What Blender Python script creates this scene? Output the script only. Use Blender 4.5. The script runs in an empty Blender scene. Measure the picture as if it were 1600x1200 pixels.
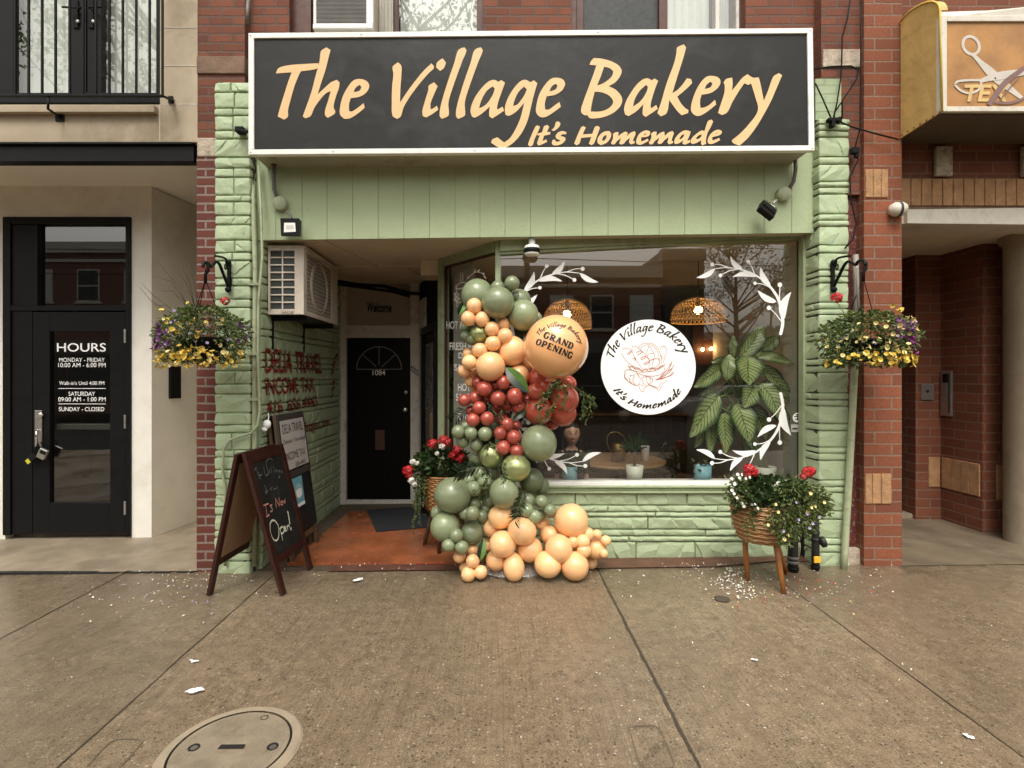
import bpy, math, random
import numpy as np
from mathutils import Vector, Matrix, Euler

random.seed(7)
RNG = np.random.default_rng(11)
scene = bpy.context.scene
COL = scene.collection

# ------------------------------------------------------------------ camera
FPX, VX, VY, HC = 822.0, 778.0, 587.0, 1.65      # focal length and vanishing point in photo pixels (1600 x 1200)
cam_data = bpy.data.cameras.new("camera")
cam = bpy.data.objects.new("camera", cam_data)
COL.objects.link(cam)
cam.location = (0, 0, HC)
cam.rotation_euler = (math.radians(90), 0, 0)
cam_data.sensor_width = 36.0
cam_data.lens = FPX / 1600.0 * 36.0
cam_data.shift_x = (800 - VX) / 1600.0
cam_data.shift_y = -(600 - VY) / 1600.0
cam_data.clip_start = 0.05
cam_data.clip_end = 600
scene.camera = cam

# ------------------------------------------------------------------ sky and sun (overcast, rain just over)
SUN_EL, SUN_AZ = 58.0, -8.0
world = bpy.data.worlds.new("World")
scene.world = world
world.use_nodes = True
wn = world.node_tree.nodes
wl = world.node_tree.links
wn.clear()
sky = wn.new("ShaderNodeTexSky")
sky.sky_type = 'NISHITA'
sky.sun_disc = False
sky.sun_elevation = math.radians(SUN_EL)
sky.sun_rotation = math.radians(180 - SUN_AZ)
sky.air_density = 1.5
sky.dust_density = 6.0
sky.ozone_density = 1.0
hs = wn.new("ShaderNodeHueSaturation")
hs.inputs['Saturation'].default_value = 0.16
hs.inputs['Value'].default_value = 1.0
warm = wn.new("ShaderNodeMix")
warm.data_type = 'RGBA'
warm.blend_type = 'MULTIPLY'
warm.inputs[0].default_value = 1.0
warm.inputs[7].default_value = (1.0, 0.972, 0.905, 1)
bg = wn.new("ShaderNodeBackground")
bg.inputs['Strength'].default_value = 0.15
out = wn.new("ShaderNodeOutputWorld")
wl.new(sky.outputs[0], hs.inputs['Color'])
wl.new(hs.outputs[0], warm.inputs[6])
wl.new(warm.outputs[2], bg.inputs['Color'])
wl.new(bg.outputs[0], out.inputs['Surface'])

sun_data = bpy.data.lights.new("sun", 'SUN')
sun_data.energy = 0.95
sun_data.angle = math.radians(24)
sun_data.color = (1.0, 0.96, 0.89)
sun = bpy.data.objects.new("sun", sun_data)
COL.objects.link(sun)
sun.rotation_euler = (math.radians(90 - SUN_EL), 0, math.radians(SUN_AZ))
sun.location = (0, -6, 12)

scene.view_settings.view_transform = 'Standard'
scene.view_settings.look = 'None'
scene.view_settings.gamma = 1.0
scene.view_settings.exposure = 0.78
scene.view_settings.use_curve_mapping = False
scene.render.engine = 'CYCLES'
scene.cycles.use_denoising = True
scene.cycles.max_bounces = 8
scene.cycles.transparent_max_bounces = 12
scene.cycles.caustics_reflective = False
scene.cycles.caustics_refractive = False
scene.cycles.sample_clamp_indirect = 6.0

# ------------------------------------------------------------------ geometry helpers
SL = 0.012                                        # the street rises gently to the right

def P(px, py, Y):
    """the point seen at a photo pixel, at distance Y from the lens"""
    return Vector(((px - VX) / FPX * Y, Y, HC - (py - VY) / FPX * Y))

def PX(px, Y):
    return (px - VX) / FPX * Y

def PZ(py, Y):
    return HC - (py - VY) / FPX * Y

def G(px, py, dz=0.0):
    """the point of the sloping pavement seen at a photo pixel"""
    a, b = (px - VX) / FPX, (py - VY) / FPX
    Y = (HC - dz) / (b + SL * a)
    return Vector((a * Y, Y, SL * a * Y + dz))

def gz(x):
    return SL * x

def wmat(o):
    m = Matrix.Identity(4)
    while o is not None:
        m = o.matrix_basis @ m
        o = o.parent
    return m

def tag(o, label=None, cat=None, group=None, kind=None):
    if label: o['label'] = label
    if cat: o['category'] = cat
    if group: o['group'] = group
    if kind: o['kind'] = kind
    return o

def thing(name, label, cat, loc=(0, 0, 0), group=None, rot=(0, 0, 0)):
    o = bpy.data.objects.new(name, None)
    o.empty_display_size = 0.1
    COL.objects.link(o)
    o.location = loc
    o.rotation_euler = rot
    return tag(o, label, cat, group)

def copy_tree(o, parent=None):
    c = o.copy()
    COL.objects.link(c)
    c.parent = parent
    for ch in [x for x in bpy.data.objects if x.parent == o]:
        copy_tree(ch, c)
    return c

def frame_of(d):
    d = d.normalized()
    a = Vector((0, 0, 1)) if abs(d.z) < 0.9 else Vector((0, 1, 0))
    u = d.cross(a).normalized()
    return u, d.cross(u).normalized()

class MB:
    """collects faces and links them as one mesh object"""
    def __init__(self):
        self.v, self.f, self.s, self.m = [], [], [], []
        self.c = None

    def add(self, vs, fs, smooth=False, mi=0):
        n = len(self.v)
        self.v += [Vector(p) for p in vs]
        for f in fs:
            self.f.append([n + i for i in f])
            self.s.append(smooth)
            self.m.append(mi)
        return self

    def box(self, x0, x1, y0, y1, z0, z1, mi=0):
        vs = [(x0, y0, z0), (x1, y0, z0), (x1, y1, z0), (x0, y1, z0), (x0, y0, z1), (x1, y0, z1), (x1, y1, z1), (x0, y1, z1)]
        return self.hexa(vs, mi)

    def hexa(self, vs, mi=0):
        return self.add(vs, [(0, 3, 2, 1), (4, 5, 6, 7), (0, 1, 5, 4), (1, 2, 6, 5), (2, 3, 7, 6), (3, 0, 4, 7)], False, mi)

    def obox(self, c, size, rot=None, mi=0):
        rot = rot or Matrix.Identity(3)
        c = Vector(c)
        h = [s / 2 for s in size]
        vs = [c + rot @ Vector((sx * h[0], sy * h[1], sz * h[2])) for sx, sy, sz in
              ((-1, -1, -1), (1, -1, -1), (1, 1, -1), (-1, 1, -1), (-1, -1, 1), (1, -1, 1), (1, 1, 1), (-1, 1, 1))]
        return self.hexa(vs, mi)

    def bar(self, a, b, w, t, up=Vector((0, 0, 1)), mi=0):
        """rectangular bar from a to b, width w along side, thickness t along up-ish"""
        a, b = Vector(a), Vector(b)
        d = (b - a).normalized()
        s = d.cross(Vector(up)).normalized()
        u = s.cross(d).normalized()
        q = lambda p: [p - s * w / 2 - u * t / 2, p + s * w / 2 - u * t / 2, p + s * w / 2 + u * t / 2, p - s * w / 2 + u * t / 2]
        A, B = q(a), q(b)
        return self.add(A + B, [(0, 1, 2, 3), (7, 6, 5, 4), (0, 4, 5, 1), (1, 5, 6, 2), (2, 6, 7, 3), (3, 7, 4, 0)], False, mi)

    def quad(self, a, b, c, d, mi=0):
        return self.add([a, b, c, d], [(0, 1, 2, 3)], False, mi)

    def prism(self, pts, ext, mi=0):
        """polygon (3-D points) extruded along ext"""
        pts = [Vector(p) for p in pts]
        ext = Vector(ext)
        n = len(pts)
        fs = [list(range(n)), [n + i for i in reversed(range(n))]]
        fs += [[i, n + i, n + (i + 1) % n, (i + 1) % n] for i in range(n)]
        return self.add(pts + [p + ext for p in pts], fs, False, mi)

    def tube(self, pts, r, seg=8, caps=True, mi=0, closed=False):
        pts = [Vector(p) for p in pts]
        n = len(pts)
        rs = list(r) if hasattr(r, '__len__') else [r] * n
        vs, fs = [], []
        u = None
        for i, p in enumerate(pts):
            if closed:
                d = pts[(i + 1) % n] - pts[i - 1]
            else:
                d = pts[min(i + 1, n - 1)] - pts[max(i - 1, 0)]
            if d.length < 1e-9: d = Vector((0, 0, 1))
            d.normalize()
            if u is None:
                u, w = frame_of(d)
            else:
                u = (u - d * u.dot(d))
                if u.length < 1e-6: u, _ = frame_of(d)
                u.normalize()
            w = d.cross(u)
            for k in range(seg):
                a = 2 * math.pi * k / seg
                vs.append(p + (u * math.cos(a) + w * math.sin(a)) * rs[i])
        m = n if closed else n - 1
        for i in range(m):
            j = (i + 1) % n
            for k in range(seg):
                l = (k + 1) % seg
                fs.append((i * seg + k, i * seg + l, j * seg + l, j * seg + k))
        self.add(vs, fs, True, mi)
        if caps and not closed:
            b = len(self.v) - n * seg
            self.f.append([b + k for k in reversed(range(seg))]); self.s.append(False); self.m.append(mi)
            self.f.append([b + (n - 1) * seg + k for k in range(seg)]); self.s.append(False); self.m.append(mi)
        return self

    def lathe(self, prof, c=(0, 0, 0), axis=(0, 0, 1), seg=24, mi=0, smooth=True):
        c = Vector(c)
        ax = Vector(axis).normalized()
        u, w = frame_of(ax)
        vs, fs = [], []
        for r, z in prof:
            for k in range(seg):
                a = 2 * math.pi * k / seg
                vs.append(c + ax * z + (u * math.cos(a) + w * math.sin(a)) * r)
        for i in range(len(prof) - 1):
            for k in range(seg):
                l = (k + 1) % seg
                fs.append((i * seg + k, i * seg + l, (i + 1) * seg + l, (i + 1) * seg + k))
        return self.add(vs, fs, smooth, mi)

    def sphere(self, c, r, seg=20, rings=12, sc=(1, 1, 1), mi=0):
        c = Vector(c)
        vs, fs = [c + Vector((0, 0, r * sc[2]))], []
        for i in range(1, rings):
            t = math.pi * i / rings
            for k in range(seg):
                a = 2 * math.pi * k / seg
                vs.append(c + Vector((r * sc[0] * math.sin(t) * math.cos(a), r * sc[1] * math.sin(t) * math.sin(a), r * sc[2] * math.cos(t))))
        vs.append(c - Vector((0, 0, r * sc[2])))
        for k in range(seg):
            l = (k + 1) % seg
            fs.append((0, 1 + k, 1 + l))
            fs.append((len(vs) - 1, 1 + (rings - 2) * seg + l, 1 + (rings - 2) * seg + k))
        for i in range(rings - 2):
            for k in range(seg):
                l = (k + 1) % seg
                fs.append((1 + i * seg + k, 1 + (i + 1) * seg + k, 1 + (i + 1) * seg + l, 1 + i * seg + l))
        return self.add(vs, fs, True, mi)

    def flat(self, v2, fs, fn, mi=0):
        """2-D shape (verts, faces) laid on a surface by fn(x, y)"""
        # every stroke lies a hair above the one before, towards the street
        ps = [Vector(fn(*p[:2])) for p in v2]
        self.k = getattr(self, 'k', 0) + 1
        a = ps[fs[0][0]]
        n = (ps[fs[0][1]] - a).cross(ps[fs[0][2]] - a)
        if n.length > 1e-12:
            n.normalize()
            if n.dot(Vector((0, 0, HC)) - a) < 0: n = -n
            ps = [p + n * 0.00012 * (self.k % 24) for p in ps]
        return self.add(ps, fs, False, mi)

    def build(self, name, mats, parent=None, bevel=0, seg=2, subd=0):
        me = bpy.data.meshes.new(name)
        inv = wmat(parent).inverted() if parent else Matrix.Identity(4)
        vs = [inv @ p for p in self.v]
        me.from_pydata([tuple(p) for p in vs], [], self.f)
        if not isinstance(mats, (list, tuple)): mats = [mats]
        for m in mats: me.materials.append(m)
        me.polygons.foreach_set('use_smooth', self.s)
        me.polygons.foreach_set('material_index', self.m)
        box_uv(me, [tuple(p) for p in self.v])
        me.update()
        o = bpy.data.objects.new(name, me)
        COL.objects.link(o)
        if parent: o.parent = parent
        if bevel:
            b = o.modifiers.new("bevel", 'BEVEL')
            b.width = bevel; b.segments = seg; b.limit_method = 'ANGLE'; b.angle_limit = math.radians(40)
        if subd:
            s = o.modifiers.new("subd", 'SUBSURF')
            s.levels = s.render_levels = subd
        return o

def box_uv(me, co):
    uv = me.uv_layers.new(name="UVMap")
    data = np.zeros((len(me.loops), 2), dtype=np.float32)
    for p in me.polygons:
        n = p.normal
        if abs(n.z) > 0.75:
            t = None
        else:
            t = Vector((-n.y, n.x, 0)).normalized()
            if abs(t.x) > abs(t.y):
                if t.x < 0: t = -t
            elif t.y < 0: t = -t
        for li in p.loop_indices:
            x, y, z = co[me.loops[li].vertex_index]
            data[li] = (x, y) if t is None else (x * t.x + y * t.y, z)
    uv.data.foreach_set('uv', data.ravel())

def np_mesh(name, verts, faces, mats, parent=None, smooth=False, colors=None, uvs=None):
    """verts (n,3) array in world space, faces list/array; colours per vertex"""
    me = bpy.data.meshes.new(name)
    if parent:
        inv = np.array(wmat(parent).inverted())
        verts = verts @ inv[:3, :3].T + inv[:3, 3]
    me.from_pydata(verts.tolist(), [], faces.tolist() if hasattr(faces, 'tolist') else faces)
    if not isinstance(mats, (list, tuple)): mats = [mats]
    for m in mats: me.materials.append(m)
    if smooth: me.polygons.foreach_set('use_smooth', [True] * len(me.polygons))
    if colors is not None:
        a = me.color_attributes.new("Col", 'FLOAT_COLOR', 'POINT')
        c = np.ones((len(verts), 4), dtype=np.float32); c[:, :3] = colors
        a.data.foreach_set('color', c.ravel())
    if uvs is not None:
        uv = me.uv_layers.new(name="UVMap")
        idx = np.zeros(len(me.loops), dtype=np.int32)
        me.loops.foreach_get('vertex_index', idx)
        uv.data.foreach_set('uv', np.asarray(uvs, dtype=np.float32)[idx].ravel())
    me.update()
    o = bpy.data.objects.new(name, me)
    COL.objects.link(o)
    if parent: o.parent = parent
    return o

# value noise for modelled stone, cloth and concrete
def vnoise(x, y, seed=0):
    r = np.random.default_rng(seed).random((64, 64))
    xi, yi = np.floor(x).astype(int), np.floor(y).astype(int)
    fx, fy = x - xi, y - yi
    fx, fy = fx * fx * (3 - 2 * fx), fy * fy * (3 - 2 * fy)
    a, b = r[xi % 64, yi % 64], r[(xi + 1) % 64, yi % 64]
    c, d = r[xi % 64, (yi + 1) % 64], r[(xi + 1) % 64, (yi + 1) % 64]
    return (a * (1 - fx) + b * fx) * (1 - fy) + (c * (1 - fx) + d * fx) * fy

def fbm(x, y, seed=0, oct=4):
    s, a, t = 0, 1.0, 0
    for i in range(oct):
        s = s + a * vnoise(x * 2 ** i, y * 2 ** i, seed + i)
        t += a
        a *= 0.5
    return s / t

# 2-D outlines --------------------------------------------------------
def smooth_poly(pts, closed=True, n=4, corner=52):
    pts = [Vector((p[0], p[1])) for p in pts]
    N = len(pts)
    outp = []
    def is_corner(i):
        if not closed and (i == 0 or i == N - 1): return True
        a, b, c = pts[i - 1], pts[i], pts[(i + 1) % N]
        d1, d2 = b - a, c - b
        if d1.length < 1e-9 or d2.length < 1e-9: return True
        return math.degrees(d1.angle(d2)) > corner
    C = [is_corner(i) for i in range(N)]
    for i in range(N if closed else N - 1):
        j = (i + 1) % N
        p1, p2 = pts[i], pts[j]
        L = (p2 - p1).length
        t1 = (p2 - p1) * 0.5 if C[i] else (p2 - pts[i - 1]).normalized() * L * 0.5
        t2 = (p2 - p1) * 0.5 if C[j] else (pts[(j + 1) % N] - p1).normalized() * L * 0.5
        for k in range(n):
            t = k / n
            h1, h2 = 2 * t**3 - 3 * t**2 + 1, -2 * t**3 + 3 * t**2
            outp.append(p1 * h1 + (t**3 - 2 * t**2 + t) * 2 * t1 + p2 * h2 + (t**3 - t**2) * 2 * t2)
    if not closed: outp.append(pts[-1])
    return [(p.x, p.y) for p in outp]

def _curve_mesh(cu):
    ob = bpy.data.objects.new("tmp", cu)
    COL.objects.link(ob)
    dg = bpy.context.evaluated_depsgraph_get()
    dg.update()
    me = bpy.data.meshes.new_from_object(ob.evaluated_get(dg))
    vs = [(v.co.x, v.co.y) for v in me.vertices]
    fs = [list(p.vertices) for p in me.polygons]
    bpy.data.objects.remove(ob)
    bpy.data.meshes.remove(me)
    bpy.data.curves.remove(cu)
    return vs, fs

def fill2d(polys, smooth=True):
    """outline polygons (holes even-odd) -> filled 2-D mesh"""
    cu = bpy.data.curves.new("tmp", 'CURVE')
    cu.dimensions = '2D'
    cu.fill_mode = 'BOTH'
    for p in polys:
        q = smooth_poly(p) if smooth else p
        s = cu.splines.new('POLY')
        s.points.add(len(q) - 1)
        for i, (x, y) in enumerate(q): s.points[i].co = (x, y, 0, 1)
        s.use_cyclic_u = True
    return _curve_mesh(cu)

_tc = {}
def text2d(s, bold=0.0, shear=0.0, spacing=1.0):
    """built-in lettering scaled into the unit square: x 0..1, y 0..1 ; returns verts, faces, aspect"""
    key = (s, bold, shear, spacing)
    if key in _tc: return _tc[key]
    cu = bpy.data.curves.new("tmp", 'FONT')
    cu.body = s
    cu.size = 1
    cu.offset = bold
    cu.shear = shear
    cu.space_character = spacing
    cu.resolution_u = 4
    vs, fs = _curve_mesh(cu)
    x0, x1 = min(v[0] for v in vs), max(v[0] for v in vs)
    y0, y1 = min(v[1] for v in vs), max(v[1] for v in vs)
    r = [((x - x0) / (x1 - x0), (y - y0) / (y1 - y0)) for x, y in vs], fs, (x1 - x0) / (y1 - y0)
    _tc[key] = r
    return r

def ribbon2d(pts, w, smooth=True, n=4):
    """a stroke with width(s): verts, faces"""
    q = smooth_poly(pts, closed=False, n=n, corner=80) if smooth and len(pts) > 2 else [tuple(p) for p in pts]
    N = len(q)
    ws = [w] * N if not hasattr(w, '__len__') else [float(np.interp(i / (N - 1), np.linspace(0, 1, len(w)), w)) for i in range(N)]
    vs, fs = [], []
    for i in range(N):
        a, b = Vector(q[max(i - 1, 0)]), Vector(q[min(i + 1, N - 1)])
        d = (b - a)
        if d.length < 1e-9: d = Vector((1, 0))
        d.normalize()
        nn = Vector((-d.y, d.x)) * ws[i] / 2
        p = Vector(q[i])
        vs += [tuple(p + nn), tuple(p - nn)]
    for i in range(N - 1):
        fs.append([2 * i, 2 * i + 1, 2 * i + 3, 2 * i + 2])
    return vs, fs

def disc2d(cx, cy, r, n=20):
    return [(cx + r * math.cos(2 * math.pi * k / n), cy + r * math.sin(2 * math.pi * k / n)) for k in range(n)], [list(range(n))]

def leaf2d(base, tip, w, bend=0.0, n=8):
    b, t = Vector(base), Vector(tip)
    d = t - b
    L = d.length
    d = d.normalized()
    nn = Vector((-d.y, d.x))
    up, dn = [], []
    for i in range(n + 1):
        s = i / n
        c = b + d * L * s + nn * bend * L * math.sin(math.pi * s)
        h = w / 2 * (math.sin(math.pi * s ** 0.8)) ** 0.9 if 0 < s < 1 else 0
        up.append(tuple(c + nn * h)); dn.append(tuple(c - nn * h))
    vs = up + dn
    m = n + 1
    return vs, [[i, i + 1, m + i + 1, m + i] for i in range(n)]

def split_tris(v2, fs, lim):
    """cut a flat shape into small triangles so it can follow a rough surface"""
    out_v, out_f = [], []
    st = []
    for f in fs:
        for i in range(1, len(f) - 1):
            st.append((v2[f[0]], v2[f[i]], v2[f[i + 1]]))
    while st:
        a, b, c = st.pop()
        e = [((a[0] - b[0])**2 + (a[1] - b[1])**2), ((b[0] - c[0])**2 + (b[1] - c[1])**2), ((c[0] - a[0])**2 + (c[1] - a[1])**2)]
        k = e.index(max(e))
        if e[k] <= lim * lim:
            n = len(out_v)
            out_v += [a, b, c]
            out_f.append([n, n + 1, n + 2])
            continue
        if k == 0: p, q, r = a, b, c
        elif k == 1: p, q, r = b, c, a
        else: p, q, r = c, a, b
        m = ((p[0] + q[0]) / 2, (p[1] + q[1]) / 2)
        st += [(p, m, r), (m, q, r)]
    return out_v, out_f
# ------------------------------------------------------------------ materials (all procedural)
class NT:
    def __init__(self, name):
        self.mat = bpy.data.materials.new(name)
        self.mat.use_nodes = True
        self.t = self.mat.node_tree
        self.t.nodes.clear()
        self.out = self.n("ShaderNodeOutputMaterial")
    def n(self, typ, **kw):
        o = self.t.nodes.new(typ)
        for k, v in kw.items():
            if k.startswith('i_'):
                key = k[2:].replace('_', ' ')
                o.inputs[key].default_value = v
            else:
                setattr(o, k, v)
        return o
    def l(self, a, b):
        self.t.links.new(a, b)
    def math(self, op, a, b=None, c=None, clamp=False):
        o = self.n("ShaderNodeMath", operation=op, use_clamp=clamp)
        for i, x in enumerate((a, b, c)):
            if x is None: continue
            if isinstance(x, (int, float)): o.inputs[i].default_value = x
            else: self.l(x, o.inputs[i])
        return o.outputs[0]
    def mix(self, fac, a, b, mode='MIX'):
        o = self.n("ShaderNodeMix", data_type='RGBA', blend_type=mode)
        for i, x in ((0, fac), (6, a), (7, b)):
            if isinstance(x, (int, float)): o.inputs[i].default_value = x
            elif isinstance(x, (tuple, list)): o.inputs[i].default_value = tuple(x[:3]) + (1,)
            else: self.l(x, o.inputs[i])
        return o.outputs[2]
    def ramp(self, fac, stops):
        o = self.n("ShaderNodeValToRGB")
        e = o.color_ramp.elements
        while len(e) < len(stops): e.new(0.5)
        for i, (p, c) in enumerate(stops):
            e[i].position = p
            e[i].color = (c, c, c, 1) if isinstance(c, (int, float)) else tuple(c[:3]) + (1,)
        self.l(fac, o.inputs[0])
        return o.outputs[0]
    def noise(self, scale, detail=4, rough=0.55, vec=None, dist=0):
        o = self.n("ShaderNodeTexNoise")
        o.inputs['Scale'].default_value = scale
        o.inputs['Detail'].default_value = detail
        o.inputs['Roughness'].default_value = rough
        o.inputs['Distortion'].default_value = dist
        if vec is not None: self.l(vec, o.inputs['Vector'])
        return o.outputs[0]
    def coord(self, which='Object'):
        return self.n("ShaderNodeTexCoord").outputs[which]
    def geo(self):
        return self.n("ShaderNodeNewGeometry").outputs['Position']
    def scale(self, vec, s):
        o = self.n("ShaderNodeMapping")
        o.inputs['Scale'].default_value = s
        self.l(vec, o.inputs['Vector'])
        return o.outputs[0]
    def bump(self, h, strength=0.3, dist=0.01, normal=None):
        o = self.n("ShaderNodeBump")
        o.inputs['Strength'].default_value = strength
        o.inputs['Distance'].default_value = dist
        self.l(h, o.inputs['Height'])
        if normal is not None: self.l(normal, o.inputs['Normal'])
        return o.outputs[0]
    def bsdf(self, col, rough=0.6, metal=0.0, normal=None, spec=0.5, **kw):
        b = self.n("ShaderNodeBsdfPrincipled")
        for key, x in (('Base Color', col), ('Roughness', rough), ('Metallic', metal)):
            if isinstance(x, (int, float)): b.inputs[key].default_value = x
            elif isinstance(x, (tuple, list)): b.inputs[key].default_value = tuple(x[:3]) + (1,)
            else: self.l(x, b.inputs[key])
        b.inputs['Specular IOR Level'].default_value = spec
        for k, v in kw.items():
            b.inputs[k.replace('_', ' ')].default_value = v
        if normal is not None: self.l(normal, b.inputs['Normal'])
        self.l(b.outputs[0], self.out.inputs['Surface'])
        return b

def M(name, col, rough=0.6, metal=0.0, var=0.18, vs=5.0, bump=0.0, bs=60.0, bd=0.004, spec=0.5, stain=None, stain_amt=0.0, stain_scale=3.0, **kw):
    t = NT(name)
    co = t.geo()
    n1 = t.noise(vs, 5, 0.6, co)
    lo = tuple(c * (1 - var) for c in col[:3])
    hi = tuple(min(1, c * (1 + var * 0.6)) for c in col[:3])
    c = t.mix(t.ramp(n1, [(0.3, 0.0), (0.7, 1.0)]), lo, hi)
    if stain:
        s = t.ramp(t.noise(stain_scale, 6, 0.65, co, 0.3), [(0.52, 0.0), (0.72, stain_amt)])
        c = t.mix(s, c, stain)
    nm = None
    if bump:
        nm = t.bump(t.noise(bs, 3, 0.6, co), bump, bd)
    rr = t.ramp(t.noise(vs * 2.3, 4, 0.6, co), [(0.3, max(0.02, rough - 0.08)), (0.7, min(1, rough + 0.08))])
    t.bsdf(c, rr, metal, nm, spec, **kw)
    return t.mat

def brick(name, c1, c2, mortar, bw=0.215, rh=0.075, ms=0.010, dark=(0.1, 0.04, 0.03), off=0.5, bump=0.9, grime=0.35, ox=0, oz=0, rough=0.85, spots=0.0):
    t = NT(name)
    uv = t.n("ShaderNodeTexCoord").outputs['UV']
    mp = t.n("ShaderNodeMapping")
    mp.inputs['Location'].default_value = (ox, oz, 0)
    t.l(uv, mp.inputs['Vector'])
    # slightly uneven courses
    wob = t.n("ShaderNodeTexNoise", noise_dimensions='2D')
    wob.inputs['Scale'].default_value = 5
    t.l(mp.outputs[0], wob.inputs['Vector'])
    add = t.n("ShaderNodeVectorMath", operation='MULTIPLY_ADD')
    t.l(wob.outputs['Color'], add.inputs[0])
    add.inputs[1].default_value = (0.006, 0.007, 0)
    t.l(mp.outputs[0], add.inputs[2])
    b = t.n("ShaderNodeTexBrick")
    b.offset = off
    t.l(add.outputs[0], b.inputs['Vector'])
    b.inputs['Color1'].default_value = tuple(c1) + (1,)
    b.inputs['Color2'].default_value = tuple(c2) + (1,)
    b.inputs['Mortar'].default_value = tuple(mortar) + (1,)
    b.inputs['Scale'].default_value = 1.0
    b.inputs['Mortar Size'].default_value = ms
    b.inputs['Mortar Smooth'].default_value = 0.25
    b.inputs['Bias'].default_value = 0.0
    b.inputs['Brick Width'].default_value = bw
    b.inputs['Row Height'].default_value = rh
    pos = t.geo()
    fine = t.noise(55, 5, 0.7, pos)
    c = t.mix(t.ramp(fine, [(0.35, 0.5), (0.7, 0.0)]), b.outputs['Color'], dark)
    big = t.ramp(t.noise(1.7, 6, 0.65, pos), [(0.45, 0.0), (0.75, grime)])
    c = t.mix(big, c, tuple(x * 0.55 for x in c2))
    pale = t.ramp(t.noise(9, 6, 0.7, pos), [(0.62, 0.0), (0.8, 0.2)])
    c = t.mix(pale, c, tuple(min(1, x * 1.2 + 0.06) for x in mortar))
    if spots:
        sp = t.ramp(t.noise(38, 2, 0.6, pos), [(0.60, 0.0), (0.64, spots)])
        c = t.mix(sp, c, (0.5, 0.42, 0.36))
    h = t.math('SUBTRACT', t.math('MULTIPLY', t.noise(90, 4, 0.7, pos), 0.35), b.outputs['Fac'])
    nm = t.bump(h, bump, 0.008)
    t.bsdf(c, rough, 0, nm, 0.35)
    return t.mat

def green_paint(name, col, bs=26, bstr=0.35, var=0.12):
    t = NT(name)
    pos = t.geo()
    c = t.mix(t.ramp(t.noise(2.2, 6, 0.6, pos), [(0.3, 0.0), (0.7, 1.0)]), tuple(x * (1 - var) for x in col), tuple(x * (1 + var * 0.5) for x in col))
    dirt = t.ramp(t.noise(7, 8, 0.75, pos, 0.6), [(0.60, 0.0), (0.80, 0.45)])
    c = t.mix(dirt, c, (0.14, 0.15, 0.09))
    chips = t.ramp(t.noise(30, 3, 0.6, pos), [(0.73, 0.0), (0.75, 0.5)])
    c = t.mix(chips, c, (0.10, 0.09, 0.07))
    nm = t.bump(t.noise(bs, 6, 0.65, pos, 0.3), bstr, 0.012)
    t.bsdf(c, 0.55, 0, nm, 0.4)
    return t.mat

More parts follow.
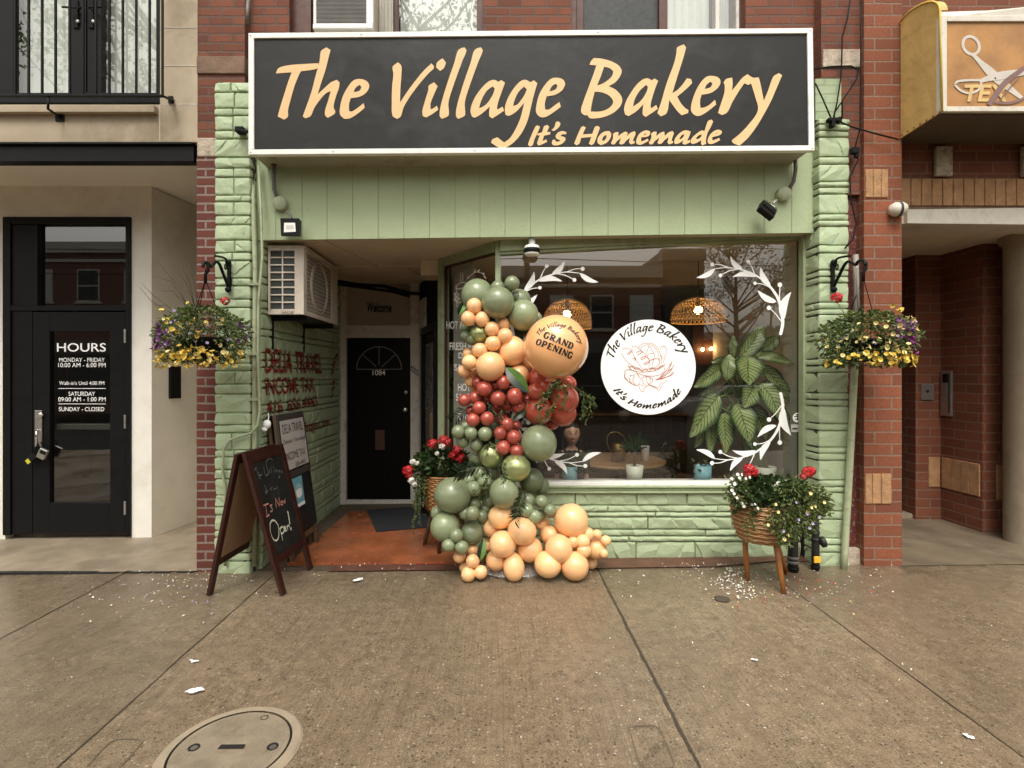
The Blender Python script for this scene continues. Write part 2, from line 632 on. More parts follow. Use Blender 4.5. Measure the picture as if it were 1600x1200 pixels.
def concrete_walk(name):
    t = NT(name)
    pos = t.geo()
    sep = t.n("ShaderNodeSeparateXYZ")
    t.l(pos, sep.inputs[0])
    X, Y = sep.outputs[0], sep.outputs[1]
    base = t.mix(t.ramp(t.noise(0.9, 7, 0.6, pos, 0.4), [(0.3, 0.0), (0.7, 1.0)]), (0.245, 0.178, 0.112), (0.365, 0.275, 0.182))
    mot = t.noise(14, 6, 0.75, pos)
    base = t.mix(t.ramp(mot, [(0.35, 0.6), (0.65, 0.0)]), base, (0.085, 0.064, 0.040))
    # broom marks running towards the shop
    br = t.noise(1.0, 3, 0.6, t.scale(pos, (95, 1.3, 1)))
    base = t.mix(t.ramp(br, [(0.3, 0.4), (0.55, 0.0)]), base, (0.085, 0.058, 0.036))
    # sand and aggregate, pale and dark
    v1 = t.n("ShaderNodeTexVoronoi", feature='F1')
    v1.inputs['Scale'].default_value = 48
    t.l(pos, v1.inputs['Vector'])
    sel = t.n("ShaderNodeSeparateColor")
    t.l(v1.outputs['Color'], sel.inputs[0])
    pale = t.math('MULTIPLY', t.math('LESS_THAN', v1.outputs['Distance'], t.math('MULTIPLY_ADD', sel.outputs[1], 0.24, 0.10)), t.math('GREATER_THAN', sel.outputs[0], 0.74))
    base = t.mix(t.math('MULTIPLY', pale, 0.62), base, (0.50, 0.43, 0.33))
    dk = t.math('MULTIPLY', t.math('LESS_THAN', v1.outputs['Distance'], 0.3), t.math('LESS_THAN', sel.outputs[0], 0.20))
    base = t.mix(t.math('MULTIPLY', dk, 0.75), base, (0.040, 0.029, 0.019))
    fine = t.noise(150, 2, 0.7, pos)
    base = t.mix(t.ramp(fine, [(0.32, 0.75), (0.52, 0.0)]), base, (0.055, 0.042, 0.027))
    base = t.mix(t.ramp(fine, [(0.58, 0.0), (0.75, 0.55)]), base, (0.46, 0.39, 0.29))
    # each slab was poured on its own day
    slab_id = t.math('ADD', t.math('ADD', t.math('GREATER_THAN', X, -1.88), t.math('GREATER_THAN', X, 0.844)), t.math('ADD', t.math('GREATER_THAN', X, 2.234), t.math('GREATER_THAN', X, -3.19)))
    base = t.mix(t.ramp(t.math('MULTIPLY', slab_id, 0.2), [(0.05, 0.16), (0.2, 0.22), (0.45, 0.0), (0.65, 0.12), (0.85, 0.20)]), base, (0.085, 0.072, 0.052))
    # run-off dirt and damp along the shop fronts, old stains elsewhere
    edge = t.math('MULTIPLY_ADD', Y, 1.4, -5.25, clamp=True)
    dirt = t.math('MULTIPLY', edge, t.ramp(t.noise(3.2, 7, 0.75, pos, 0.8), [(0.38, 0.0), (0.68, 0.65)]))
    base = t.mix(dirt, base, (0.060, 0.045, 0.030))
    sta = t.ramp(t.noise(1.5, 8, 0.72, pos, 1.2), [(0.58, 0.0), (0.72, 0.34)])
    base = t.mix(sta, base, (0.090, 0.066, 0.042))
    # trodden gum and drips
    v2 = t.n("ShaderNodeTexVoronoi", feature='F1')
    v2.inputs['Scale'].default_value = 2.6
    t.l(t.scale(pos, (1, 1, 0)), v2.inputs['Vector'])
    s2 = t.n("ShaderNodeSeparateColor")
    t.l(v2.outputs['Color'], s2.inputs[0])
    gum = t.math('MULTIPLY', t.math('LESS_THAN', t.math('ADD', v2.outputs['Distance'], t.math('MULTIPLY', t.noise(30, 2, 0.5, pos), 0.03)), t.math('MULTIPLY_ADD', s2.outputs[1], 0.03, 0.028)), t.math('GREATER_THAN', s2.outputs[0], 0.35))
    base = t.mix(t.math('MULTIPLY', gum, 0.75), base, (0.03, 0.024, 0.018))
    # joints between the slabs
    wob = t.math('MULTIPLY_ADD', t.noise(3.0, 5, 0.7, pos), 0.03, -0.015)
    jl = None
    for xj, w in ((-3.19, 0.006), (-1.88, 0.0042), (0.844, 0.0058), (2.234, 0.0035), (-5.6, 0.005), (4.6, 0.004)):
        d = t.math('ABSOLUTE', t.math('ADD', t.math('SUBTRACT', X, xj), wob))
        k = t.math('LESS_THAN', d, t.math('MULTIPLY_ADD', t.noise(6, 3, 0.6, pos), w * 1.7, w * 0.8))
        jl = k if jl is None else t.math('MAXIMUM', jl, k)
    d = t.math('ABSOLUTE', t.math('ADD', t.math('SUBTRACT', Y, 0.35), wob))
    jl = t.math('MAXIMUM', jl, t.math('LESS_THAN', d, 0.008))
    base = t.mix(t.math('MULTIPLY', jl, 0.88), base, (0.028, 0.022, 0.015))
    h = t.math('SUBTRACT', t.math('ADD', t.math('MULTIPLY', fine, 0.6), t.math('ADD', t.math('MULTIPLY', mot, 0.5), t.math('MULTIPLY', br, 0.5))), t.math('MULTIPLY', jl, 3.0))
    nm = t.bump(h, 0.45, 0.004)
    wet = t.ramp(t.noise(0.75, 5, 0.6, pos, 0.5), [(0.38, 0.20), (0.62, 0.44)])
    t.bsdf(base, wet, 0, nm, 0.5)
    return t.mat

def glass(name, tint=(0.93, 0.95, 0.93), f0=0.12, rough=0.0):
    t = NT(name)
    tr = t.n("ShaderNodeBsdfTransparent")
    tr.inputs[0].default_value = tuple(tint) + (1,)
    gl = t.n("ShaderNodeBsdfGlossy")
    gl.inputs['Roughness'].default_value = rough
    gl.inputs['Color'].default_value = (1, 1, 1, 1)
    # Schlick reflectance, the same from either side of the pane
    g = t.n("ShaderNodeNewGeometry")
    dt = t.n("ShaderNodeVectorMath", operation='DOT_PRODUCT')
    t.l(g.outputs['Normal'], dt.inputs[0]); t.l(g.outputs['Incoming'], dt.inputs[1])
    k5 = t.math('POWER', t.math('SUBTRACT', 1.0, t.math('ABSOLUTE', dt.outputs['Value'])), 5.0)
    refl = t.math('MULTIPLY_ADD', k5, 1.0 - f0, f0)
    mx = t.n("ShaderNodeMixShader")
    t.l(refl, mx.inputs[0])
    t.l(tr.outputs[0], mx.inputs[1])
    t.l(gl.outputs[0], mx.inputs[2])
    t.l(mx.outputs[0], t.out.inputs['Surface'])
    return t.mat

def emit(name, col, s):
    t = NT(name)
    e = t.n("ShaderNodeEmission")
    e.inputs[0].default_value = tuple(col) + (1,)
    e.inputs[1].default_value = s
    t.l(e.outputs[0], t.out.inputs['Surface'])
    return t.mat

def leafmat(name, rough=0.5, trans=0.25, mul=1.0):
    """leaf colour comes from each leaf's own hue attribute"""
    t = NT(name)
    a = t.n("ShaderNodeVertexColor", layer_name="Col")
    c = t.mix(t.ramp(t.noise(25, 3, 0.6, t.geo()), [(0.3, 0.25), (0.7, 0.0)]), a.outputs[0], (0.02, 0.035, 0.012))
    b = t.bsdf(c, rough, 0, None, 0.4)
    tl = t.n("ShaderNodeBsdfTranslucent")
    t.l(c, tl.inputs[0])
    mx = t.n("ShaderNodeMixShader")
    mx.inputs[0].default_value = trans
    t.l(b.outputs[0], mx.inputs[1]); t.l(tl.outputs[0], mx.inputs[2])
    t.l(mx.outputs[0], t.out.inputs['Surface'])
    return t.mat

def balloon_mat(name, col, rough=0.32, metal=0.0, coat=0.0, sss=0.15, spec=0.5):
    t = NT(name)
    oi = t.n("ShaderNodeObjectInfo")
    k = t.math('MULTIPLY_ADD', oi.outputs['Random'], 0.26, 0.87)
    vm = t.n("ShaderNodeMix", data_type='RGBA', blend_type='MULTIPLY')
    vm.inputs[0].default_value = 1
    vm.inputs[6].default_value = tuple(col) + (1,)
    cc = t.n("ShaderNodeCombineColor")
    for i in range(3): t.l(k, cc.inputs[i])
    t.l(cc.outputs[0], vm.inputs[7])
    c = t.mix(t.ramp(t.noise(9, 4, 0.6, t.coord('Object')), [(0.3, 0.12), (0.7, 0.0)]), vm.outputs[2], tuple(x * 0.6 for x in col))
    t.bsdf(c, rough, metal, t.bump(t.noise(3, 2, 0.5, t.coord('Object')), 0.04, 0.05), spec, Subsurface_Weight=sss, Subsurface_Radius=(0.03, 0.02, 0.012), Subsurface_Scale=0.3, Coat_Weight=coat, Coat_Roughness=0.12)
    return t.mat

def wood(name, c1, c2, scale=(30, 2, 30), rough=0.5):
    t = NT(name)
    pos = t.scale(t.geo(), scale)
    n = t.noise(1.0, 5, 0.6, pos, 0.6)
    c = t.mix(t.ramp(n, [(0.3, 0.0), (0.7, 1.0)]), c1, c2)
    t.bsdf(c, rough, 0, t.bump(n, 0.25, 0.003), 0.4)
    return t.mat

GREEN = (0.405, 0.490, 0.310)
m_green = green_paint("green_stone_paint", GREEN)
m_green2 = green_paint("green_board_paint", (0.405, 0.480, 0.292), bs=34, bstr=0.30, var=0.08)
m_greentrim = M("green_trim_paint", (0.33, 0.39, 0.235), 0.45, var=0.14, vs=9, bump=0.15, bs=40, stain=(0.13, 0.12, 0.07), stain_amt=0.5, stain_scale=6)
m_pipe = M("green_pipe_paint", (0.37, 0.41, 0.26), 0.4, var=0.12, vs=10, bump=0.1, bs=60, stain=(0.16, 0.13, 0.09), stain_amt=0.6, stain_scale=12)
m_brick_up = brick("old_red_brick", (0.250, 0.082, 0.043), (0.140, 0.045, 0.026), (0.14, 0.10, 0.078), ms=0.010)
m_brick_white = brick("dark_red_brick_white_mortar", (0.165, 0.043, 0.029), (0.115, 0.031, 0.023), (0.29, 0.24, 0.205), bw=0.25, rh=0.0745, ms=0.010, grime=0.15)
m_brick_pillar = brick("orange_red_jumbo_brick", (0.315, 0.100, 0.044), (0.195, 0.062, 0.030), (0.285, 0.19, 0.135), bw=0.29, rh=0.098, ms=0.008, grime=0.2)
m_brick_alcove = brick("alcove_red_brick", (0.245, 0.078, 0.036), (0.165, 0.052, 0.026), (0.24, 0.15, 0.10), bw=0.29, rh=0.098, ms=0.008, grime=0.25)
m_brick_maroon = brick("maroon_painted_brick", (0.165, 0.038, 0.034), (0.135, 0.032, 0.030), (0.105, 0.03, 0.028), bw=0.22, rh=0.098, ms=0.007, grime=0.2, spots=0.35, rough=0.6)
m_brick_far = brick("far_red_brick", (0.30, 0.105, 0.065), (0.22, 0.075, 0.05), (0.28, 0.22, 0.18), ms=0.011)
m_tan = M("tan_split_brick", (0.42, 0.235, 0.115), 0.9, var=0.3, vs=14, bump=1.0, bs=70, bd=0.01)
m_brownstone = M("brown_sandstone", (0.20, 0.125, 0.085), 0.9, var=0.3, vs=9, bump=0.6, bs=45, bd=0.008)
m_palestone = M("pale_rough_stone", (0.46, 0.38, 0.30), 0.9, var=0.3, vs=18, bump=0.8, bs=40, bd=0.01, stain=(0.12, 0.08, 0.06), stain_amt=0.8, stain_scale=20)
m_limestone = M("limestone", (0.42, 0.345, 0.25), 0.85, var=0.14, vs=2.2, bump=0.15, bs=120, bd=0.003, stain=(0.22, 0.165, 0.105), stain_amt=0.7, stain_scale=2.6)
m_stucco = M("off_white_stucco", (0.80, 0.77, 0.70), 0.9, var=0.06, vs=4, bump=0.5, bs=260, bd=0.003, stain=(0.55, 0.50, 0.42), stain_amt=0.55, stain_scale=1.6)
m_beige = M("beige_stucco", (0.80, 0.75, 0.65), 0.9, var=0.08, vs=2, bump=0.3, bs=200, bd=0.002, stain=(0.55, 0.50, 0.42), stain_amt=0.5, stain_scale=1.8)
m_soffitwhite = M("white_soffit", (0.82, 0.78, 0.70), 0.8, var=0.05, vs=2, bump=0.1, bs=90)
m_soffit = M("beige_soffit_boards", (0.66, 0.57, 0.44), 0.7, var=0.12, vs=3, bump=0.15, bs=50)
m_black = M("black_metal", (0.006, 0.006, 0.0065), 0.45, var=0.2, vs=7, bump=0.05, bs=80, spec=0.18)
m_blackmatt = M("matt_black", (0.006, 0.006, 0.006), 0.7, var=0.2, vs=7, spec=0.2)
m_blackdoor = M("black_painted_door", (0.004, 0.0037, 0.0035), 0.45, var=0.25, vs=8, bump=0.06, bs=70, spec=0.12)
m_whitetrim = M("old_white_paint", (0.66, 0.62, 0.57), 0.55, var=0.14, vs=7, bump=0.15, bs=50, stain=(0.22, 0.18, 0.14), stain_amt=0.6, stain_scale=7)
m_alu = M("white_sign_trim", (0.84, 0.83, 0.79), 0.4, var=0.04, vs=8, stain=(0.45, 0.38, 0.3), stain_amt=0.3, stain_scale=14)
m_signface = M("charcoal_sign_face", (0.013, 0.0128, 0.0122), 0.40, var=0.25, vs=1.7, bump=0.25, bs=3.0, bd=0.02, stain=(0.038, 0.036, 0.034), stain_amt=0.8, stain_scale=2.6, spec=0.3)
m_cream = M("cream_vinyl_letters", (0.78, 0.50, 0.245), 0.5, var=0.05, vs=12)
m_white = M("white_vinyl", (0.95, 0.95, 0.94), 0.5, var=0.01)
m_black_ink = M("black_vinyl", (0.008, 0.008, 0.009), 0.5)
m_redink = M("red_wall_paint", (0.20, 0.016, 0.011), 0.55, var=0.25, vs=20)
m_rust = M("rust_red_print", (0.48, 0.135, 0.085), 0.6, var=0.2, vs=30)
m_walk = concrete_walk("wet_pavement_concrete")
m_asphalt = M("asphalt", (0.022, 0.022, 0.022), 0.95, var=0.3, vs=5, bump=0.4, bs=90, spec=0.05)
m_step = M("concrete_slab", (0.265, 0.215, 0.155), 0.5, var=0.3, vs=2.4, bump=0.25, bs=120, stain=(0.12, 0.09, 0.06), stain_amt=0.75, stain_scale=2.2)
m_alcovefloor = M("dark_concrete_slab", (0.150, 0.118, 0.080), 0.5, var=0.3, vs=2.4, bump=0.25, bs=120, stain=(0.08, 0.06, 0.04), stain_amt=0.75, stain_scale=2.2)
m_terra = M("terracotta_terrazzo", (0.300, 0.095, 0.040), 0.22, var=0.38, vs=3.5, bump=0.15, bs=110, stain=(0.15, 0.085, 0.055), stain_amt=0.85, stain_scale=3)
m_sillbrown = M("brown_kerb_strip", (0.120, 0.052, 0.034), 0.5, var=0.35, vs=6, bump=0.3, bs=60)
m_greyedge = M("grey_floor_edge", (0.105, 0.078, 0.055), 0.6, var=0.35, vs=6, bump=0.3, bs=60)
m_glass = glass("window_glass", f0=0.14)
m_glass2 = glass("dark_door_glass", (0.50, 0.52, 0.50), 0.14)
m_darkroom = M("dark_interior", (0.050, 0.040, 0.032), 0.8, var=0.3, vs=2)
m_roomgrey = M("grey_interior_wall", (0.48, 0.465, 0.435), 0.8, var=0.08, vs=2)
m_roomfloor = wood("interior_wood_floor", (0.06, 0.035, 0.02), (0.11, 0.062, 0.034), (14, 1.5, 1))
m_metal = M("brushed_steel", (0.52, 0.50, 0.47), 0.35, 0.9, var=0.15, vs=18)
m_chrome = M("bright_metal", (0.75, 0.73, 0.7), 0.18, 1.0, var=0.05)
m_brass = M("brass", (0.36, 0.225, 0.085), 0.34, 0.85, var=0.25, vs=12)
m_acwhite = M("aged_white_enamel", (0.60, 0.52, 0.44), 0.45, var=0.10, vs=8, stain=(0.30, 0.20, 0.13), stain_amt=0.55, stain_scale=9)
m_dkgrey = M("dark_grille", (0.03, 0.034, 0.034), 0.6, var=0.3, vs=20)
m_mahog = M("mahogany_frame", (0.036, 0.0085, 0.006), 0.38, var=0.3, vs=14, bump=0.1, bs=60)
m_chalk = M("chalkboard", (0.0085, 0.009, 0.0085), 0.6, var=0.5, vs=4, stain=(0.022, 0.024, 0.022), stain_amt=0.6, stain_scale=5)
m_hard = M("hardboard_back", (0.30, 0.185, 0.105), 0.75, var=0.08, vs=5)
m_chalkwhite = M("white_chalk", (0.62, 0.64, 0.50), 0.95, var=0.3, vs=80)
m_chalkpink = M("pink_chalk", (0.50, 0.22, 0.19), 0.95, var=0.3, vs=80)
m_chalkfaint = M("faint_chalk", (0.13, 0.135, 0.125), 0.95, var=0.4, vs=60)
m_oldwood = wood("weathered_wood", (0.075, 0.048, 0.026), (0.155, 0.105, 0.058), (40, 40, 3))
m_greyframe = M("grey_painted_frame", (0.055, 0.045, 0.038), 0.6, var=0.3, vs=10)
m_paper = M("paper", (0.50, 0.47, 0.44), 0.8, var=0.08, vs=6)
m_blueposter = M("blue_poster", (0.16, 0.42, 0.50), 0.5, var=0.05)
m_mat = M("navy_doormat", (0.016, 0.018, 0.024), 0.95, var=0.3, vs=30, bump=0.8, bs=200)
m_legwood = wood("oiled_wood_legs", (0.235, 0.085, 0.022), (0.36, 0.15, 0.045), (30, 30, 3), 0.4)
m_wicker = M("wicker", (0.33, 0.155, 0.050), 0.55, var=0.35, vs=35, bump=0.4, bs=90)
m_rattan = M("rattan_pendant", (0.66, 0.43, 0.21), 0.6, var=0.3, vs=30)
m_soil = M("potting_soil", (0.03, 0.02, 0.012), 0.95, var=0.4, vs=40)
m_leaf = leafmat("leaf_green")
m_leafdull = leafmat("leaf_indoor", 0.45, 0.15)
m_stem = M("plant_stem", (0.09, 0.13, 0.04), 0.6)
m_twig = M("dry_twig", (0.07, 0.05, 0.03), 0.8)
m_red = M("red_petals", (0.50, 0.010, 0.014), 0.5, var=0.25, vs=60)
m_yellow = M("yellow_petals", (0.74, 0.53, 0.085), 0.5, var=0.22, vs=60)
m_paleyellow = M("pale_yellow_petals", (0.82, 0.70, 0.30), 0.5, var=0.12, vs=60)
m_purple = M("purple_petals", (0.23, 0.075, 0.27), 0.5, var=0.35, vs=60)
m_magenta = M("magenta_petals", (0.34, 0.045, 0.28), 0.5, var=0.25, vs=60)
m_lilac = M("lilac_petals", (0.40, 0.32, 0.50), 0.6, var=0.2, vs=60)
m_whitepetal = M("white_petals", (0.80, 0.77, 0.70), 0.6, var=0.08, vs=60)
m_yellowcanvas = M("yellow_awning_canvas", (0.58, 0.395, 0.14), 0.6, var=0.14, vs=2.5, bump=0.5, bs=6, bd=0.02, stain=(0.28, 0.19, 0.07), stain_amt=0.5, stain_scale=3)
m_yellowpiping = M("yellow_awning_piping", (0.68, 0.47, 0.085), 0.5, var=0.1)
m_orangesign = M("orange_sign_face", (0.40, 0.195, 0.058), 0.45, var=0.32, vs=3.5, stain=(0.24, 0.115, 0.062), stain_amt=0.7, stain_scale=2.5)
m_offwhite = M("weathered_white", (0.62, 0.58, 0.50), 0.6, var=0.14, vs=5, stain=(0.3, 0.24, 0.17), stain_amt=0.6, stain_scale=5)
m_scis = M("faded_white_print", (0.55, 0.50, 0.44), 0.6, var=0.1, vs=9)
m_tex = M("faded_yellow_print", (0.60, 0.42, 0.17), 0.6, var=0.15, vs=9)
m_comb = M("faded_mauve_print", (0.20, 0.115, 0.105), 0.6, var=0.15, vs=9)
m_colconcrete = M("concrete_column", (0.34, 0.28, 0.205), 0.85, var=0.15, vs=3, bump=0.3, bs=70, stain=(0.18, 0.13, 0.085), stain_amt=0.6, stain_scale=3)
m_dkgreen = M("dark_green_door", (0.014, 0.026, 0.013), 0.45, var=0.3, vs=8)
m_brownframe = M("brown_window_frame", (0.085, 0.030, 0.020), 0.55, var=0.25, vs=10)
m_greyflash = M("grey_flashing", (0.15, 0.14, 0.13), 0.6, var=0.15)
m_curtain = M("white_curtain", (0.62, 0.64, 0.60), 0.9, var=0.08, vs=3)
m_rubber = M("black_rubber", (0.014, 0.013, 0.013), 0.5, var=0.3, vs=15, bump=0.2, bs=50)
m_yellowtag = M("yellow_tag", (0.78, 0.44, 0.03), 0.5)
m_bluepot = M("blue_ceramic", (0.22, 0.42, 0.47), 0.4, var=0.1, vs=8)
m_palepot = M("pale_ceramic", (0.47, 0.48, 0.40), 0.5, var=0.08, vs=8)
m_tablewood = wood("oak_table", (0.20, 0.105, 0.042), (0.33, 0.19, 0.085), (3, 30, 3), 0.35)
m_skin = M("skin", (0.40, 0.215, 0.145), 0.5, var=0.06, vs=10, Subsurface_Weight=0.1, Subsurface_Scale=0.02)
m_lip = M("lips", (0.36, 0.13, 0.10), 0.5)
m_hair = M("dark_hair", (0.012, 0.008, 0.006), 0.45, var=0.4, vs=60, bump=0.5, bs=140)
m_shirt = M("black_shirt", (0.018, 0.017, 0.018), 0.85, var=0.2, vs=12)
m_eyewhite = M("eye_white", (0.6, 0.57, 0.53), 0.25)
m_iris = M("dark_iris", (0.02, 0.011, 0.007), 0.15)
m_manhole = M("cast_manhole", (0.275, 0.225, 0.160), 0.55, 0.0, var=0.2, vs=9, bump=0.4, bs=120, stain=(0.15, 0.11, 0.07), stain_amt=0.6, stain_scale=7)
m_manrim = M("manhole_rim", (0.34, 0.275, 0.195), 0.6, var=0.15, vs=10, bump=0.3, bs=90)
m_hole = M("dark_gap", (0.012, 0.009, 0.007), 0.9)
m_plastic = M("crumpled_plastic", (0.62, 0.58, 0.54), 0.25, var=0.1, vs=9, Transmission_Weight=0.35)
b_sage = balloon_mat("sage_latex", (0.235, 0.278, 0.158), 0.28, coat=0.35, sss=0.1)
b_sage_dk = balloon_mat("deep_sage_latex", (0.150, 0.185, 0.100), 0.34, sss=0.1)
b_peach = balloon_mat("peach_latex", (0.93, 0.555, 0.275), 0.28, coat=0.35, sss=0.3)
b_coral = balloon_mat("pearl_coral_latex", (0.47, 0.095, 0.066), 0.24, 0.2, coat=0.5, sss=0.1)
b_red = balloon_mat("warm_red_latex", (0.50, 0.095, 0.055), 0.24, 0.05, coat=0.4, sss=0.15)
b_gold = balloon_mat("green_gold_chrome", (0.36, 0.40, 0.18), 0.24, 0.6, sss=0.0)
b_orb = balloon_mat("clear_peach_orb", (0.95, 0.49, 0.215), 0.12, coat=0.8, sss=0.3)
# ------------------------------------------------------------------ ground
def slope_sheet(name, x0, x1, y0, y1, dz, mat, nx=2, thick=0.0):
    m = MB()
    m.quad((x0, y0, gz(x0) + dz), (x1, y0, gz(x1) + dz), (x1, y1, gz(x1) + dz), (x0, y1, gz(x0) + dz))
    if thick:
        m.quad((x0, y0, gz(x0) + dz - thick), (x1, y0, gz(x1) + dz - thick), (x1, y0, gz(x1) + dz), (x0, y0, gz(x0) + dz))
    return tag(m.build(name, mat), kind='structure')

slope_sheet("sidewalk", -30, 30, -1.6, 14, 0.0, m_walk, thick=0.14)
slope_sheet("road", -30, 30, -12.0, -1.6, -0.13, m_asphalt)
slope_sheet("far_sidewalk", -30, 30, -15.0, -12.0, 0.0, m_asphalt)
tag(MB().quad((-300, -300, -0.6), (300, -300, -0.6), (300, 300, -0.6), (-300, 300, -0.6)).build("ground", m_asphalt), kind='structure')

def ground_poly(name, pts, dz, mat):
    m = MB()
    m.add([(x, y, gz(x) + dz) for x, y in pts], [list(range(len(pts)))])
    return tag(m.build(name, mat), kind='structure')

ground_poly("entrance_floor_edge", [(-2.06, 4.50), (-0.1, 4.50), (0.0, 4.74), (-0.6, 5.45), (-1.03, 6.9), (-2.06, 6.9)], 0.004, m_greyedge)
ground_poly("entrance_floor", [(-1.87, 4.60), (-0.12, 4.60), (-0.1, 4.80), (-0.64, 5.45), (-1.06, 6.45), (-1.82, 6.45)], 0.008, m_terra)
ground_poly("kerb_strip", [(-1.45, 4.455), (1.85, 4.455), (2.55, 4.60), (-1.40, 4.60)], 0.012, m_sillbrown)
ground_poly("wall_base_strip", [(0.02, 4.60), (1.75, 4.60), (2.70, 4.56), (2.70, 4.72), (0.02, 4.72)], 0.008, m_sillbrown)
ground_poly("side_entrance_slab", [(-9.0, 4.52), (-2.58, 4.50), (-2.58, 8.2), (-9.0, 8.2)], 0.012, m_step)
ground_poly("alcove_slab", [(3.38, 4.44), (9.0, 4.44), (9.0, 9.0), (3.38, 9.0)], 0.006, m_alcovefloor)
m = MB()
for a, b in ((-9, -3.25), (-3.19, -2.97), (-2.93, -2.80), (-2.74, -2.60)):
    m.box(a, b, 4.485, 4.522, gz(a) - 0.02, gz(b) + 0.010)
tag(m.build("expansion_joint", m_rubber), kind='structure')

# ------------------------------------------------------------------ rough split-face stone, modelled
def make_rows(z0, z1, pattern, rng):
    zb, k = [z0], 0
    while zb[-1] < z1 - 0.03:
        zb.append(min(z1, zb[-1] + pattern[k % len(pattern)] * rng.uniform(0.88, 1.12)))
        k += 1
    zb[-1] = z1
    return np.array(zb)

def stone_path(name, path, z0, z1, pattern, parent, mat, seed=1, blk=(0.3, 0.8), depth=0.028, res=0.0065, relief=0.020, rows=None, split=None, zoff=None):
    rng = np.random.default_rng(seed)
    path = [np.array(p, float) for p in path]
    seg = [np.linalg.norm(path[i + 1] - path[i]) for i in range(len(path) - 1)]
    cum = np.concatenate([[0], np.cumsum(seg)])
    L = cum[-1]
    nu, nv = max(8, int(L / res)), max(8, int((z1 - z0) / res))
    zb = make_rows(z0, z1, pattern, rng) if rows is None else np.array(rows)
    joints = []
    for r in range(len(zb) - 1):
        if blk is None:
            j = [-9.0, 99.0]
            if split and rng.random() < split[1]:
                j = [-9.0, split[0] + rng.uniform(-0.02, 0.02), 99.0]
        else:
            j, x = [-1.0], -rng.uniform(0, blk[1])
            hfac = 1.0 if zb[r + 1] - zb[r] > 0.09 else 1.4
            while x < L + 1:
                x += rng.uniform(*blk) * hfac
                j.append(x)
        joints.append(np.array(j))
    nrm = []
    for i in range(len(path) - 1):
        d = (path[i + 1] - path[i]) / seg[i]
        nrm.append(np.array([d[1], -d[0]]))
    def base(u):
        u = np.asarray(u, float)
        k = np.clip(np.searchsorted(cum, u, side='right') - 1, 0, len(seg) - 1)
        t = (u - cum[k]) / np.array(seg)[k]
        pa, pb = np.array(path[:-1])[k], np.array(path[1:])[k]
        p = pa + (pb - pa) * t[..., None]
        n = np.array(nrm)[k].copy()
        for c in range(1, len(seg)):
            w = np.clip(1 - np.abs(u - cum[c]) / 0.035, 0, 1)[..., None] * 0.5
            other = np.where((k == c)[..., None], nrm[c - 1], nrm[c])
            near = ((k == c) | (k == c - 1))[..., None]
            n = np.where(near, n * (1 - w) + other * w, n)
        return p, n / np.linalg.norm(n, axis=-1, keepdims=True)
    def hfun(u, v):
        u, v = np.asarray(u, float), np.asarray(v, float)
        vv = v + 0.006 * (vnoise(u * 5, v * 3, seed + 40) - 0.5)
        r = np.clip(np.searchsorted(zb, vv, side='right') - 1, 0, len(zb) - 2)
        d = np.minimum(vv - zb[r], zb[r + 1] - vv)
        bid = np.zeros_like(u); u0 = np.zeros_like(u)
        for q in range(len(zb) - 1):
            m = r == q
            if not m.any(): continue
            j = joints[q]
            b = np.clip(np.searchsorted(j, u[m], side='right') - 1, 0, len(j) - 2)
            d[m] = np.minimum(d[m], np.minimum(u[m] - j[b], j[b + 1] - u[m]) + 0.002)
            bid[m] = q * 17.3 + b * 5.7
            u0[m] = j[b]
        hsh = lambda x, k: np.modf(np.abs(np.sin(x * 12.9898 + k * 37.719) * 43758.5453))[0]
        hr = hsh(bid, 0)
        e = np.clip((d - .002) / 0.006, 0, 1)
        e = e * (0.75 + 0.25 * np.clip(d / 0.022, 0, 1))
        # chiselled facets: every block is a run of broken cells, each the lowest of a few tilted planes
        vc = (zb[r] + zb[r + 1]) / 2
        rh = zb[r + 1] - zb[r]
        cell = 0.11 + 0.12 * hsh(bid, 1)
        w = (u - u0 + (vv - vc) * (hsh(bid, 2) - .5) * 2.2 + 0.02 * (vnoise(u * 11, vv * 17, seed) - .5)) / cell + hsh(bid, 3)
        cid = bid + np.floor(w) * 3.3
        lu = (w - np.floor(w) - .5) * cell
        lv = vv - vc
        rough = np.full_like(u, 9.0)
        for k in range(4):
            th = hsh(cid, 10 + k) * 6.283
            sl_ = 0.10 + 0.30 * hsh(cid, 20 + k)
            rough = np.minimum(rough, 0.006 + 0.012 * hsh(cid, 30 + k) + sl_ * (np.cos(th) * lu * .8 + np.sin(th) * lv * 1.2))
        rough = np.clip(rough, -0.012, 0.03) + 0.006 * (fbm(u * 22, vv * 30, seed + 5, 3) - .5)
        tilt = 0.0
        return e * (depth * (0.55 + 0.4 * hr) + relief * 21 * rough) - 0.010 * (d < 0.005)
    U, V = np.meshgrid(np.linspace(0, L, nu + 1), np.linspace(z0, z1, nv + 1), indexing='ij')
    p, n = base(U)
    h = hfun(U, V)
    X = p[..., 0] + n[..., 0] * h
    Y = p[..., 1] + n[..., 1] * h
    verts = np.stack([X, Y, V], -1).reshape(-1, 3)
    idx = np.arange((nu + 1) * (nv + 1)).reshape(nu + 1, nv + 1)
    f = np.stack([idx[:-1, :-1], idx[1:, :-1], idx[1:, 1:], idx[:-1, 1:]], -1).reshape(-1, 4).tolist()
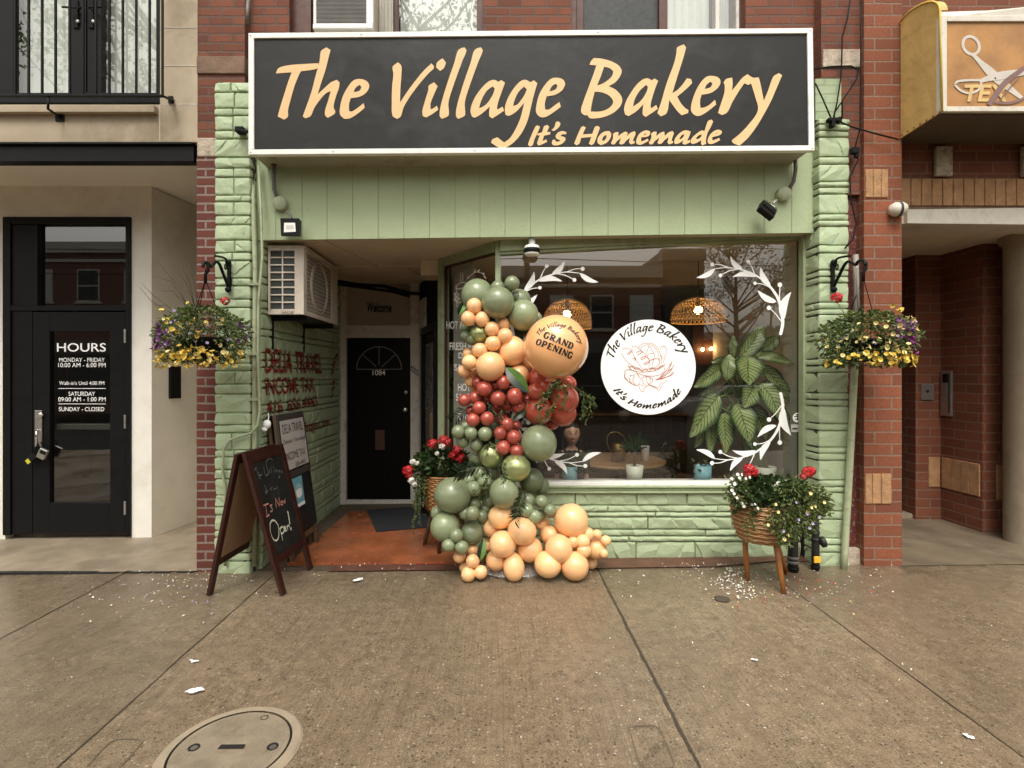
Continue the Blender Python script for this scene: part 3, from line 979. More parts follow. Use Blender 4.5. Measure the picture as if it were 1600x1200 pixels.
    # close the back so the masonry has thickness
    def skirt(line):
        nonlocal verts, f
        nn = n.reshape(-1, 2)[line]
        bk = verts[line].copy()
        bk[:, 0] -= nn[:, 0] * 0.06 + n.reshape(-1, 2)[line][:, 0] * h.reshape(-1)[line]
        bk[:, 1] -= nn[:, 1] * 0.06 + n.reshape(-1, 2)[line][:, 1] * h.reshape(-1)[line]
        b = len(verts)
        verts = np.vstack([verts, bk])
        for i in range(len(line) - 1):
            f.append([int(line[i]), int(line[i + 1]), b + i + 1, b + i])
    skirt(idx[:, -1]); skirt(idx[0, :]); skirt(idx[-1, :])
    o = np_mesh(name, verts, f, mat, parent, smooth=False)
    def place(u, v, lift=0.0015):
        u, v = np.atleast_1d(u), np.atleast_1d(v)
        p, n = base(u)
        h = hfun(u, v) + lift
        return np.stack([p[..., 0] + n[..., 0] * h, p[..., 1] + n[..., 1] * h, v], -1)
    return o, place

# ------------------------------------------------------------------ the bakery building
bakery = thing("shop_building", "brick shop building with sage green stone front and recessed black entrance door", "building", (0.3, 4.6, 0))

SZ = lambda x: 2.832 + 0.0135 * (x + 2.1)          # height of the entrance soffit

# upper brick storey
m = MB()
m.box(-2.19, -1.824, 4.60, 4.95, 2.95, 8)
m.box(-1.824, -0.129, 4.60, 4.95, 2.95, 4.20)
m.box(-0.129, 0.644, 4.60, 4.95, 2.95, 8)
m.box(0.644, 2.166, 4.60, 4.95, 2.95, 4.20)
m.box(2.166, 2.82, 4.60, 4.95, 2.95, 8)
m.box(-1.824, -0.129, 4.60, 4.95, 5.9, 8)
m.box(0.644, 2.166, 4.60, 4.95, 5.9, 8)
m.build("upper_wall", m_brick_up, bakery)
MB().box(-2.6, 3.1, 4.95, 12, 3.15, 8).build("upper_block", m_darkroom, bakery)
MB().box(-2.565, -2.165, 4.50, 5.3, 3.64, 8).build("pier", m_brick_up, bakery)
MB().box(2.765, 3.105, 4.50, 5.3, 3.2, 8).build("pier", m_brick_up, bakery)
MB().box(-2.57, -2.16, 4.485, 4.6, PZ(115, 4.49), PZ(88, 4.49)).build("stone_band", m_brownstone, bakery, bevel=0.006)
MB().box(2.775, 3.10, 4.485, 4.6, PZ(105, 4.49), PZ(77, 4.49)).build("stone_band", m_palestone, bakery, bevel=0.006)
# white-jointed brick strip on the left, maroon painted strip on the right
MB().box(-2.58, -2.37, 4.505, 7.2, -0.1, PZ(245, 4.5)).build("brick_pier", m_brick_white, bakery)
MB().box(-2.575, -2.375, 4.495, 4.8, PZ(245, 4.5), PZ(215, 4.5)).build("pier_capstone", m_palestone, bakery, bevel=0.012)
MB().box(2.90, 3.12, 4.545, 5.2, 0.30, 4.05).build("painted_brick_strip", m_brick_maroon, bakery)
MB().box(2.93, 3.125, 4.50, 4.8, -0.05, 0.17).build("base_block", m_palestone, bakery, bevel=0.012)
MB().box(2.905, 3.118, 4.548, 4.9, 0.15, 0.31).build("base_brick", m_brick_maroon, bakery)

# green rough stone: two pilasters, entrance side wall, wall under the window
pil_l, _ = stone_path("pilaster", [(-2.392, 4.66), (-2.392, 4.475), (-2.115, 4.475), (-2.085, 4.62)], -0.06, PZ(128, 4.47), [.15, .075, .12, .06, .145, .07, .10], bakery, m_green, seed=3, blk=None, split=(0.33, 0.55), depth=0.016)
pil_r, _ = stone_path("pilaster", [(2.728, 4.66), (2.738, 4.475), (2.968, 4.475), (2.968, 4.60)], -0.03, PZ(185, 4.47), [.185, .06, .055, .15, .065, .16, .05, .06], bakery, m_green, seed=8, blk=None, depth=0.016)
MB().box(2.71, 2.93, 4.49, 4.70, PZ(186, 4.47), PZ(121, 4.47)).build("painted_brick_head", brick("green_painted_brick", tuple(c * 1.02 for c in GREEN), tuple(c * 0.93 for c in GREEN), tuple(c * 0.85 for c in GREEN), dark=tuple(c * 0.8 for c in GREEN), grime=0.1, rough=0.55), bakery)
side_wall, side_place = stone_path("entrance_side_wall", [(-2.055, 4.56), (-2.055, 6.86)], -0.04, 2.86, [.145, .06, .135, .055, .07], bakery, m_green, seed=21, blk=(0.45, 0.95), depth=0.022, relief=0.016, res=0.008)
low_wall, _ = stone_path("window_wall", [(-0.60, 5.45), (0.0, 4.715), (2.70, 4.715)], -0.02, 0.625, None, bakery, m_green, seed=33, blk=(0.35, 0.85), depth=0.024, relief=0.026,
                         rows=[-0.02, 0.165, 0.215, 0.275, 0.385, 0.43, 0.49, 0.625])
m = MB()
m.box(-2.4, -2.09, 4.50, 7.0, -0.1, 4.1)
m.box(-2.10, -2.075, 4.58, 7.0, -0.1, 2.9)
m.box(2.73, 2.95, 4.50, 4.80, -0.1, 4.0)
m.prism([(0.02, 4.74, -0.1), (2.78, 4.74, -0.1), (2.78, 4.9, -0.1), (0.06, 4.9, -0.1)], (0, 0, 0.72))
m.prism([(-0.57, 5.46, -0.1), (0.02, 4.74, -0.1), (0.06, 4.9, -0.1), (-0.5, 5.56, -0.1)], (0, 0, 0.72))
m.build("wall_core", m_darkroom, bakery)

# painted boards above the entrance, soffit
m = MB()
x, k = -2.12, 0
edges = [397, 431, 472, 511, 551, 591, 631, 671, 711, 750, 789, 829, 868, 910, 950, 990, 1030, 1070, 1111, 1153, 1194, 1237, 1277]
for a, b in zip(edges[:-1], edges[1:]):
    x0, x1 = PX(a, 4.55) + 0.0016, PX(b, 4.55) - 0.0016
    z0a, z0b = SZ(x0) - 0.012, SZ(x1) - 0.012
    m.hexa([(x0, 4.55, z0a), (x1, 4.55, z0b), (x1, 4.57, z0b), (x0, 4.57, z0a), (x0, 4.55, 3.62), (x1, 4.55, 3.62), (x1, 4.57, 3.62), (x0, 4.57, 3.62)])
m.build("fascia_board", m_green2, bakery, bevel=0.002, seg=1)
MB().hexa([(-2.12, 4.556, SZ(-2.12) - 0.005), (2.72, 4.556, SZ(2.72) - 0.005), (2.72, 4.60, SZ(2.72) - 0.005), (-2.12, 4.60, SZ(-2.12) - 0.005),
           (-2.12, 4.556, 3.62), (2.72, 4.556, 3.62), (2.72, 4.60, 3.62), (-2.12, 4.60, 3.62)]).build("fascia_backing", m_greentrim, bakery)
MB().hexa([(-2.6, 4.58, SZ(-2.6)), (2.98, 4.58, SZ(2.98)), (2.98, 7.0, SZ(2.98)), (-2.6, 7.0, SZ(-2.6)),
           (-2.6, 4.58, 3.1), (2.98, 4.58, 3.1), (2.98, 7.0, 3.1), (-2.6, 7.0, 3.1)]).build("soffit", m_soffit, bakery)
m = MB()
for a, b in (((-1.55, 4.62), (-1.33, 5.75)), ((-2.05, 5.75), (-0.6, 5.75)), ((-2.05, 4.75), (-1.53, 4.75)), ((-1.05, 5.75), (-0.86, 6.8)), ((-0.55, 5.5), (0.02, 4.80)), ((0.0, 4.80), (2.7, 4.80))):
    m.bar((a[0], a[1], SZ(a[0]) - 0.006), (b[0], b[1], SZ(b[0]) - 0.006), 0.07, 0.012)
m.build("soffit_batten", m_soffit, bakery)
m = MB()
m.box(-0.80, -0.62, 5.45, 5.75, SZ(-0.7) - 0.16, SZ(-0.7) - 0.001)
m.build("soffit_box", m_soffit, bakery, bevel=0.004)

# back of the entrance: door, frame, transom
DY = 6.85
door = MB()
door.box(PX(542, DY), PX(642, DY), DY + 0.02, DY + 0.06, 0.03, PZ(528, DY))
for x0, x1, z0, z1 in ((555, 587, .22, .62), (598, 630, .22, .62), (555, 587, .75, 1.25), (598, 630, .75, 1.25)):
    X0, X1 = PX(x0, DY), PX(x1, DY)
    door.box(X0, X1, DY + 0.012, DY + 0.021, z0, z0 + 0.018); door.box(X0, X1, DY + 0.012, DY + 0.021, z1 - 0.018, z1)
    door.box(X0, X0 + 0.018, DY + 0.013, DY + 0.021, z0 + .018, z1 - .018); door.box(X1 - 0.018, X1, DY + 0.013, DY + 0.021, z0 + .018, z1 - .018)
dobj = door.build("door", m_blackdoor, bakery)
cx, cz, r = PX(592, DY), PZ(577, DY), 0.293
fan = MB()
fan.flat(*ribbon2d([(cx + r * math.cos(a), cz + r * math.sin(a)) for a in np.linspace(0, math.pi, 20)], 0.014), lambda x, y: (x, DY + 0.010, y))
for a in (math.radians(42), math.radians(90), math.radians(138)):
    fan.flat(*ribbon2d([(cx + 0.05 * math.cos(a), cz + 0.05 * math.sin(a)), (cx + r * math.cos(a), cz + r * math.sin(a))], 0.012), lambda x, y: (x, DY + 0.010, y))
fan.flat(*ribbon2d([(cx - r, cz), (cx + r, cz)], 0.012), lambda x, y: (x, DY + 0.010, y))
fan.build("fanlight", m_greyflash, dobj)
v, f, _ = text2d("1084", 0.01)
MB().flat(v, f, lambda x, y: P(582 + 20 * x, 586.5 - 8.5 * y, DY + 0.008)).build("house_number", m_alu, dobj)
MB().lathe([(0.0, -.03), (0.03, -.03), (0.035, -.015), (0.02, 0), (0.02, .03)], P(633, 640, DY - 0.02), (0, 1, 0), 14).build("knob", m_chrome, dobj)
MB().lathe([(0.0, -.01), (0.024, -.01), (0.026, 0.012)], P(634, 613, DY + 0.01), (0, 1, 0), 14).build("deadbolt", m_metal, dobj)
MB().box(PX(586, DY), PX(601, DY), DY + 0.005, DY + 0.02, PZ(703, DY), PZ(672, DY)).build("mail_slot", m_brownframe, dobj, bevel=0.003)
m = MB()
m.box(PX(529, DY), PX(542, DY), DY - 0.04, DY + 0.07, -0.02, PZ(438, DY))
m.box(PX(642, DY), PX(656, DY), DY - 0.04, DY + 0.07, -0.02, PZ(438, DY))
m.box(PX(542, DY), PX(642, DY), DY - 0.035, DY + 0.07, PZ(528, DY), PZ(519, DY))
m.box(PX(542, DY), PX(642, DY), DY - 0.025, DY + 0.07, PZ(519, DY), PZ(508, DY))
m.box(PX(542, DY), PX(642, DY), DY - 0.02, DY + 0.06, -0.02, 0.035)
m.build("door_frame", m_whitetrim, bakery, bevel=0.003)
m = MB()
m.box(PX(542, DY), PX(642, DY), DY + 0.0, DY + 0.06, PZ(508, DY), SZ(-1.6))
for a, b, c, d in ((547, 637, 503, 500), (547, 637, 455, 452)):
    m.box(PX(a, DY), PX(b, DY), DY - 0.012, DY + 0.002, PZ(c, DY), PZ(d, DY))
m.box(PX(547, DY), PX(550, DY), DY - 0.012, DY + 0.002, PZ(500, DY), PZ(455, DY))
m.box(PX(634, DY), PX(637, DY), DY - 0.012, DY + 0.002, PZ(500, DY), PZ(455, DY))
tp = m.build("transom_panel", M("dingy_transom", (0.42, 0.37, 0.30), 0.6, var=0.1), bakery)
v, f, _ = text2d("Welcome", 0.035, 0.25)
MB().flat(v, f, lambda x, y: P(574 + 38 * x, 488 - 15.5 * y + 0.5 * x, DY - 0.008)).build("lettering", m_black_ink, tp)
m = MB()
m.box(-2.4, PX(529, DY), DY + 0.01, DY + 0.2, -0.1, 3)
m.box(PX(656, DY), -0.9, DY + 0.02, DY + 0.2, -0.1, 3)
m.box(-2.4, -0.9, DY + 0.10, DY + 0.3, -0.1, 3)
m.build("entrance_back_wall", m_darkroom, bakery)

# side entrance to the shop on the right of the passage
A, B = Vector((-0.60, 5.47, 0)), Vector((-1.03, 6.85, 0))
sd = (B - A).normalized(); sn = Vector((-sd.y, sd.x, 0))
def side_pt(t, off, z): return A + (B - A) * t + sn * off + Vector((0, 0, z))
def side_box(mb, t0, t1, o0, o1, z0, z1):
    mb.hexa([side_pt(t0, o0, z0), side_pt(t1, o0, z0), side_pt(t1, o1, z0), side_pt(t0, o1, z0), side_pt(t0, o0, z1), side_pt(t1, o0, z1), side_pt(t1, o1, z1), side_pt(t0, o1, z1)])
m = MB(); side_box(m, 0, 1, -0.12, -0.02, -0.1, 2.9)
m.build("passage_wall", m_blackmatt, bakery)
sdoor = MB(); side_box(sdoor, 0.10, 0.62, -0.02, 0.02, 0.02, 2.13)
sdo = sdoor.build("door", m_black, bakery)
m = MB(); side_box(m, 0.20, 0.54, 0.02, 0.026, 0.25, 2.02)
m.build("pane", M("curtained_door_glass", (0.17, 0.155, 0.135), 0.25, var=0.25, vs=3), sdo)
m = MB(); side_box(m, 0.155, 0.185, 0.03, 0.07, 0.85, 1.25)
m.build("handle", m_oldwood, sdo)
m = MB(); side_box(m, 0.66, 0.95, -0.02, 0.012, 0.02, 2.6); m.build("passage_panel", m_whitetrim, bakery)
m = MB(); side_box(m, 0.62, 0.67, -0.02, 0.05, 0.0, 2.2); side_box(m, 0.05, 0.10, -0.02, 0.05, 0.0, 2.2); side_box(m, 0.05, 0.67, -0.02, 0.055, 2.13, 2.22)
m.build("door_frame", m_black, bakery, bevel=0.004)
for pts in (((642, 571), (655, 580), (655, 589), (642, 579)),):
    MB().prism([P(x, y, DY - 0.043) for x, y in pts], (0, -0.002, 0)).build("notice", m_black_ink, bakery)
    MB().prism([P(x, y, DY - 0.046) for x, y in ((643.2, 573.6), (653.8, 581), (653.8, 586.8), (643.2, 578.6))], (0, -0.001, 0)).build("notice_face", m_whitetrim, bakery)
    v, f, _ = text2d("CLOSED", 0.02)
    MB().flat(v, f, lambda x, y: P(644 + 9 * x, 578.3 + 7.2 * x - 3.6 * y, DY - 0.0485)).build("lettering", m_black_ink, bakery)

# shop window: frame, panes, sill
WY = 4.75
ZB, ZT = 0.700, lambda x: 2.735 + 0.052 * x
win = MB()
win.box(2.775, 2.86, WY - 0.045, WY + 0.08, 0.64, 2.92)                  # right jamb
win.box(2.70, 2.775, WY - 0.10, WY - 0.02, 0.60, 2.90)
win.box(2.74, 2.79, WY - 0.125, WY - 0.09, 0.60, 2.90)
win.box(-0.024, 0.024, WY - 0.035, WY + 0.05, 0.66, 2.86)                # corner post
win.hexa([(0.02, WY - 0.04, ZT(0)), (2.78, WY - 0.04, ZT(2.78)), (2.78, WY + 0.06, ZT(2.78)), (0.02, WY + 0.06, ZT(0)),
          (0.02, WY - 0.04, 2.93), (2.78, WY - 0.04, 2.93), (2.78, WY + 0.06, 2.93), (0.02, WY + 0.06, 2.93)])
win.hexa([(0.02, WY - 0.065, ZT(0) + .025), (2.78, WY - 0.065, ZT(2.78) + .025), (2.78, WY - 0.038, ZT(2.78) + .025), (0.02, WY - 0.038, ZT(0) + .025),
          (0.02, WY - 0.065, 2.93), (2.78, WY - 0.065, 2.93), (2.78, WY - 0.038, 2.93), (0.02, WY - 0.038, 2.93)])
wobj = win.build("shop_window", m_greentrim, bakery, bevel=0.004)
MB().quad((0.02, WY, ZB - 0.02), (2.79, WY, ZB - 0.02), (2.79, WY, 2.93), (0.02, WY, 2.93)).build("pane", m_glass, wobj)
m = MB()
m.box(2.757, 2.776, WY - 0.012, WY + 0.004, ZB, 2.87)
m.build("putty_strip", M("bare_wood_strip", (0.20, 0.105, 0.06), 0.7, var=0.3, vs=30), wobj)
m = MB()
m.box(0.0, 2.775, WY - 0.05, WY + 0.05, 0.665, 0.700)
m.build("sill", m_alu, wobj, bevel=0.004)
m = MB()
m.box(-0.01, 2.72, WY - 0.075, WY - 0.02, 0.652, 0.664)
m.box(-0.01, 2.72, WY - 0.055, WY - 0.02, 0.622, 0.650)
m.box(-0.01, 2.72, WY - 0.085, WY - 0.02, 0.606, 0.620)
m.build("sill_moulding", m_greentrim, wobj, bevel=0.003)

ang = MB()
a0, a1 = Vector((-0.575, 5.43, 0)), Vector((0.0, WY, 0))
ad = (a1 - a0).normalized(); an = Vector((ad.y, -ad.x, 0))
def ang_pt(t, off, z): return a0 + (a1 - a0) * t + an * off + Vector((0, 0, z))
def ang_box(mb, t0, t1, o0, o1, z0, z1, z1b=None):
    z1b = z1 if z1b is None else z1b
    mb.hexa([ang_pt(t0, o0, z0), ang_pt(t1, o0, z0), ang_pt(t1, o1, z0), ang_pt(t0, o1, z0), ang_pt(t0, o0, z1), ang_pt(t1, o0, z1b), ang_pt(t1, o1, z1b), ang_pt(t0, o1, z1)])
ang_box(ang, -0.02, 0.075, -0.04, 0.045, 0.0, 2.88)
ang_box(ang, 0.075, 0.99, -0.03, 0.035, 2.765, 2.88)
ang_box(ang, 0.075, 0.99, -0.03, 0.045, 0.62, 0.70)
aobj = ang.build("angled_window", m_greentrim, bakery, bevel=0.004)
m = MB(); m.quad(ang_pt(0.07, 0, 0.69), ang_pt(0.99, 0, 0.69), ang_pt(0.99, 0, 2.78), ang_pt(0.07, 0, 2.78))
m.build("pane", m_glass, aobj)
m = MB(); ang_box(m, 0.078, 0.09, -0.01, 0.02, 0.70, 2.77); ang_box(m, 0.09, 0.98, -0.01, 0.02, 2.748, 2.764)
m.build("putty_strip", M("dark_wood_strip", (0.06, 0.026, 0.014), 0.7, var=0.3, vs=30), aobj)
# a pale blind hangs behind the left half of the angled pane
m = MB(); ang_box(m, 0.10, 0.47, -0.10, -0.08, 0.70, 2.78)
m.build("blind", M("pale_blind", (0.42, 0.40, 0.35), 0.9, var=0.08, vs=2), aobj)

def ang_text(s, x0, x1, y0, y1, mat=m_white, bold=0.0):
    """lettering on the angled pane between photo pixels (left, right, top, bottom)"""
    v, f, _ = text2d(s, bold)
    def on(px, py):
        # ray through the pixel meets the pane
        k = (px - VX) / FPX
        # a0 + t(a1-a0) with x = k*y
        dx, dy = a1.x - a0.x, a1.y - a0.y
        t = (k * a0.y - a0.x) / (dx - k * dy)
        p = a0 + (a1 - a0) * t + an * 0.004
        return Vector((p.x, p.y, HC - (py - VY) / FPX * p.y))
    return MB().flat(v, f, lambda x, y: on(x0 + (x1 - x0) * x, y1 + (y0 - y1) * y)), on
SER = (("HOT & COLD", 698, 750, 502, 514), ("FRESH BAKED", 703, 762, 535, 547), ("DAILY", 717, 745, 551, 560), ("SALADS", 710, 750, 569, 579),
       ("HOT LUNCH", 716, 770, 599, 611), ("SANDWICHES", 713, 770, 615, 626), ("CAKES", 716, 745, 645, 656))
for s, x0, x1, y0, y1 in SER:
    mb, on = ang_text(s, x0, x1, y0, y1, bold=0.004)
    mb.build("lettering", m_white, aobj)
cup = MB()
onp = lambda x, y: on(640 + x * 0.2415, 410 + y * 0.2415)
cup.flat(*ribbon2d([(305, 150), (330, 133), (362, 130), (368, 143), (345, 165), (315, 172), (303, 160), (305, 150)], 6), onp)
cup.flat(*ribbon2d([(303, 165), (308, 195), (325, 212)], 6), onp)
cup.flat(*ribbon2d([(325, 125), (333, 100), (328, 80), (336, 64)], 4), onp)
cup.flat(*ribbon2d([(340, 122), (348, 98), (343, 82), (349, 66)], 4), onp)
for q in ((295, 205, 9), (305, 222, 10), (295, 240, 9), (308, 250, 8), (320, 235, 8)):
    cup.flat(*disc2d(*q), onp)
v, f, _ = text2d("OPEN", 0.02)
cup.flat(v, f, lambda x, y: onp(303 + 70 * x, 288 - 34 * y))
cup.build("cup_decal", m_whitepetal, aobj)
spr = MB()
spr.flat(*ribbon2d([(372, 108), (400, 80), (440, 62), (480, 78), (492, 105)], [3, 5, 5, 4, 3]), onp)
for b, t in (((390, 88), (372, 108)), ((440, 62), (462, 42)), ((470, 72), (492, 70)), ((482, 82), (497, 106)), ((420, 70), (432, 38))):
    spr.flat(*leaf2d(b, t, 9), onp)
spr.build("sprig_decal", m_whitepetal, aobj)

# inside the shop
m = MB()
m.box(2.86, 2.92, 4.80, 9.1, -0.05, 2.95)
m.build("interior_side_wall", m_roomgrey, bakery)
m = MB()
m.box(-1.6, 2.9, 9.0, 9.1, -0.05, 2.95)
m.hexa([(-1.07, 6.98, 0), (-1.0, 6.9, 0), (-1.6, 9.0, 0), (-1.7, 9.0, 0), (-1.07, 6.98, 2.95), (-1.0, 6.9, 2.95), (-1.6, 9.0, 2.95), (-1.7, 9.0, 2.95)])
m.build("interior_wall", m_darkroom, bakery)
MB().box(-1.7, 2.9, 7.0, 9.1, 2.86, 2.95).build("interior_ceiling", m_soffit, bakery)
MB().prism([(0.06, 4.90, -0.06), (2.9, 4.90, -0.06), (2.9, 9.1, -0.06), (-1.7, 9.1, -0.06), (-1.0, 6.9, -0.06), (-0.5, 5.56, -0.06)], (0, 0, 0.08)).build("interior_floor", m_roomfloor, bakery)
MB().prism([(0.03, 4.80, 0.60), (2.86, 4.80, 0.60), (2.86, 5.12, 0.60), (0.2, 5.12, 0.60), (-0.35, 5.75, 0.60), (-0.55, 5.5, 0.60)], (0, 0, 0.05)).build("display_ledge", m_roomgrey, bakery)
MB().prism([(0.24, 5.08, 0.0), (2.86, 5.08, 0.0), (2.86, 5.11, 0.0), (0.24, 5.11, 0.0)], (0, 0, 0.60)).build("ledge_front", m_darkroom, bakery)

# first-floor windows above the sign
def upper_window(x0, x1, panes):
    """panes: list of (px0, px1, kind)"""
    m = MB()
    for a, b, k in panes:
        if k == 'frame': m.box(PX(a, 4.70), PX(b, 4.70), 4.68, 4.76, 4.2, 5.9)
        if k == 'grey': m.box(PX(a, 4.66), PX(b, 4.66), 4.63, 4.76, 4.2, 5.9)
    m.box(x0, x1, 4.66, 4.78, 4.14, 4.24)
    w = m.build("window", m_brownframe, bakery, bevel=0.004)
    for a, b, k in panes:
        X0, X1 = PX(a, 4.72), PX(b, 4.72)
        if k == 'glass':
            MB().quad((X0, 4.72, 4.2), (X1, 4.72, 4.2), (X1, 4.72, 5.9), (X0, 4.72, 5.9)).build("pane", m_glass, w)
            mm = MB()
            n = 18
            pts = [(X0 + (X1 - X0) * i / n, 4.84 + 0.012 * math.sin(i * 2.1)) for i in range(n + 1)]
            for (xa, ya), (xb, yb) in zip(pts[:-1], pts[1:]): mm.quad((xa, ya, 4.2), (xb, yb, 4.2), (xb, yb, 5.9), (xa, ya, 5.9))
            mm.build("curtain", m_curtain, w)
        if k == 'screen':
            MB().quad((X0, 4.73, 4.2), (X1, 4.73, 4.2), (X1, 4.73, 5.9), (X0, 4.73, 5.9)).build("insect_screen", m_dkgrey, w)
        if k == 'white':
            MB().box(X0, X1, 4.69, 4.75, 4.2, 5.9).build("white_bar", m_whitetrim, w)
    return w
upper_window(-1.824, -0.129, [(440, 487, 'frame'), (590, 611, 'white'), (611, 622, 'frame'), (622, 745, 'glass'), (745, 757, 'frame'), (757, 766, 'grey'), (487, 590, 'screen')])
upper_window(0.644, 2.166, [(890, 900, 'grey'), (900, 911, 'frame'), (911, 1029, 'screen'), (1029, 1042, 'frame'), (1042, 1116, 'glass'), (1116, 1122, 'white'), (1122, 1148, 'glass'), (1148, 1154, 'white'), (1154, 1172, 'frame')])

# ------------------------------------------------------------------ neighbour on the left
left_b = thing("office_building", "pale limestone and stucco building on the left with black glass door", "building", (-4.6, 4.6, 0))
m = MB()
LY = 4.50
wx0, wx1 = -9.0, PX(250, LY)
m.box(wx0, -2.57, LY, 4.9, PZ(222, LY), PZ(163, LY) - 0.002)
m.box(wx1, -2.57, LY + 0.001, 4.9, PZ(163, LY), 8)
m.build("limestone_wall", m_limestone, left_b)
for a, b, c, d in ((249.2, 250.2, 220, 163), (252, 308, 163.5, 162.5), (252, 308, 103.4, 102.6), (252, 308, 43.4, 42.6)):
    MB().box(PX(a, LY), PX(b, LY), LY - 0.002, LY + 0.01, PZ(c, LY), PZ(d, LY)).build("stone_joint", m_offwhite, left_b)
m = MB()
m.box(wx0, PX(247, LY), LY - 0.05, LY + 0.001, PZ(175, LY - .05), PZ(164, LY - .05))
m.build("window_sill", m_limestone, left_b, bevel=0.004)
m = MB()
m.box(-9, PX(309, 4.58), 4.52, 4.62, PZ(252, 4.52), PZ(223, 4.52))
m.box(-9, PX(309, 4.58), 4.49, 4.53, PZ(225, 4.49), PZ(221.5, 4.49))
m.build("fascia", m_black, left_b, bevel=0.003)
MB().box(-9, -2.58, 4.62, 8.2, 3.62, 3.75).build("soffit", m_soffitwhite, left_b)
# door wall of the recess
BY = 5.47
bx0, bx1, bzt = PX(8, BY), PX(206, BY), PZ(340, BY)
m = MB()
m.box(bx1, PX(237, BY), BY - 0.001, BY + 0.3, -0.06, 3.62)
m.box(-9, bx0, BY, BY + 0.3, -0.1, 3.62)
m.box(bx0, bx1, BY, BY + 0.3, bzt, 3.62)
m.build("stucco_wall", m_stucco, left_b)
m = MB()
m.prism([(PX(237, BY), BY + 0.002, -0.06), (PX(307, 6.1), 6.1, -0.06), (PX(307, 6.1) + 0.16, 8.0, -0.06), (-3.9, 8.0, -0.06), (-3.9, BY + 0.30, -0.06), (PX(237, BY) - 0.02, BY + 0.30, -0.06)], (0, 0, 3.67))
m.box(-3.6, -2.5, 8.0, 8.2, -0.1, 3.65)
m.box(-2.60, -2.582, 4.72, 8.0, -0.1, 3.62)  # unseen pale panel added behind the pier to bounce light into the recess
m.build("side_wall", m_beige, left_b)
tw = (PX(307, 6.1) - PX(237, BY)) / (6.1 - BY)
m = MB()
def lw(px):                       # point on that wall plane at a photo column
    k = (px - VX) / FPX
    Y = (PX(237, BY) - tw * BY) / (k - tw)
    return Vector((k * Y, Y, 0))
a, b = lw(263), lw(279)
m.hexa([(a.x + 0.002, a.y, PZ(623, a.y)), (b.x + 0.002, b.y, PZ(623, a.y)), (b.x + .03, b.y, PZ(623, a.y)), (a.x + .03, a.y, PZ(623, a.y)),
        (a.x + 0.002, a.y, PZ(572, a.y)), (b.x + 0.002, b.y, PZ(572, a.y)), (b.x + .03, b.y, PZ(572, a.y)), (a.x + .03, a.y, PZ(572, a.y))])
m.build("entry_panel", m_black, left_b, bevel=0.003)
# black door set
m = MB()
q = lambda a, b, c, d, y0, y1: m.box(PX(a, BY), PX(b, BY), y0, y1, PZ(d, BY), PZ(c, BY))
q(8, 20, 340, 835, BY - 0.03, BY + 0.10); q(199, 206, 340, 835, BY - 0.03, BY + 0.10)
q(20, 199, 340, 351, BY - 0.028, BY + 0.10); q(20, 199, 478, 486, BY - 0.028, BY + 0.10)
q(20, 57, 351, 478, BY - 0.012, BY + 0.08); q(57, 61, 351, 478, BY - 0.02, BY + 0.08)
q(20, 52, 486, 834, BY - 0.012, BY + 0.08)
dfr = m.build("door_frame", m_black, left_b, bevel=0.004)
m = MB(); m.quad(*[P(x, y, BY + 0.03) for x, y in ((61, 478), (199, 478), (199, 351), (61, 351))])
m.build("transom_pane", m_glass2, dfr)
m = MB()
q(54, 80, 488, 833, BY - 0.02, BY + 0.04); q(174, 198, 488, 833, BY - 0.02, BY + 0.04)
q(80, 174, 488, 518, BY - 0.02, BY + 0.04); q(80, 174, 785, 833, BY - 0.02, BY + 0.04)
ld = m.build("glass_door", m_black, left_b, bevel=0.003)
m = MB(); m.quad(*[P(x, y, BY + 0.01) for x, y in ((80, 785), (174, 785), (174, 518), (80, 518))])
m.build("pane", m_glass2, ld)
m = MB(); q(82, 174, 663, 672, BY + 0.05, BY + 0.09); m.build("push_bar", m_metal, ld, bevel=0.004)
m = MB(); q(58.5, 69.5, 641, 697, BY - 0.034, BY - 0.02)
hd = m.build("handle_plate", m_metal, ld, bevel=0.003)
MB().lathe([(0, -.02), (0.022, -.02), (0.024, 0)], P(64.5, 648, BY - 0.034), (0, 1, 0), 14).build("lock_cylinder", m_chrome, hd)
MB().tube([P(59, 672, BY - 0.035), P(57.5, 673, BY - 0.07), P(57, 680, BY - 0.085), P(57.5, 694, BY - 0.07), P(59, 696, BY - 0.035)], 0.011, 8).build("pull", m_chrome, hd)
kb = thing("key_lock_box", "grey combination lock box hanging from the black glass door handle", "lock box", P(67, 708, BY - .07))
R0 = Matrix.Rotation(math.radians(25), 3, 'Y')
MB().obox(P(67, 709, BY - .075), (.085, .035, .105), R0).build("case", m_metal, kb, bevel=.008)
MB().obox(P(67, 707, BY - .094), (.06, .006, .035), R0).build("dial_plate", m_blackmatt, kb)
MB().tube([P(60, 702, BY - .07), P(59, 693, BY - .08), P(64, 691, BY - .08), P(69, 699, BY - .07)], .008, 6).build("shackle", m_blackmatt, kb)
kb = thing("padlock", "black padlock with yellow face beside the grey lock box on the door handle", "padlock", P(49, 716, BY - .06))
MB().obox(P(50, 716, BY - .065), (.10, .035, .06), Matrix.Rotation(math.radians(-35), 3, 'Y')).build("case", m_blackmatt, kb, bevel=.008)
MB().obox(P(44, 721, BY - .082), (.035, .012, .045), Matrix.Rotation(math.radians(-35), 3, 'Y')).build("yellow_face", M("yellow_plastic", (.6, .55, .05), .4), kb)
MB().tube([P(54, 708, BY - .07), P(57, 698, BY - .075), P(60, 694, BY - .08)], .006, 6).build("shackle", m_blackmatt, kb)
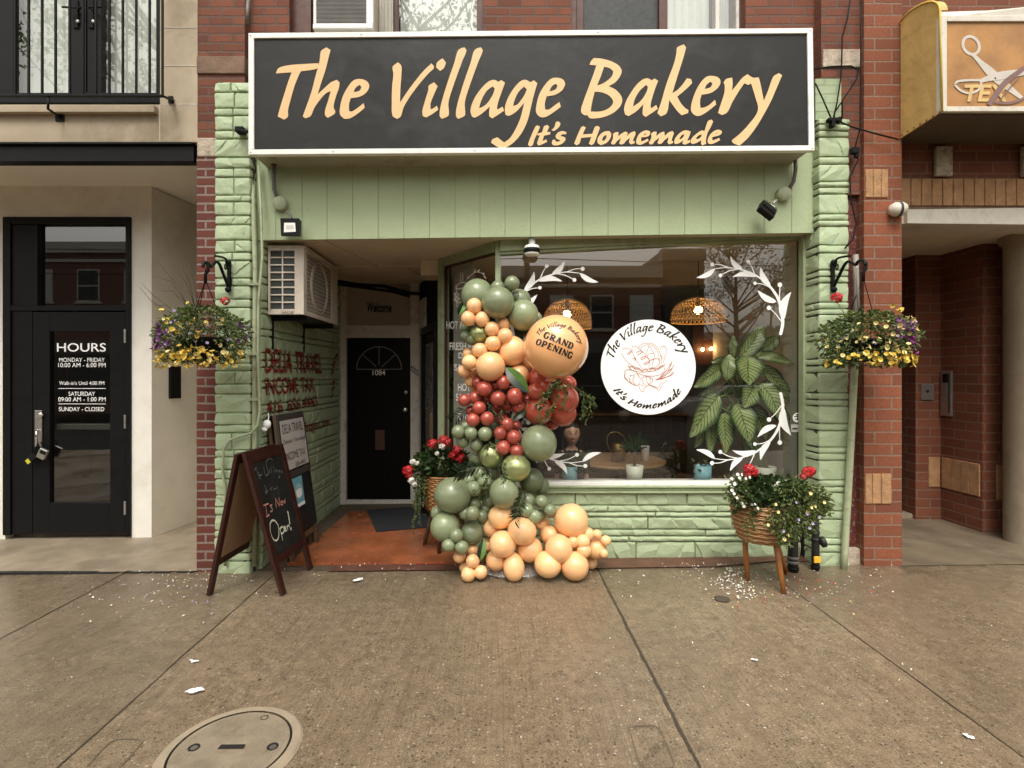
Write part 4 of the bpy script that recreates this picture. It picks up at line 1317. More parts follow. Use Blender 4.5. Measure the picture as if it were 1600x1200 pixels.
for y in (515, 648, 782):
    m = MB(); q(197.5, 200.5, y, y + 21, BY - 0.04, BY - 0.029); m.build("hinge", m_metal, ld, bevel=0.002)
hours = (("HOURS", 89, 165.5, 536, 549.5, .008), ("MONDAY - FRIDAY", 92.5, 163.5, 559, 565.5, .0), ("10:00 AM - 6:00 PM", 91, 165, 567, 573.8, .0),
         ("Walk-in's Until 4:00 PM", 92.5, 163, 595.5, 601.5, .0), ("SATURDAY", 107, 148.5, 612, 618.5, .0), ("09:00 AM - 1:00 PM", 91, 165, 620.5, 627.3, .0),
         ("SUNDAY - CLOSED", 92, 163, 636, 642.5, .0))
for s, x0, x1, y0, y1, bd in hours:
    v, f, _ = text2d(s, bd)
    MB().flat(v, f, lambda x, y: P(x0 + (x1 - x0) * x, y1 + (y0 - y1) * y, BY + 0.005)).build("lettering", m_white, ld)
m = MB()
for y in (606.6, 630.7): m.add([P(91, y, BY + .005), P(165, y, BY + .005), P(165, y + .8, BY + .005), P(91, y + .8, BY + .005)], [(0, 1, 2, 3)])
m.build("divider", m_white, ld)
# room behind the glass
m = MB()
m.box(-6.2, -3.75, 8.0, 8.1, 0, 3.6); m.box(-6.3, -6.2, BY + .3, 8.1, 0, 3.6); m.box(-3.85, -3.75, BY + .3, 8.1, 0, 3.6)
m.build("lobby_wall", m_roomgrey, left_b)
MB().box(-6.3, -3.7, BY + .1, 8.1, -0.05, 0.02).build("lobby_floor", m_step, left_b)
MB().box(-5.1, -4.5, 7.9, 7.99, 1.6, 2.4).build("lobby_picture", m_darkroom, left_b)
# french doors above with curtains
FY = 4.78
m = MB()
q2 = lambda a, b, c, d, y0, y1: m.box(PX(a, FY), PX(b, FY), y0, y1, PZ(d, FY), PZ(c, FY))
for a, b in ((-120, 24), (113, 137), (140, 161), (246, 262)): q2(a, b, -160, 147, FY - 0.02, FY + 0.05)
q2(-120, 262, 147, 163, FY - 0.025, FY + 0.05); q2(137, 140, -160, 147, FY - 0.01, FY + 0.05)
fd = m.build("french_door", m_black, left_b, bevel=0.004)
for a, b in ((24, 113), (161, 246)):
    MB().quad(*[P(x, y, FY + 0.01) for x, y in ((a, 147), (b, 147), (b, -160), (a, -160))]).build("pane", m_glass, fd)
    mm = MB()
    n = 26
    for i in range(n):
        xa, xb = a + (b - a) * i / n, a + (b - a) * (i + 1) / n
        ya, yb = FY + 0.12 + 0.006 * math.sin(i * 1.7), FY + 0.12 + 0.006 * math.sin((i + 1) * 1.7)
        mm.quad(P(xa, 150, ya), P(xb, 150, yb), P(xb, -170, yb), P(xa, -170, ya))
    mm.build("curtain", m_curtain, fd)
m = MB(); m.quad(*[P(x, y, FY + 0.09) for x, y in ((24, 150), (40, 150), (36, -160), (24, -160))]); m.build("drape", M("olive_drape", (0.16, 0.18, 0.09), 0.9), fd)
for cx_, sg in ((122, -1), (146, 1)):
    hp = MB()
    hp.box(PX(cx_ - 4, FY), PX(cx_ + 4, FY), FY - 0.032, FY - 0.02, PZ(47, FY), PZ(3, FY))
    ho = hp.build("handle_plate", m_blackmatt, fd, bevel=0.003)
    MB().tube([P(cx_, 18, FY - 0.03), P(cx_, 17, FY - 0.075), P(cx_ - sg * 6 - 2, 12, FY - 0.08), P(cx_ - 25 if sg < 0 else cx_ + 14, 11, FY - 0.075)], 0.009, 8).build("lever", m_blackmatt, ho)
    MB().lathe([(0, -.01), (0.014, -.01), (0.014, 0)], P(cx_, 34, FY - 0.033), (0, 1, 0), 12).build("cylinder", m_metal, ho)
MB().box(-9, -3.0, FY + 0.4, FY + 0.5, 3.8, 8).build("upper_room_wall", m_roomgrey, left_b)

# balcony railing
RY = 4.30
rail = thing("balcony_railing", "black metal balcony railing with vertical bars across the upper left glass doors", "railing", P(120, 152, RY))
m = MB()
m.bar(P(-160, 150, RY), P(254, 150, RY), 0.030, 0.014)
m.bar(P(254, 150, RY), P(270, 157, LY), 0.030, 0.014)
m.build("bottom_rail", m_black, rail, bevel=0.002)
MB().bar(P(-160, -180, RY), P(254, -180, RY), 0.035, 0.02).build("top_rail", m_black, rail)
m = MB()
for x in (24, 45, 66, 87, 109, 130, 150, 171, 192, 213, 234, 254):
    b = MB(); b.bar(P(x, 150, RY), P(x, -180, RY), 0.014, 0.014, up=Vector((0, 1, 0))); b.build("bar", m_black, rail)
MB().tube([P(76, 152, RY), P(75, 170, RY), P(95, 184, LY)], 0.010, 6).box(PX(88, LY), PX(101, LY), LY - 0.012, LY + 0.001, PZ(190, LY), PZ(179, LY)).build("bracket", m_black, rail)
MB().box(PX(264, LY), PX(271, LY), LY - 0.012, LY + 0.001, PZ(162, LY), PZ(151, LY)).build("wall_plate", m_black, rail)

# ------------------------------------------------------------------ neighbour on the right
right_b = thing("corner_building", "red brick building on the right with shadowed porch and concrete column", "building", (4.8, 4.5, 0.05))
PYR = 4.45
m = MB()
m.box(PX(1350, PYR), PX(1409, PYR), PYR, 4.9, -0.1, 8)
m.build("brick_pillar", m_brick_pillar, right_b)
RYW = 4.62
m = MB()
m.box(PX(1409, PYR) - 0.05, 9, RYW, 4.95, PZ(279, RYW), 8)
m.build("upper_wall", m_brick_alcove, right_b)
sc_ = MB()
x = 1407
while x < 1760:
    w = 16.5
    sc_.box(PX(x + 0.6, RYW - .02), PX(x + w - 0.6, RYW - .02), RYW - 0.02, RYW + 0.1, PZ(321, RYW - .02), PZ(279, RYW - .02))
    x += w
sc_.build("soldier_course", m_tan, right_b, bevel=0.004)
MB().box(PX(1405, RYW), 9, RYW - 0.005, RYW + 0.2, PZ(327, RYW), PZ(278, RYW)).build("course_bed", m_brownstone, right_b)
m = MB()
m.hexa([P(1418, 349, 4.58), P(1800, 353, 4.58), P(1800, 353, 4.58) + Vector((0, .3, 0)), P(1418, 349, 4.58) + Vector((0, .3, 0)),
        P(1418, 327, 4.58), P(1800, 322, 4.58), P(1800, 322, 4.58) + Vector((0, .3, 0)), P(1418, 327, 4.58) + Vector((0, .3, 0))])
m.build("lintel", m_offwhite, right_b, bevel=0.004)
m = MB()
for i in range(12):
    m.box(3.38 + i * 0.40, 3.38 + i * 0.40 + 0.396, 4.62, 7.6, 2.985, 3.2)
m.build("soffit", m_soffit, right_b)
MB().box(3.36, 9, 4.62, 7.6, 3.2, 3.3).build("soffit_backing", m_darkroom, right_b)
lc = P(1455, 355, (2.985 - HC) / ((VY - 355) / FPX))
MB().lathe([(0.10, -0.004), (0.13, -0.012), (0.14, 0.0)], (lc.x, lc.y, 2.985), (0, 0, 1), 24).build("downlight_ring", m_metal, right_b)
MB().lathe([(0.0, -0.004), (0.105, -0.004)], (lc.x, lc.y, 2.985), (0, 0, 1), 24).build("downlight_lens", m_dkgrey, right_b)
m = MB()
m.box(4.62, 4.90, 5.82, 6.0, -0.1, 3.0)
m.box(4.90, 5.1, 5.32, 6.0, -0.1, 3.0)
m.box(5.1, 9, 5.32, 6.0, -0.1, 3.0)
m.build("porch_wall", m_brick_alcove, right_b)
MB().box(5.24, 9, 4.63, 5.32, -0.1, 2.985).build("added_shade_wall", m_brick_alcove, right_b)  # unseen wall added beyond the column to keep light out of the porch
for c, d, xs in ((740, 787, (1351, 1362, 1376, 1392)), (265, 309, (1351.5, 1363.5, 1376, 1387))):
    m = MB()
    for a, b in zip(xs[:-1], xs[1:]): m.box(PX(a, PYR) + .002, PX(b, PYR) - .002, PYR - 0.010, PYR + 0.05, PZ(d, PYR), PZ(c, PYR))
    m.build("tan_brick_inset", m_tan, right_b, bevel=0.005)
m = MB()
for i in range(4):
    y1 = 5.80 - i * 0.115
    m.box(4.888, 4.95, y1 - 0.11, y1, 0.42, 0.75)
m.box(4.76, 4.885, 5.81, 5.9, 0.42, 0.75)
for i in range(3): m.box(5.04 + i * .11, 5.04 + i * .11 + .105, 5.31, 5.4, 0.40, 0.75)
m.build("tan_brick_band", m_tan, right_b, bevel=0.005)
m = MB()
m.box(4.62, 4.66, 6.0, 7.4, 0.12, 2.99)
gd = m.build("green_door", m_dkgreen, right_b)
m = MB(); m.box(4.60, 4.62, 6.0, 6.06, 0.12, 2.99); m.box(4.60, 4.62, 6.16, 6.20, 0.12, 2.99); m.box(4.60, 4.62, 6.06, 6.16, 1.9, 1.96); m.build("door_stile", m_dkgreen, gd)
MB().box(4.58, 4.60, 6.02, 6.06, 1.45, 1.75).build("handle", m_metal, gd, bevel=0.004)
MB().box(4.45, 4.75, 5.86, 7.4, -0.02, 0.11).build("door_step", m_step, right_b)
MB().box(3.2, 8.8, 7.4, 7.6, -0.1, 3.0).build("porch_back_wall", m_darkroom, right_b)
MB().box(3.15, PX(1409, PYR) - 0.004, 4.9, 7.4, -0.1, 3.1).build("porch_side_wall", m_brick_alcove, right_b)
MB().box(PX(1438, 5.82), PX(1457, 5.82), 5.80, 5.818, PZ(625, 5.8), PZ(600, 5.8)).build("key_switch_plate", m_metal, right_b, bevel=0.003)
MB().lathe([(0, -.006), (0.018, -.006), (0.02, 0)], P(1449, 611, 5.80), (0, 1, 0), 12).build("key_switch", m_dkgrey, right_b)
ic = MB(); ic.box(4.875, 4.898, 5.66, 5.80, PZ(650, 5.72), PZ(579, 5.72)); ico = ic.build("intercom", m_metal, right_b, bevel=0.004)
MB().box(4.868, 4.874, 5.70, 5.76, PZ(598, 5.72), PZ(584, 5.72)).build("intercom_screen", m_blackmatt, ico)
MB().box(4.868, 4.874, 5.675, 5.69, PZ(645, 5.72), PZ(584, 5.72)).build("intercom_edge", m_dkgrey, ico)
col = MB().lathe([(0.20, -0.05), (0.20, 2.90), (0.235, 2.93), (0.235, 2.985)], (PX(1612, 5.0), 5.0, 0), (0, 0, 1), 32)
col.build("porch_column", m_colconcrete, right_b)

# ------------------------------------------------------------------ the street opposite (seen in the glass)
def facade(name, label, x0, x1, h, wallmat, trim, nwin, shop=True, y=-15.0, cat="building"):
    b = thing(name, label, cat, ((x0 + x1) / 2, y, 0))
    m = MB(); m.box(x0, x1, y - 9, y, -0.3, h); m.build("wall", wallmat, b)
    m = MB(); m.box(x0 - 0.05, x1 + 0.05, y - 0.3, y + 0.16, h - 0.5, h + 0.04); m.box(x0, x1, y, y + 0.10, h - 0.95, h - 0.8); m.build("cornice", trim, b)
    w = (x1 - x0) / nwin
    for i in range(nwin):
        c = x0 + w * (i + 0.5)
        f = MB(); f.box(c - 0.55, c + 0.55, y, y + 0.06, h - 2.9, h - 1.3); f.box(c - 0.65, c + 0.65, y, y + 0.10, h - 3.0, h - 2.9)
        fo = f.build("window", trim, b)
        MB().box(c - 0.48, c + 0.48, y + 0.05, y + 0.07, h - 2.83, h - 2.15).box(c - 0.48, c + 0.48, y + 0.05, y + 0.07, h - 2.08, h - 1.37).build("pane", m_curtain if i % 2 else m_dkgrey, fo)
    if shop:
        MB().box(x0 + 0.2, x1 - 0.2, y, y + 0.12, 2.7, 3.4).build("shop_fascia", m_greyflash, b)
        s = MB()
        n = max(2, int((x1 - x0) / 2.2))
        for i in range(n):
            a = x0 + 0.3 + (x1 - x0 - 0.6) * i / n
            s.box(a + 0.08, a + (x1 - x0 - 0.6) / n - 0.08, y, y + 0.06, 0.5, 2.6)
        s.build("shop_front", m_dkgrey, b)
    return b
facade("brick_row_building", "two storey red brick shop row across the street mirrored in the shop window", 0.2, 7.6, 6.7, m_brick_far, m_offwhite, 4)
facade("dark_clad_building", "narrow dark clad building mirrored beside the reflected tree", 7.65, 9.6, 7.5, M("dark_cladding", (0.045, 0.045, 0.048), 0.6), m_greyflash, 1)
facade("brick_terrace", "plain brick terrace across the street mirrored behind the bare branches", 12, 34, 4.6, m_brick_far, m_offwhite, 8, y=-27)
facade("grey_block", "grey block across the street mirrored in the black door glass", -12.0, 0.1, 6.2, M("grey_render", (0.45, 0.44, 0.41), 0.85), m_offwhite, 6)
facade("tall_brown_block", "brown block across the street mirrored beside the grey block", -26, -12.1, 8.2, m_brick_far, m_offwhite, 6)

def street_tree(x, y, h, seed, label, low=0.32):
    r = np.random.default_rng(seed)
    t = thing("street_tree", label, "tree", (x, y, 0))
    tr = MB()
    tr.tube([(x, y, -0.1), (x + .05, y, h * .3), (x - .03, y + .05, h * .6), (x, y, h * .92)], [.17, .13, .09, .02], 8)
    tips = []
    for i in range(34):
        z = h * r.uniform(low, 0.9)
        a = r.uniform(0, 6.28)
        L = (h - z) * 0.45 + 0.8
        p0 = Vector((x, y, z))
        p1 = p0 + Vector((math.cos(a) * L * .55, math.sin(a) * L * .55, L * .35))
        p2 = p0 + Vector((math.cos(a) * L, math.sin(a) * L, L * .85))
        tr.tube([p0, p1, p2], [.04, .025, .008], 5)
        for k in range(5):
            q = p1.lerp(p2, r.random()); e = q + Vector(r.normal(0, .45, 3).tolist()) + Vector((0, 0, .3))
            tr.tube([q, e], [.01, .004], 4)
            tips.append((q, e))
    tr.build("trunk", m_twig, t)
    pos = np.concatenate([np.array([a.lerp(b, u) for u in r.random(20)]) + r.normal(0, 0.14, (20, 3)) for a, b in tips])
    leaf_cloud("crown", pos, r.normal(0, 1, pos.shape), r.uniform(.07, .13, len(pos)), 0.6, [(0.09, 0.12, 0.035), (0.13, 0.15, 0.05), (0.07, 0.09, 0.03)], m_leaf, t, r)
    return t

def leaf_cloud(name, pos, dirs, length, wfrac, cols, mat, parent, rng, curl=0.15, up=None):
    """many small folded leaves as one mesh; every leaf has its own hue"""
    n = len(pos)
    d = dirs / np.maximum(np.linalg.norm(dirs, axis=1, keepdims=True), 1e-6)
    rnd = rng.normal(0, 1, (n, 3)) if up is None else up + rng.normal(0, 0.35, (n, 3))
    s = np.cross(d, rnd); s /= np.maximum(np.linalg.norm(s, axis=1, keepdims=True), 1e-6)
    nn = np.cross(s, d)
    L = np.broadcast_to(length, (n,))[:, None]
    W = L * wfrac * 0.5
    v = np.empty((n, 6, 3))
    v[:, 0] = pos
    v[:, 1] = pos + d * L * 0.35 + s * W + nn * L * curl
    v[:, 2] = pos + d * L * 0.72 + s * W * 0.75 + nn * L * curl * .7
    v[:, 3] = pos + d * L - nn * L * curl * .6
    v[:, 4] = pos + d * L * 0.72 - s * W * 0.75 + nn * L * curl * .7
    v[:, 5] = pos + d * L * 0.35 - s * W + nn * L * curl
    b = np.arange(n)[:, None] * 6
    f = np.concatenate([b + np.array([[0, 1, 2, 3]]), b + np.array([[0, 3, 4, 5]])])
    c = np.array(cols)[rng.integers(0, len(cols), n)] * rng.uniform(0.7, 1.25, (n, 1))
    return np_mesh(name, v.reshape(-1, 3), f, mat, parent, colors=np.repeat(c, 6, axis=0))

street_tree(10.0, -12.6, 7.4, 5, "street tree with thin spring leaves mirrored in the right of the shop window")
street_tree(-1.6, -1.15, 9.6, 8, "kerb side tree whose branches are mirrored in the upper window above the sign", 0.60)
street_tree(-6.9, -1.15, 9.6, 9, "kerb side tree mirrored in the balcony door glass", 0.60)
street_tree(-9.2, -12.6, 6.2, 6, "street tree mirrored in the glass on the left")
m = MB()
pole = thing("utility_pole", "dark utility pole across the street mirrored in the shop window", "pole", (1.2, -12.3, 0))
m.tube([(1.2, -12.3, -0.1), (1.2, -12.3, 8.3)], [.14, .11], 10); m.build("shaft", m_twig, pole)
MB().box(0.4, 2.0, -12.35, -12.25, 7.4, 7.5).build("cross_arm", m_twig, pole)
for i, (z0, y0) in enumerate(((6.5, -12.2), (7.2, -12.2), (7.6, -12.3))):
    w = MB(); w.tube([(-30, y0, z0 - .2), (-12, y0, z0 - .45), (1.2, y0, z0), (14, y0, z0 - .4), (30, y0, z0 + .3)], 0.018, 5)
    tag(w.build("overhead_wire", m_blackmatt), "overhead street wire mirrored across the sky in the shop window", "wire", "overhead wires")

def parked_car(label, x, y, col, seed):
    """a parked saloon: body, cabin glass, wheels"""
    c = thing("parked_car", label, "car", (x, y, -0.13), "cars parked across the street")
    z = -0.13
    def side(pts): return [(x + a, y - .85, z + b) for a, b in pts]
    b = MB()
    b.prism(side([(-2.2, .35), (-2.25, .62), (-2.1, .86), (-1.2, .95), (1.15, .98), (2.1, .84), (2.25, .6), (2.2, .32), (1.7, .25), (-1.7, .25)]), (0, 1.7, 0))
    b.prism([(p[0], p[1] + .12, p[2]) for p in side([(-1.15, .97), (-.55, 1.40), (.75, 1.42), (1.55, .99)])], (0, 1.46, 0))
    b.build("body", M("car_paint", col, 0.2, 0.3, var=0.05), c, bevel=.06, seg=3)
    g = MB()
    for yy in (y - .745, y + .725):
        for q in ([(-.95, 1.0), (-.50, 1.34), (.10, 1.36), (.10, 1.0)], [(.18, 1.0), (.18, 1.36), (.70, 1.36), (1.30, 1.01)]):
            g.prism([(x + a, yy, z + b_) for a, b_ in q], (0, .02, 0))
    g.build("windows", m_dkgrey, c)
    for wx in (-1.35, 1.4):
        for wy in (y - .80, y + .80):
            w = MB(); w.lathe([(.0, -.1), (.30, -.1), (.32, -.06), (.32, .06), (.30, .1), (0, .1)], (x + wx, wy, z + .32), (0, 1, 0), 24); wo = w.build("wheel", m_rubber, c)
            r_ = MB(); r_.lathe([(0, -.11), (.19, -.11), (.2, -.09), (.2, .09), (.19, .11), (0, .11)], (x + wx, wy, z + .32), (0, 1, 0), 18); r_.build("rim", m_metal, wo)
    for sx in (-2.22, 2.2):
        for sy in (-.6, .6):
            MB().box(x + sx - .03, x + sx + .03, y + sy - .18, y + sy + .18, z + .62, z + .76).build("light", m_alu, c)
    return c
parked_car("dark saloon car parked across the street mirrored low in the shop window", 3.2, -10.6, (0.02, 0.022, 0.026), 1)
parked_car("pale saloon car parked across the street mirrored right of the round logo", 9.0, -10.6, (0.42, 0.42, 0.41), 2)
parked_car("dark red saloon car parked across the street mirrored in the black door glass", -7.5, -10.6, (0.12, 0.014, 0.012), 3)
# ------------------------------------------------------------------ the big fascia sign
SY = 4.24
sign = thing("shop_sign", "long charcoal fascia sign with white trim and cream brush script lettering", "sign", P(829, 142, SY))
TL, TR, BL, BR = (388, 51.5), (1270, 43.5), (388, 241.5), (1273, 235)
def sgn(u, v, Y):            # u 0..1 across, v 0..1 down
    x = (TL[0] + (TR[0] - TL[0]) * u) * (1 - v) + (BL[0] + (BR[0] - BL[0]) * u) * v
    y = (TL[1] + (TR[1] - TL[1]) * u) * (1 - v) + (BL[1] + (BR[1] - BL[1]) * u) * v
    p = P(x, y, SY)
    return Vector((p.x, Y, p.z))
eu, ev = 8.5 / 882, 8.0 / 190
def sgnbox(mb, u0, u1, v0, v1, y0, y1):
    mb.hexa([sgn(u0, v1, y0), sgn(u1, v1, y0), sgn(u1, v1, y1), sgn(u0, v1, y1), sgn(u0, v0, y0), sgn(u1, v0, y0), sgn(u1, v0, y1), sgn(u0, v0, y1)])
m = MB(); sgnbox(m, 0.004, 0.996, 0.01, 0.985, SY + 0.02, 4.55)
m.build("cabinet", M("aged_sign_cabinet", (0.36, 0.34, 0.27), 0.55, var=0.15, vs=3, stain=(0.16, 0.11, 0.06), stain_amt=0.6, stain_scale=5), sign)
m = MB()
for u0, u1, v0, v1 in ((0, 1, 0, ev), (0, 1, 1 - ev, 1), (0, eu, ev, 1 - ev), (1 - eu, 1, ev, 1 - ev)):
    sgnbox(m, u0, u1, v0, v1, SY, SY + 0.05)
m.build("trim_frame", m_alu, sign, bevel=0.003)
m = MB(); sgnbox(m, eu * .6, 1 - eu * .6, ev * .6, 1 - ev * .6, SY + 0.014, SY + 0.03)
m.build("face_panel", m_signface, sign)
m = MB()
for u, v in ((.004, .02), (.996, .02), (.004, .98), (.996, .98), (.2, .02), (.4, .98), (.62, .02), (.8, .98), (.15, .98)):
    c = sgn(u, v, SY - 0.001)
    m.lathe([(0, -.002), (0.006, -.002), (0.007, 0.001)], c, (0, 1, 0), 8)
m.build("screw", m_metal, sign)

A_ = lambda pts: [(420 + x * .11666, 60 + y * .11666) for x, y in pts]
B_ = lambda pts: [(590 + x * .11666, 60 + y * .11666) for x, y in pts]
C_ = lambda pts: [(720 + x * .11666, 100 + y * .11666) for x, y in pts]
D_ = lambda pts: [(890 + x * .11666, 60 + y * .11666) for x, y in pts]
E_ = lambda pts: [(1050 + x * .11666, 95 + y * .11666) for x, y in pts]
F_ = lambda pts: [(815 + x * .1, 180 + y * .1) for x, y in pts]
G_ = lambda pts: [(970 + x * .10625, 180 + y * .10625) for x, y in pts]
W_THE = [
 [A_([(95,470),(120,410),(170,380),(300,355),(480,342),(665,332),(660,385),(630,410),(520,430),(430,440),(395,510),(340,650),(290,830),(258,960),(255,1050),(205,1088),(120,1045),(150,930),(200,770),(250,610),(305,455),(200,462)])],
 [A_([(695,180),(720,150),(770,120),(828,155),(800,260),(760,420),(700,600),(655,750),(740,670),(830,590),(910,555),(948,590),(940,660),(905,760),(870,890),(872,940),(890,975),(880,1010),(790,1065),(755,1030),(755,960),(790,850),(830,705),(760,740),(680,830),(610,930),(560,1040),(490,1070),(455,1045),(500,920),(570,720),(630,490),(680,300)])],
 [A_([(1270,868),(1285,930),(1200,1000),(1090,1070),(1010,1078),(955,1020),(955,920),(990,780),(1060,650),(1140,560),(1240,545),(1320,580),(1345,640),(1310,720),(1220,780),(1100,800),(1075,880),(1075,970),(1110,980),(1190,930)]), A_([(1135,720),(1165,660),(1215,622),(1242,650),(1215,700)])],
]
l_ = [(1070,175),(1110,135),(1165,120),(1190,165),(1140,290),(1070,480),(1000,680),(950,860),(955,1020),(930,1050),(860,1078),(832,1040),(840,930),(890,740),(960,520),(1030,320)]
W_VILLAGE = [
 [B_([(200,385),(230,350),(275,320),(318,370),(318,500),(305,680),(300,860),(400,710),(520,550),(620,430),(720,335),(755,370),(750,405),(690,460),(560,610),(440,770),(350,920),(310,1045),(260,1078),(200,1035),(190,860),(195,640),(212,480)])],
 [B_([(685,635),(755,588),(805,640),(760,740),(710,870),(708,950),(740,940),(795,902),(812,955),(730,1015),(650,1060),(605,1040),(600,970),(640,820),(680,690)])],
 [B_([(870,265),(915,325),(890,395),(838,437),(785,390),(795,325)])],
 [B_(l_)], [B_([(x + 218, y) for x, y in l_])],
 [C_([(130,640),(145,550),(200,430),(290,310),(380,230),(450,213),(505,240),(540,215),(592,250),(560,340),(510,480),(485,580),(490,612),(560,572),(580,625),(500,680),(420,730),(380,700),(380,640),(388,570),(300,650),(190,718),(150,705)]), C_([(245,590),(270,500),(340,370),(425,300),(455,330),(430,410),(350,530),(280,580)])],
 [C_([(590,630),(600,540),(650,420),(730,300),(810,225),(870,213),(930,245),(980,220),(1025,260),(1000,340),(950,530),(900,740),(830,900),(740,1020),(640,1100),(540,1130),(405,1055),(425,1010),(490,982),(580,1052),(660,990),(740,860),(800,720),(850,520),(740,640),(640,695),(600,680)]), C_([(700,565),(715,500),(770,380),(845,303),(885,340),(850,420),(760,540)])],
 [C_([(1320,510),(1340,575),(1240,650),(1130,712),(1060,708),(1010,650),(1010,570),(1050,410),(1120,290),(1210,198),(1290,185),(1370,210),(1400,270),(1360,350),(1270,410),(1148,435),(1125,530),(1130,610),(1180,610),(1250,560)]), C_([(1185,370),(1220,300),(1270,265),(1295,290),(1270,340)])],
]
W_BAKERY = [
 [D_([(265,355),(290,300),(325,262),(420,270),(540,300),(640,350),(695,420),(685,490),(620,580),(525,640),(620,690),(690,770),(705,840),(670,920),(580,1000),(450,1055),(330,1072),(265,1065),(240,1028),(190,1025),(152,970),(190,830),(260,640),(330,450),(358,360)]), D_([(368,630),(420,500),(463,378),(540,400),(585,440),(570,500),(500,570),(430,610)]), D_([(282,980),(300,860),(335,715),(420,720),(520,760),(580,830),(570,890),(500,950),(400,980)])],
 [D_([(730,960),(745,870),(800,760),(890,630),(980,550),(1045,535),(1100,560),(1140,537),(1187,570),(1150,660),(1105,800),(1085,890),(1090,938),(1160,892),(1180,945),(1100,1000),(1020,1052),(980,1020),(980,950),(990,880),(890,980),(790,1040),(745,1020)]), D_([(848,915),(870,820),(940,700),(1025,622),(1050,650),(1030,720),(950,840)])],
 [D_([(1440,125),(1480,100),(1528,80),(1560,120),(1540,200),(1511,300),(1450,490),(1375,735),(1450,685),(1510,620),(1571,535),(1626,545),(1641,600),(1571,670),(1441,780),(1491,870),(1551,935),(1593,960),(1586,1000),(1501,1030),(1440,970),(1335,825),(1300,1000),(1220,1045),(1175,1000),(1230,840),(1300,600),(1400,330),(1430,200)])],
 [E_([(575,522),(592,585),(500,660),(390,730),(320,735),(260,680),(258,590),(300,450),(370,310),(460,215),(540,203),(620,225),(650,285),(615,360),(520,430),(395,455),(375,540),(380,630),(430,625),(500,590)]), E_([(435,378),(465,320),(515,280),(542,305),(515,355)])],
 [E_([(690,290),(725,245),(805,225),(812,310),(800,400),(860,330),(940,230),(1010,180),(1085,225),(1160,222),(1180,290),(1230,535),(1290,390),(1355,215),(1430,165),(1475,195),(1420,320),(1330,530),(1240,700),(1140,870),(1020,1030),(905,1135),(815,1100),(800,1065),(900,985),(1020,860),(1150,665),(1110,470),(1060,305),(1015,325),(970,300),(900,400),(810,550),(740,690),(670,728),(615,700),(650,590),(700,430),(705,330)])],
]
W_ITS = [
 [F_([(215,180),(245,158),(288,180),(260,250),(200,380),(170,470),(130,488),(98,460),(130,370)])],
 [F_([(350,170),(400,152),(432,180),(395,265),(450,262),(445,300),(350,320),(325,405),(385,378),(400,415),(320,455),(265,475),(240,440),(260,380),(285,318),(245,312),(250,285),(320,270)])],
 [F_([(535,110),(570,98),(605,120),(600,160),(560,210),(500,250),(465,232),(510,190)])],
 [F_([(700,265),(695,300),(640,298),(605,325),(680,345),(688,385),(640,440),(560,470),(490,468),(472,430),(490,385),(520,382),(535,415),(590,410),(600,390),(540,360),(530,320),(570,270),(640,248)])],
]
W_HOME = [
 [F_([(930,190),(965,170),(1005,195),(980,240),(955,300),(1105,290),(1130,220),(1150,180),(1190,165),(1225,195),(1190,290),(1130,440),(1090,468),(1050,445),(1090,340),(930,355),(905,440),(860,470),(820,445),(850,370)])],
 [F_([(1400,290),(1385,360),(1330,430),(1240,468),(1190,440),(1185,380),(1230,300),(1300,255),(1370,248)]), F_([(1255,395),(1275,340),(1325,305),(1325,350),(1290,400)])],
 [G_([(-113,275),(-75,250),(-32,250),(-40,310),(20,265),(70,240),(103,260),(85,310),(150,255),(205,235),(218,270),(190,340),(175,385),(205,380),(200,415),(150,430),(120,400),(135,330),(80,375),(40,420),(0,432),(-25,412),(5,335),(-60,385),(-90,425),(-130,430),(-145,410),(-115,340)])],
 [G_([(395,345),(410,375),(350,410),(290,435),(235,425),(225,380),(260,290),(320,240),(380,222),(430,240),(430,280),(390,315),(300,325),(298,385),(330,378)]), G_([(335,290),(360,268),(372,275),(355,295)])],
 [G_([(445,275),(480,245),(528,245),(520,305),(590,255),(640,240),(645,305),(700,255),(760,232),(782,265),(755,340),(745,385),(772,380),(765,410),(710,430),(685,400),(705,320),(640,370),(600,415),(560,425),(538,405),(570,330),(500,380),(465,425),(425,428),(412,405),(450,330)])],
 [G_([(785,400),(800,340),(870,260),(950,222),(1028,240),(1010,300),(975,375),(1025,362),(1015,402),(940,432),(905,415),(920,370),(850,415),(800,425)]), G_([(858,350),(890,300),(930,275),(925,310),(885,350)])],
 [G_([(1025,400),(1040,345),(1110,275),(1190,225),(1230,235),(1260,140),(1285,85),(1335,65),(1357,95),(1320,180),(1275,260),(1250,380),(1255,420),(1200,445),(1180,420),(1185,365),(1110,410),(1050,425)]), G_([(1100,345),(1135,305),(1185,280),(1185,310),(1140,350)])],
 [G_([(1445,335),(1462,365),(1400,400),(1330,425),(1285,415),(1275,370),(1310,290),(1370,235),(1430,213),(1480,228),(1488,260),(1450,295),(1345,322),(1345,370),(1380,362)]), G_([(1390,280),(1410,255),(1425,262)])],
]
GLY = {}
for nm_, w in (("the", W_THE), ("village", W_VILLAGE), ("bakery", W_BAKERY), ("its", W_ITS), ("home", W_HOME)):
    GLY[nm_] = [fill2d(g) for g in w]
for nm_ in ("the", "village", "bakery", "its", "home"):
    mb = MB()
    for v, f in GLY[nm_]:
        mb.flat(v, f, lambda x, y: P(x, y, SY + 0.011))
    mb.build("lettering", m_cream, sign)

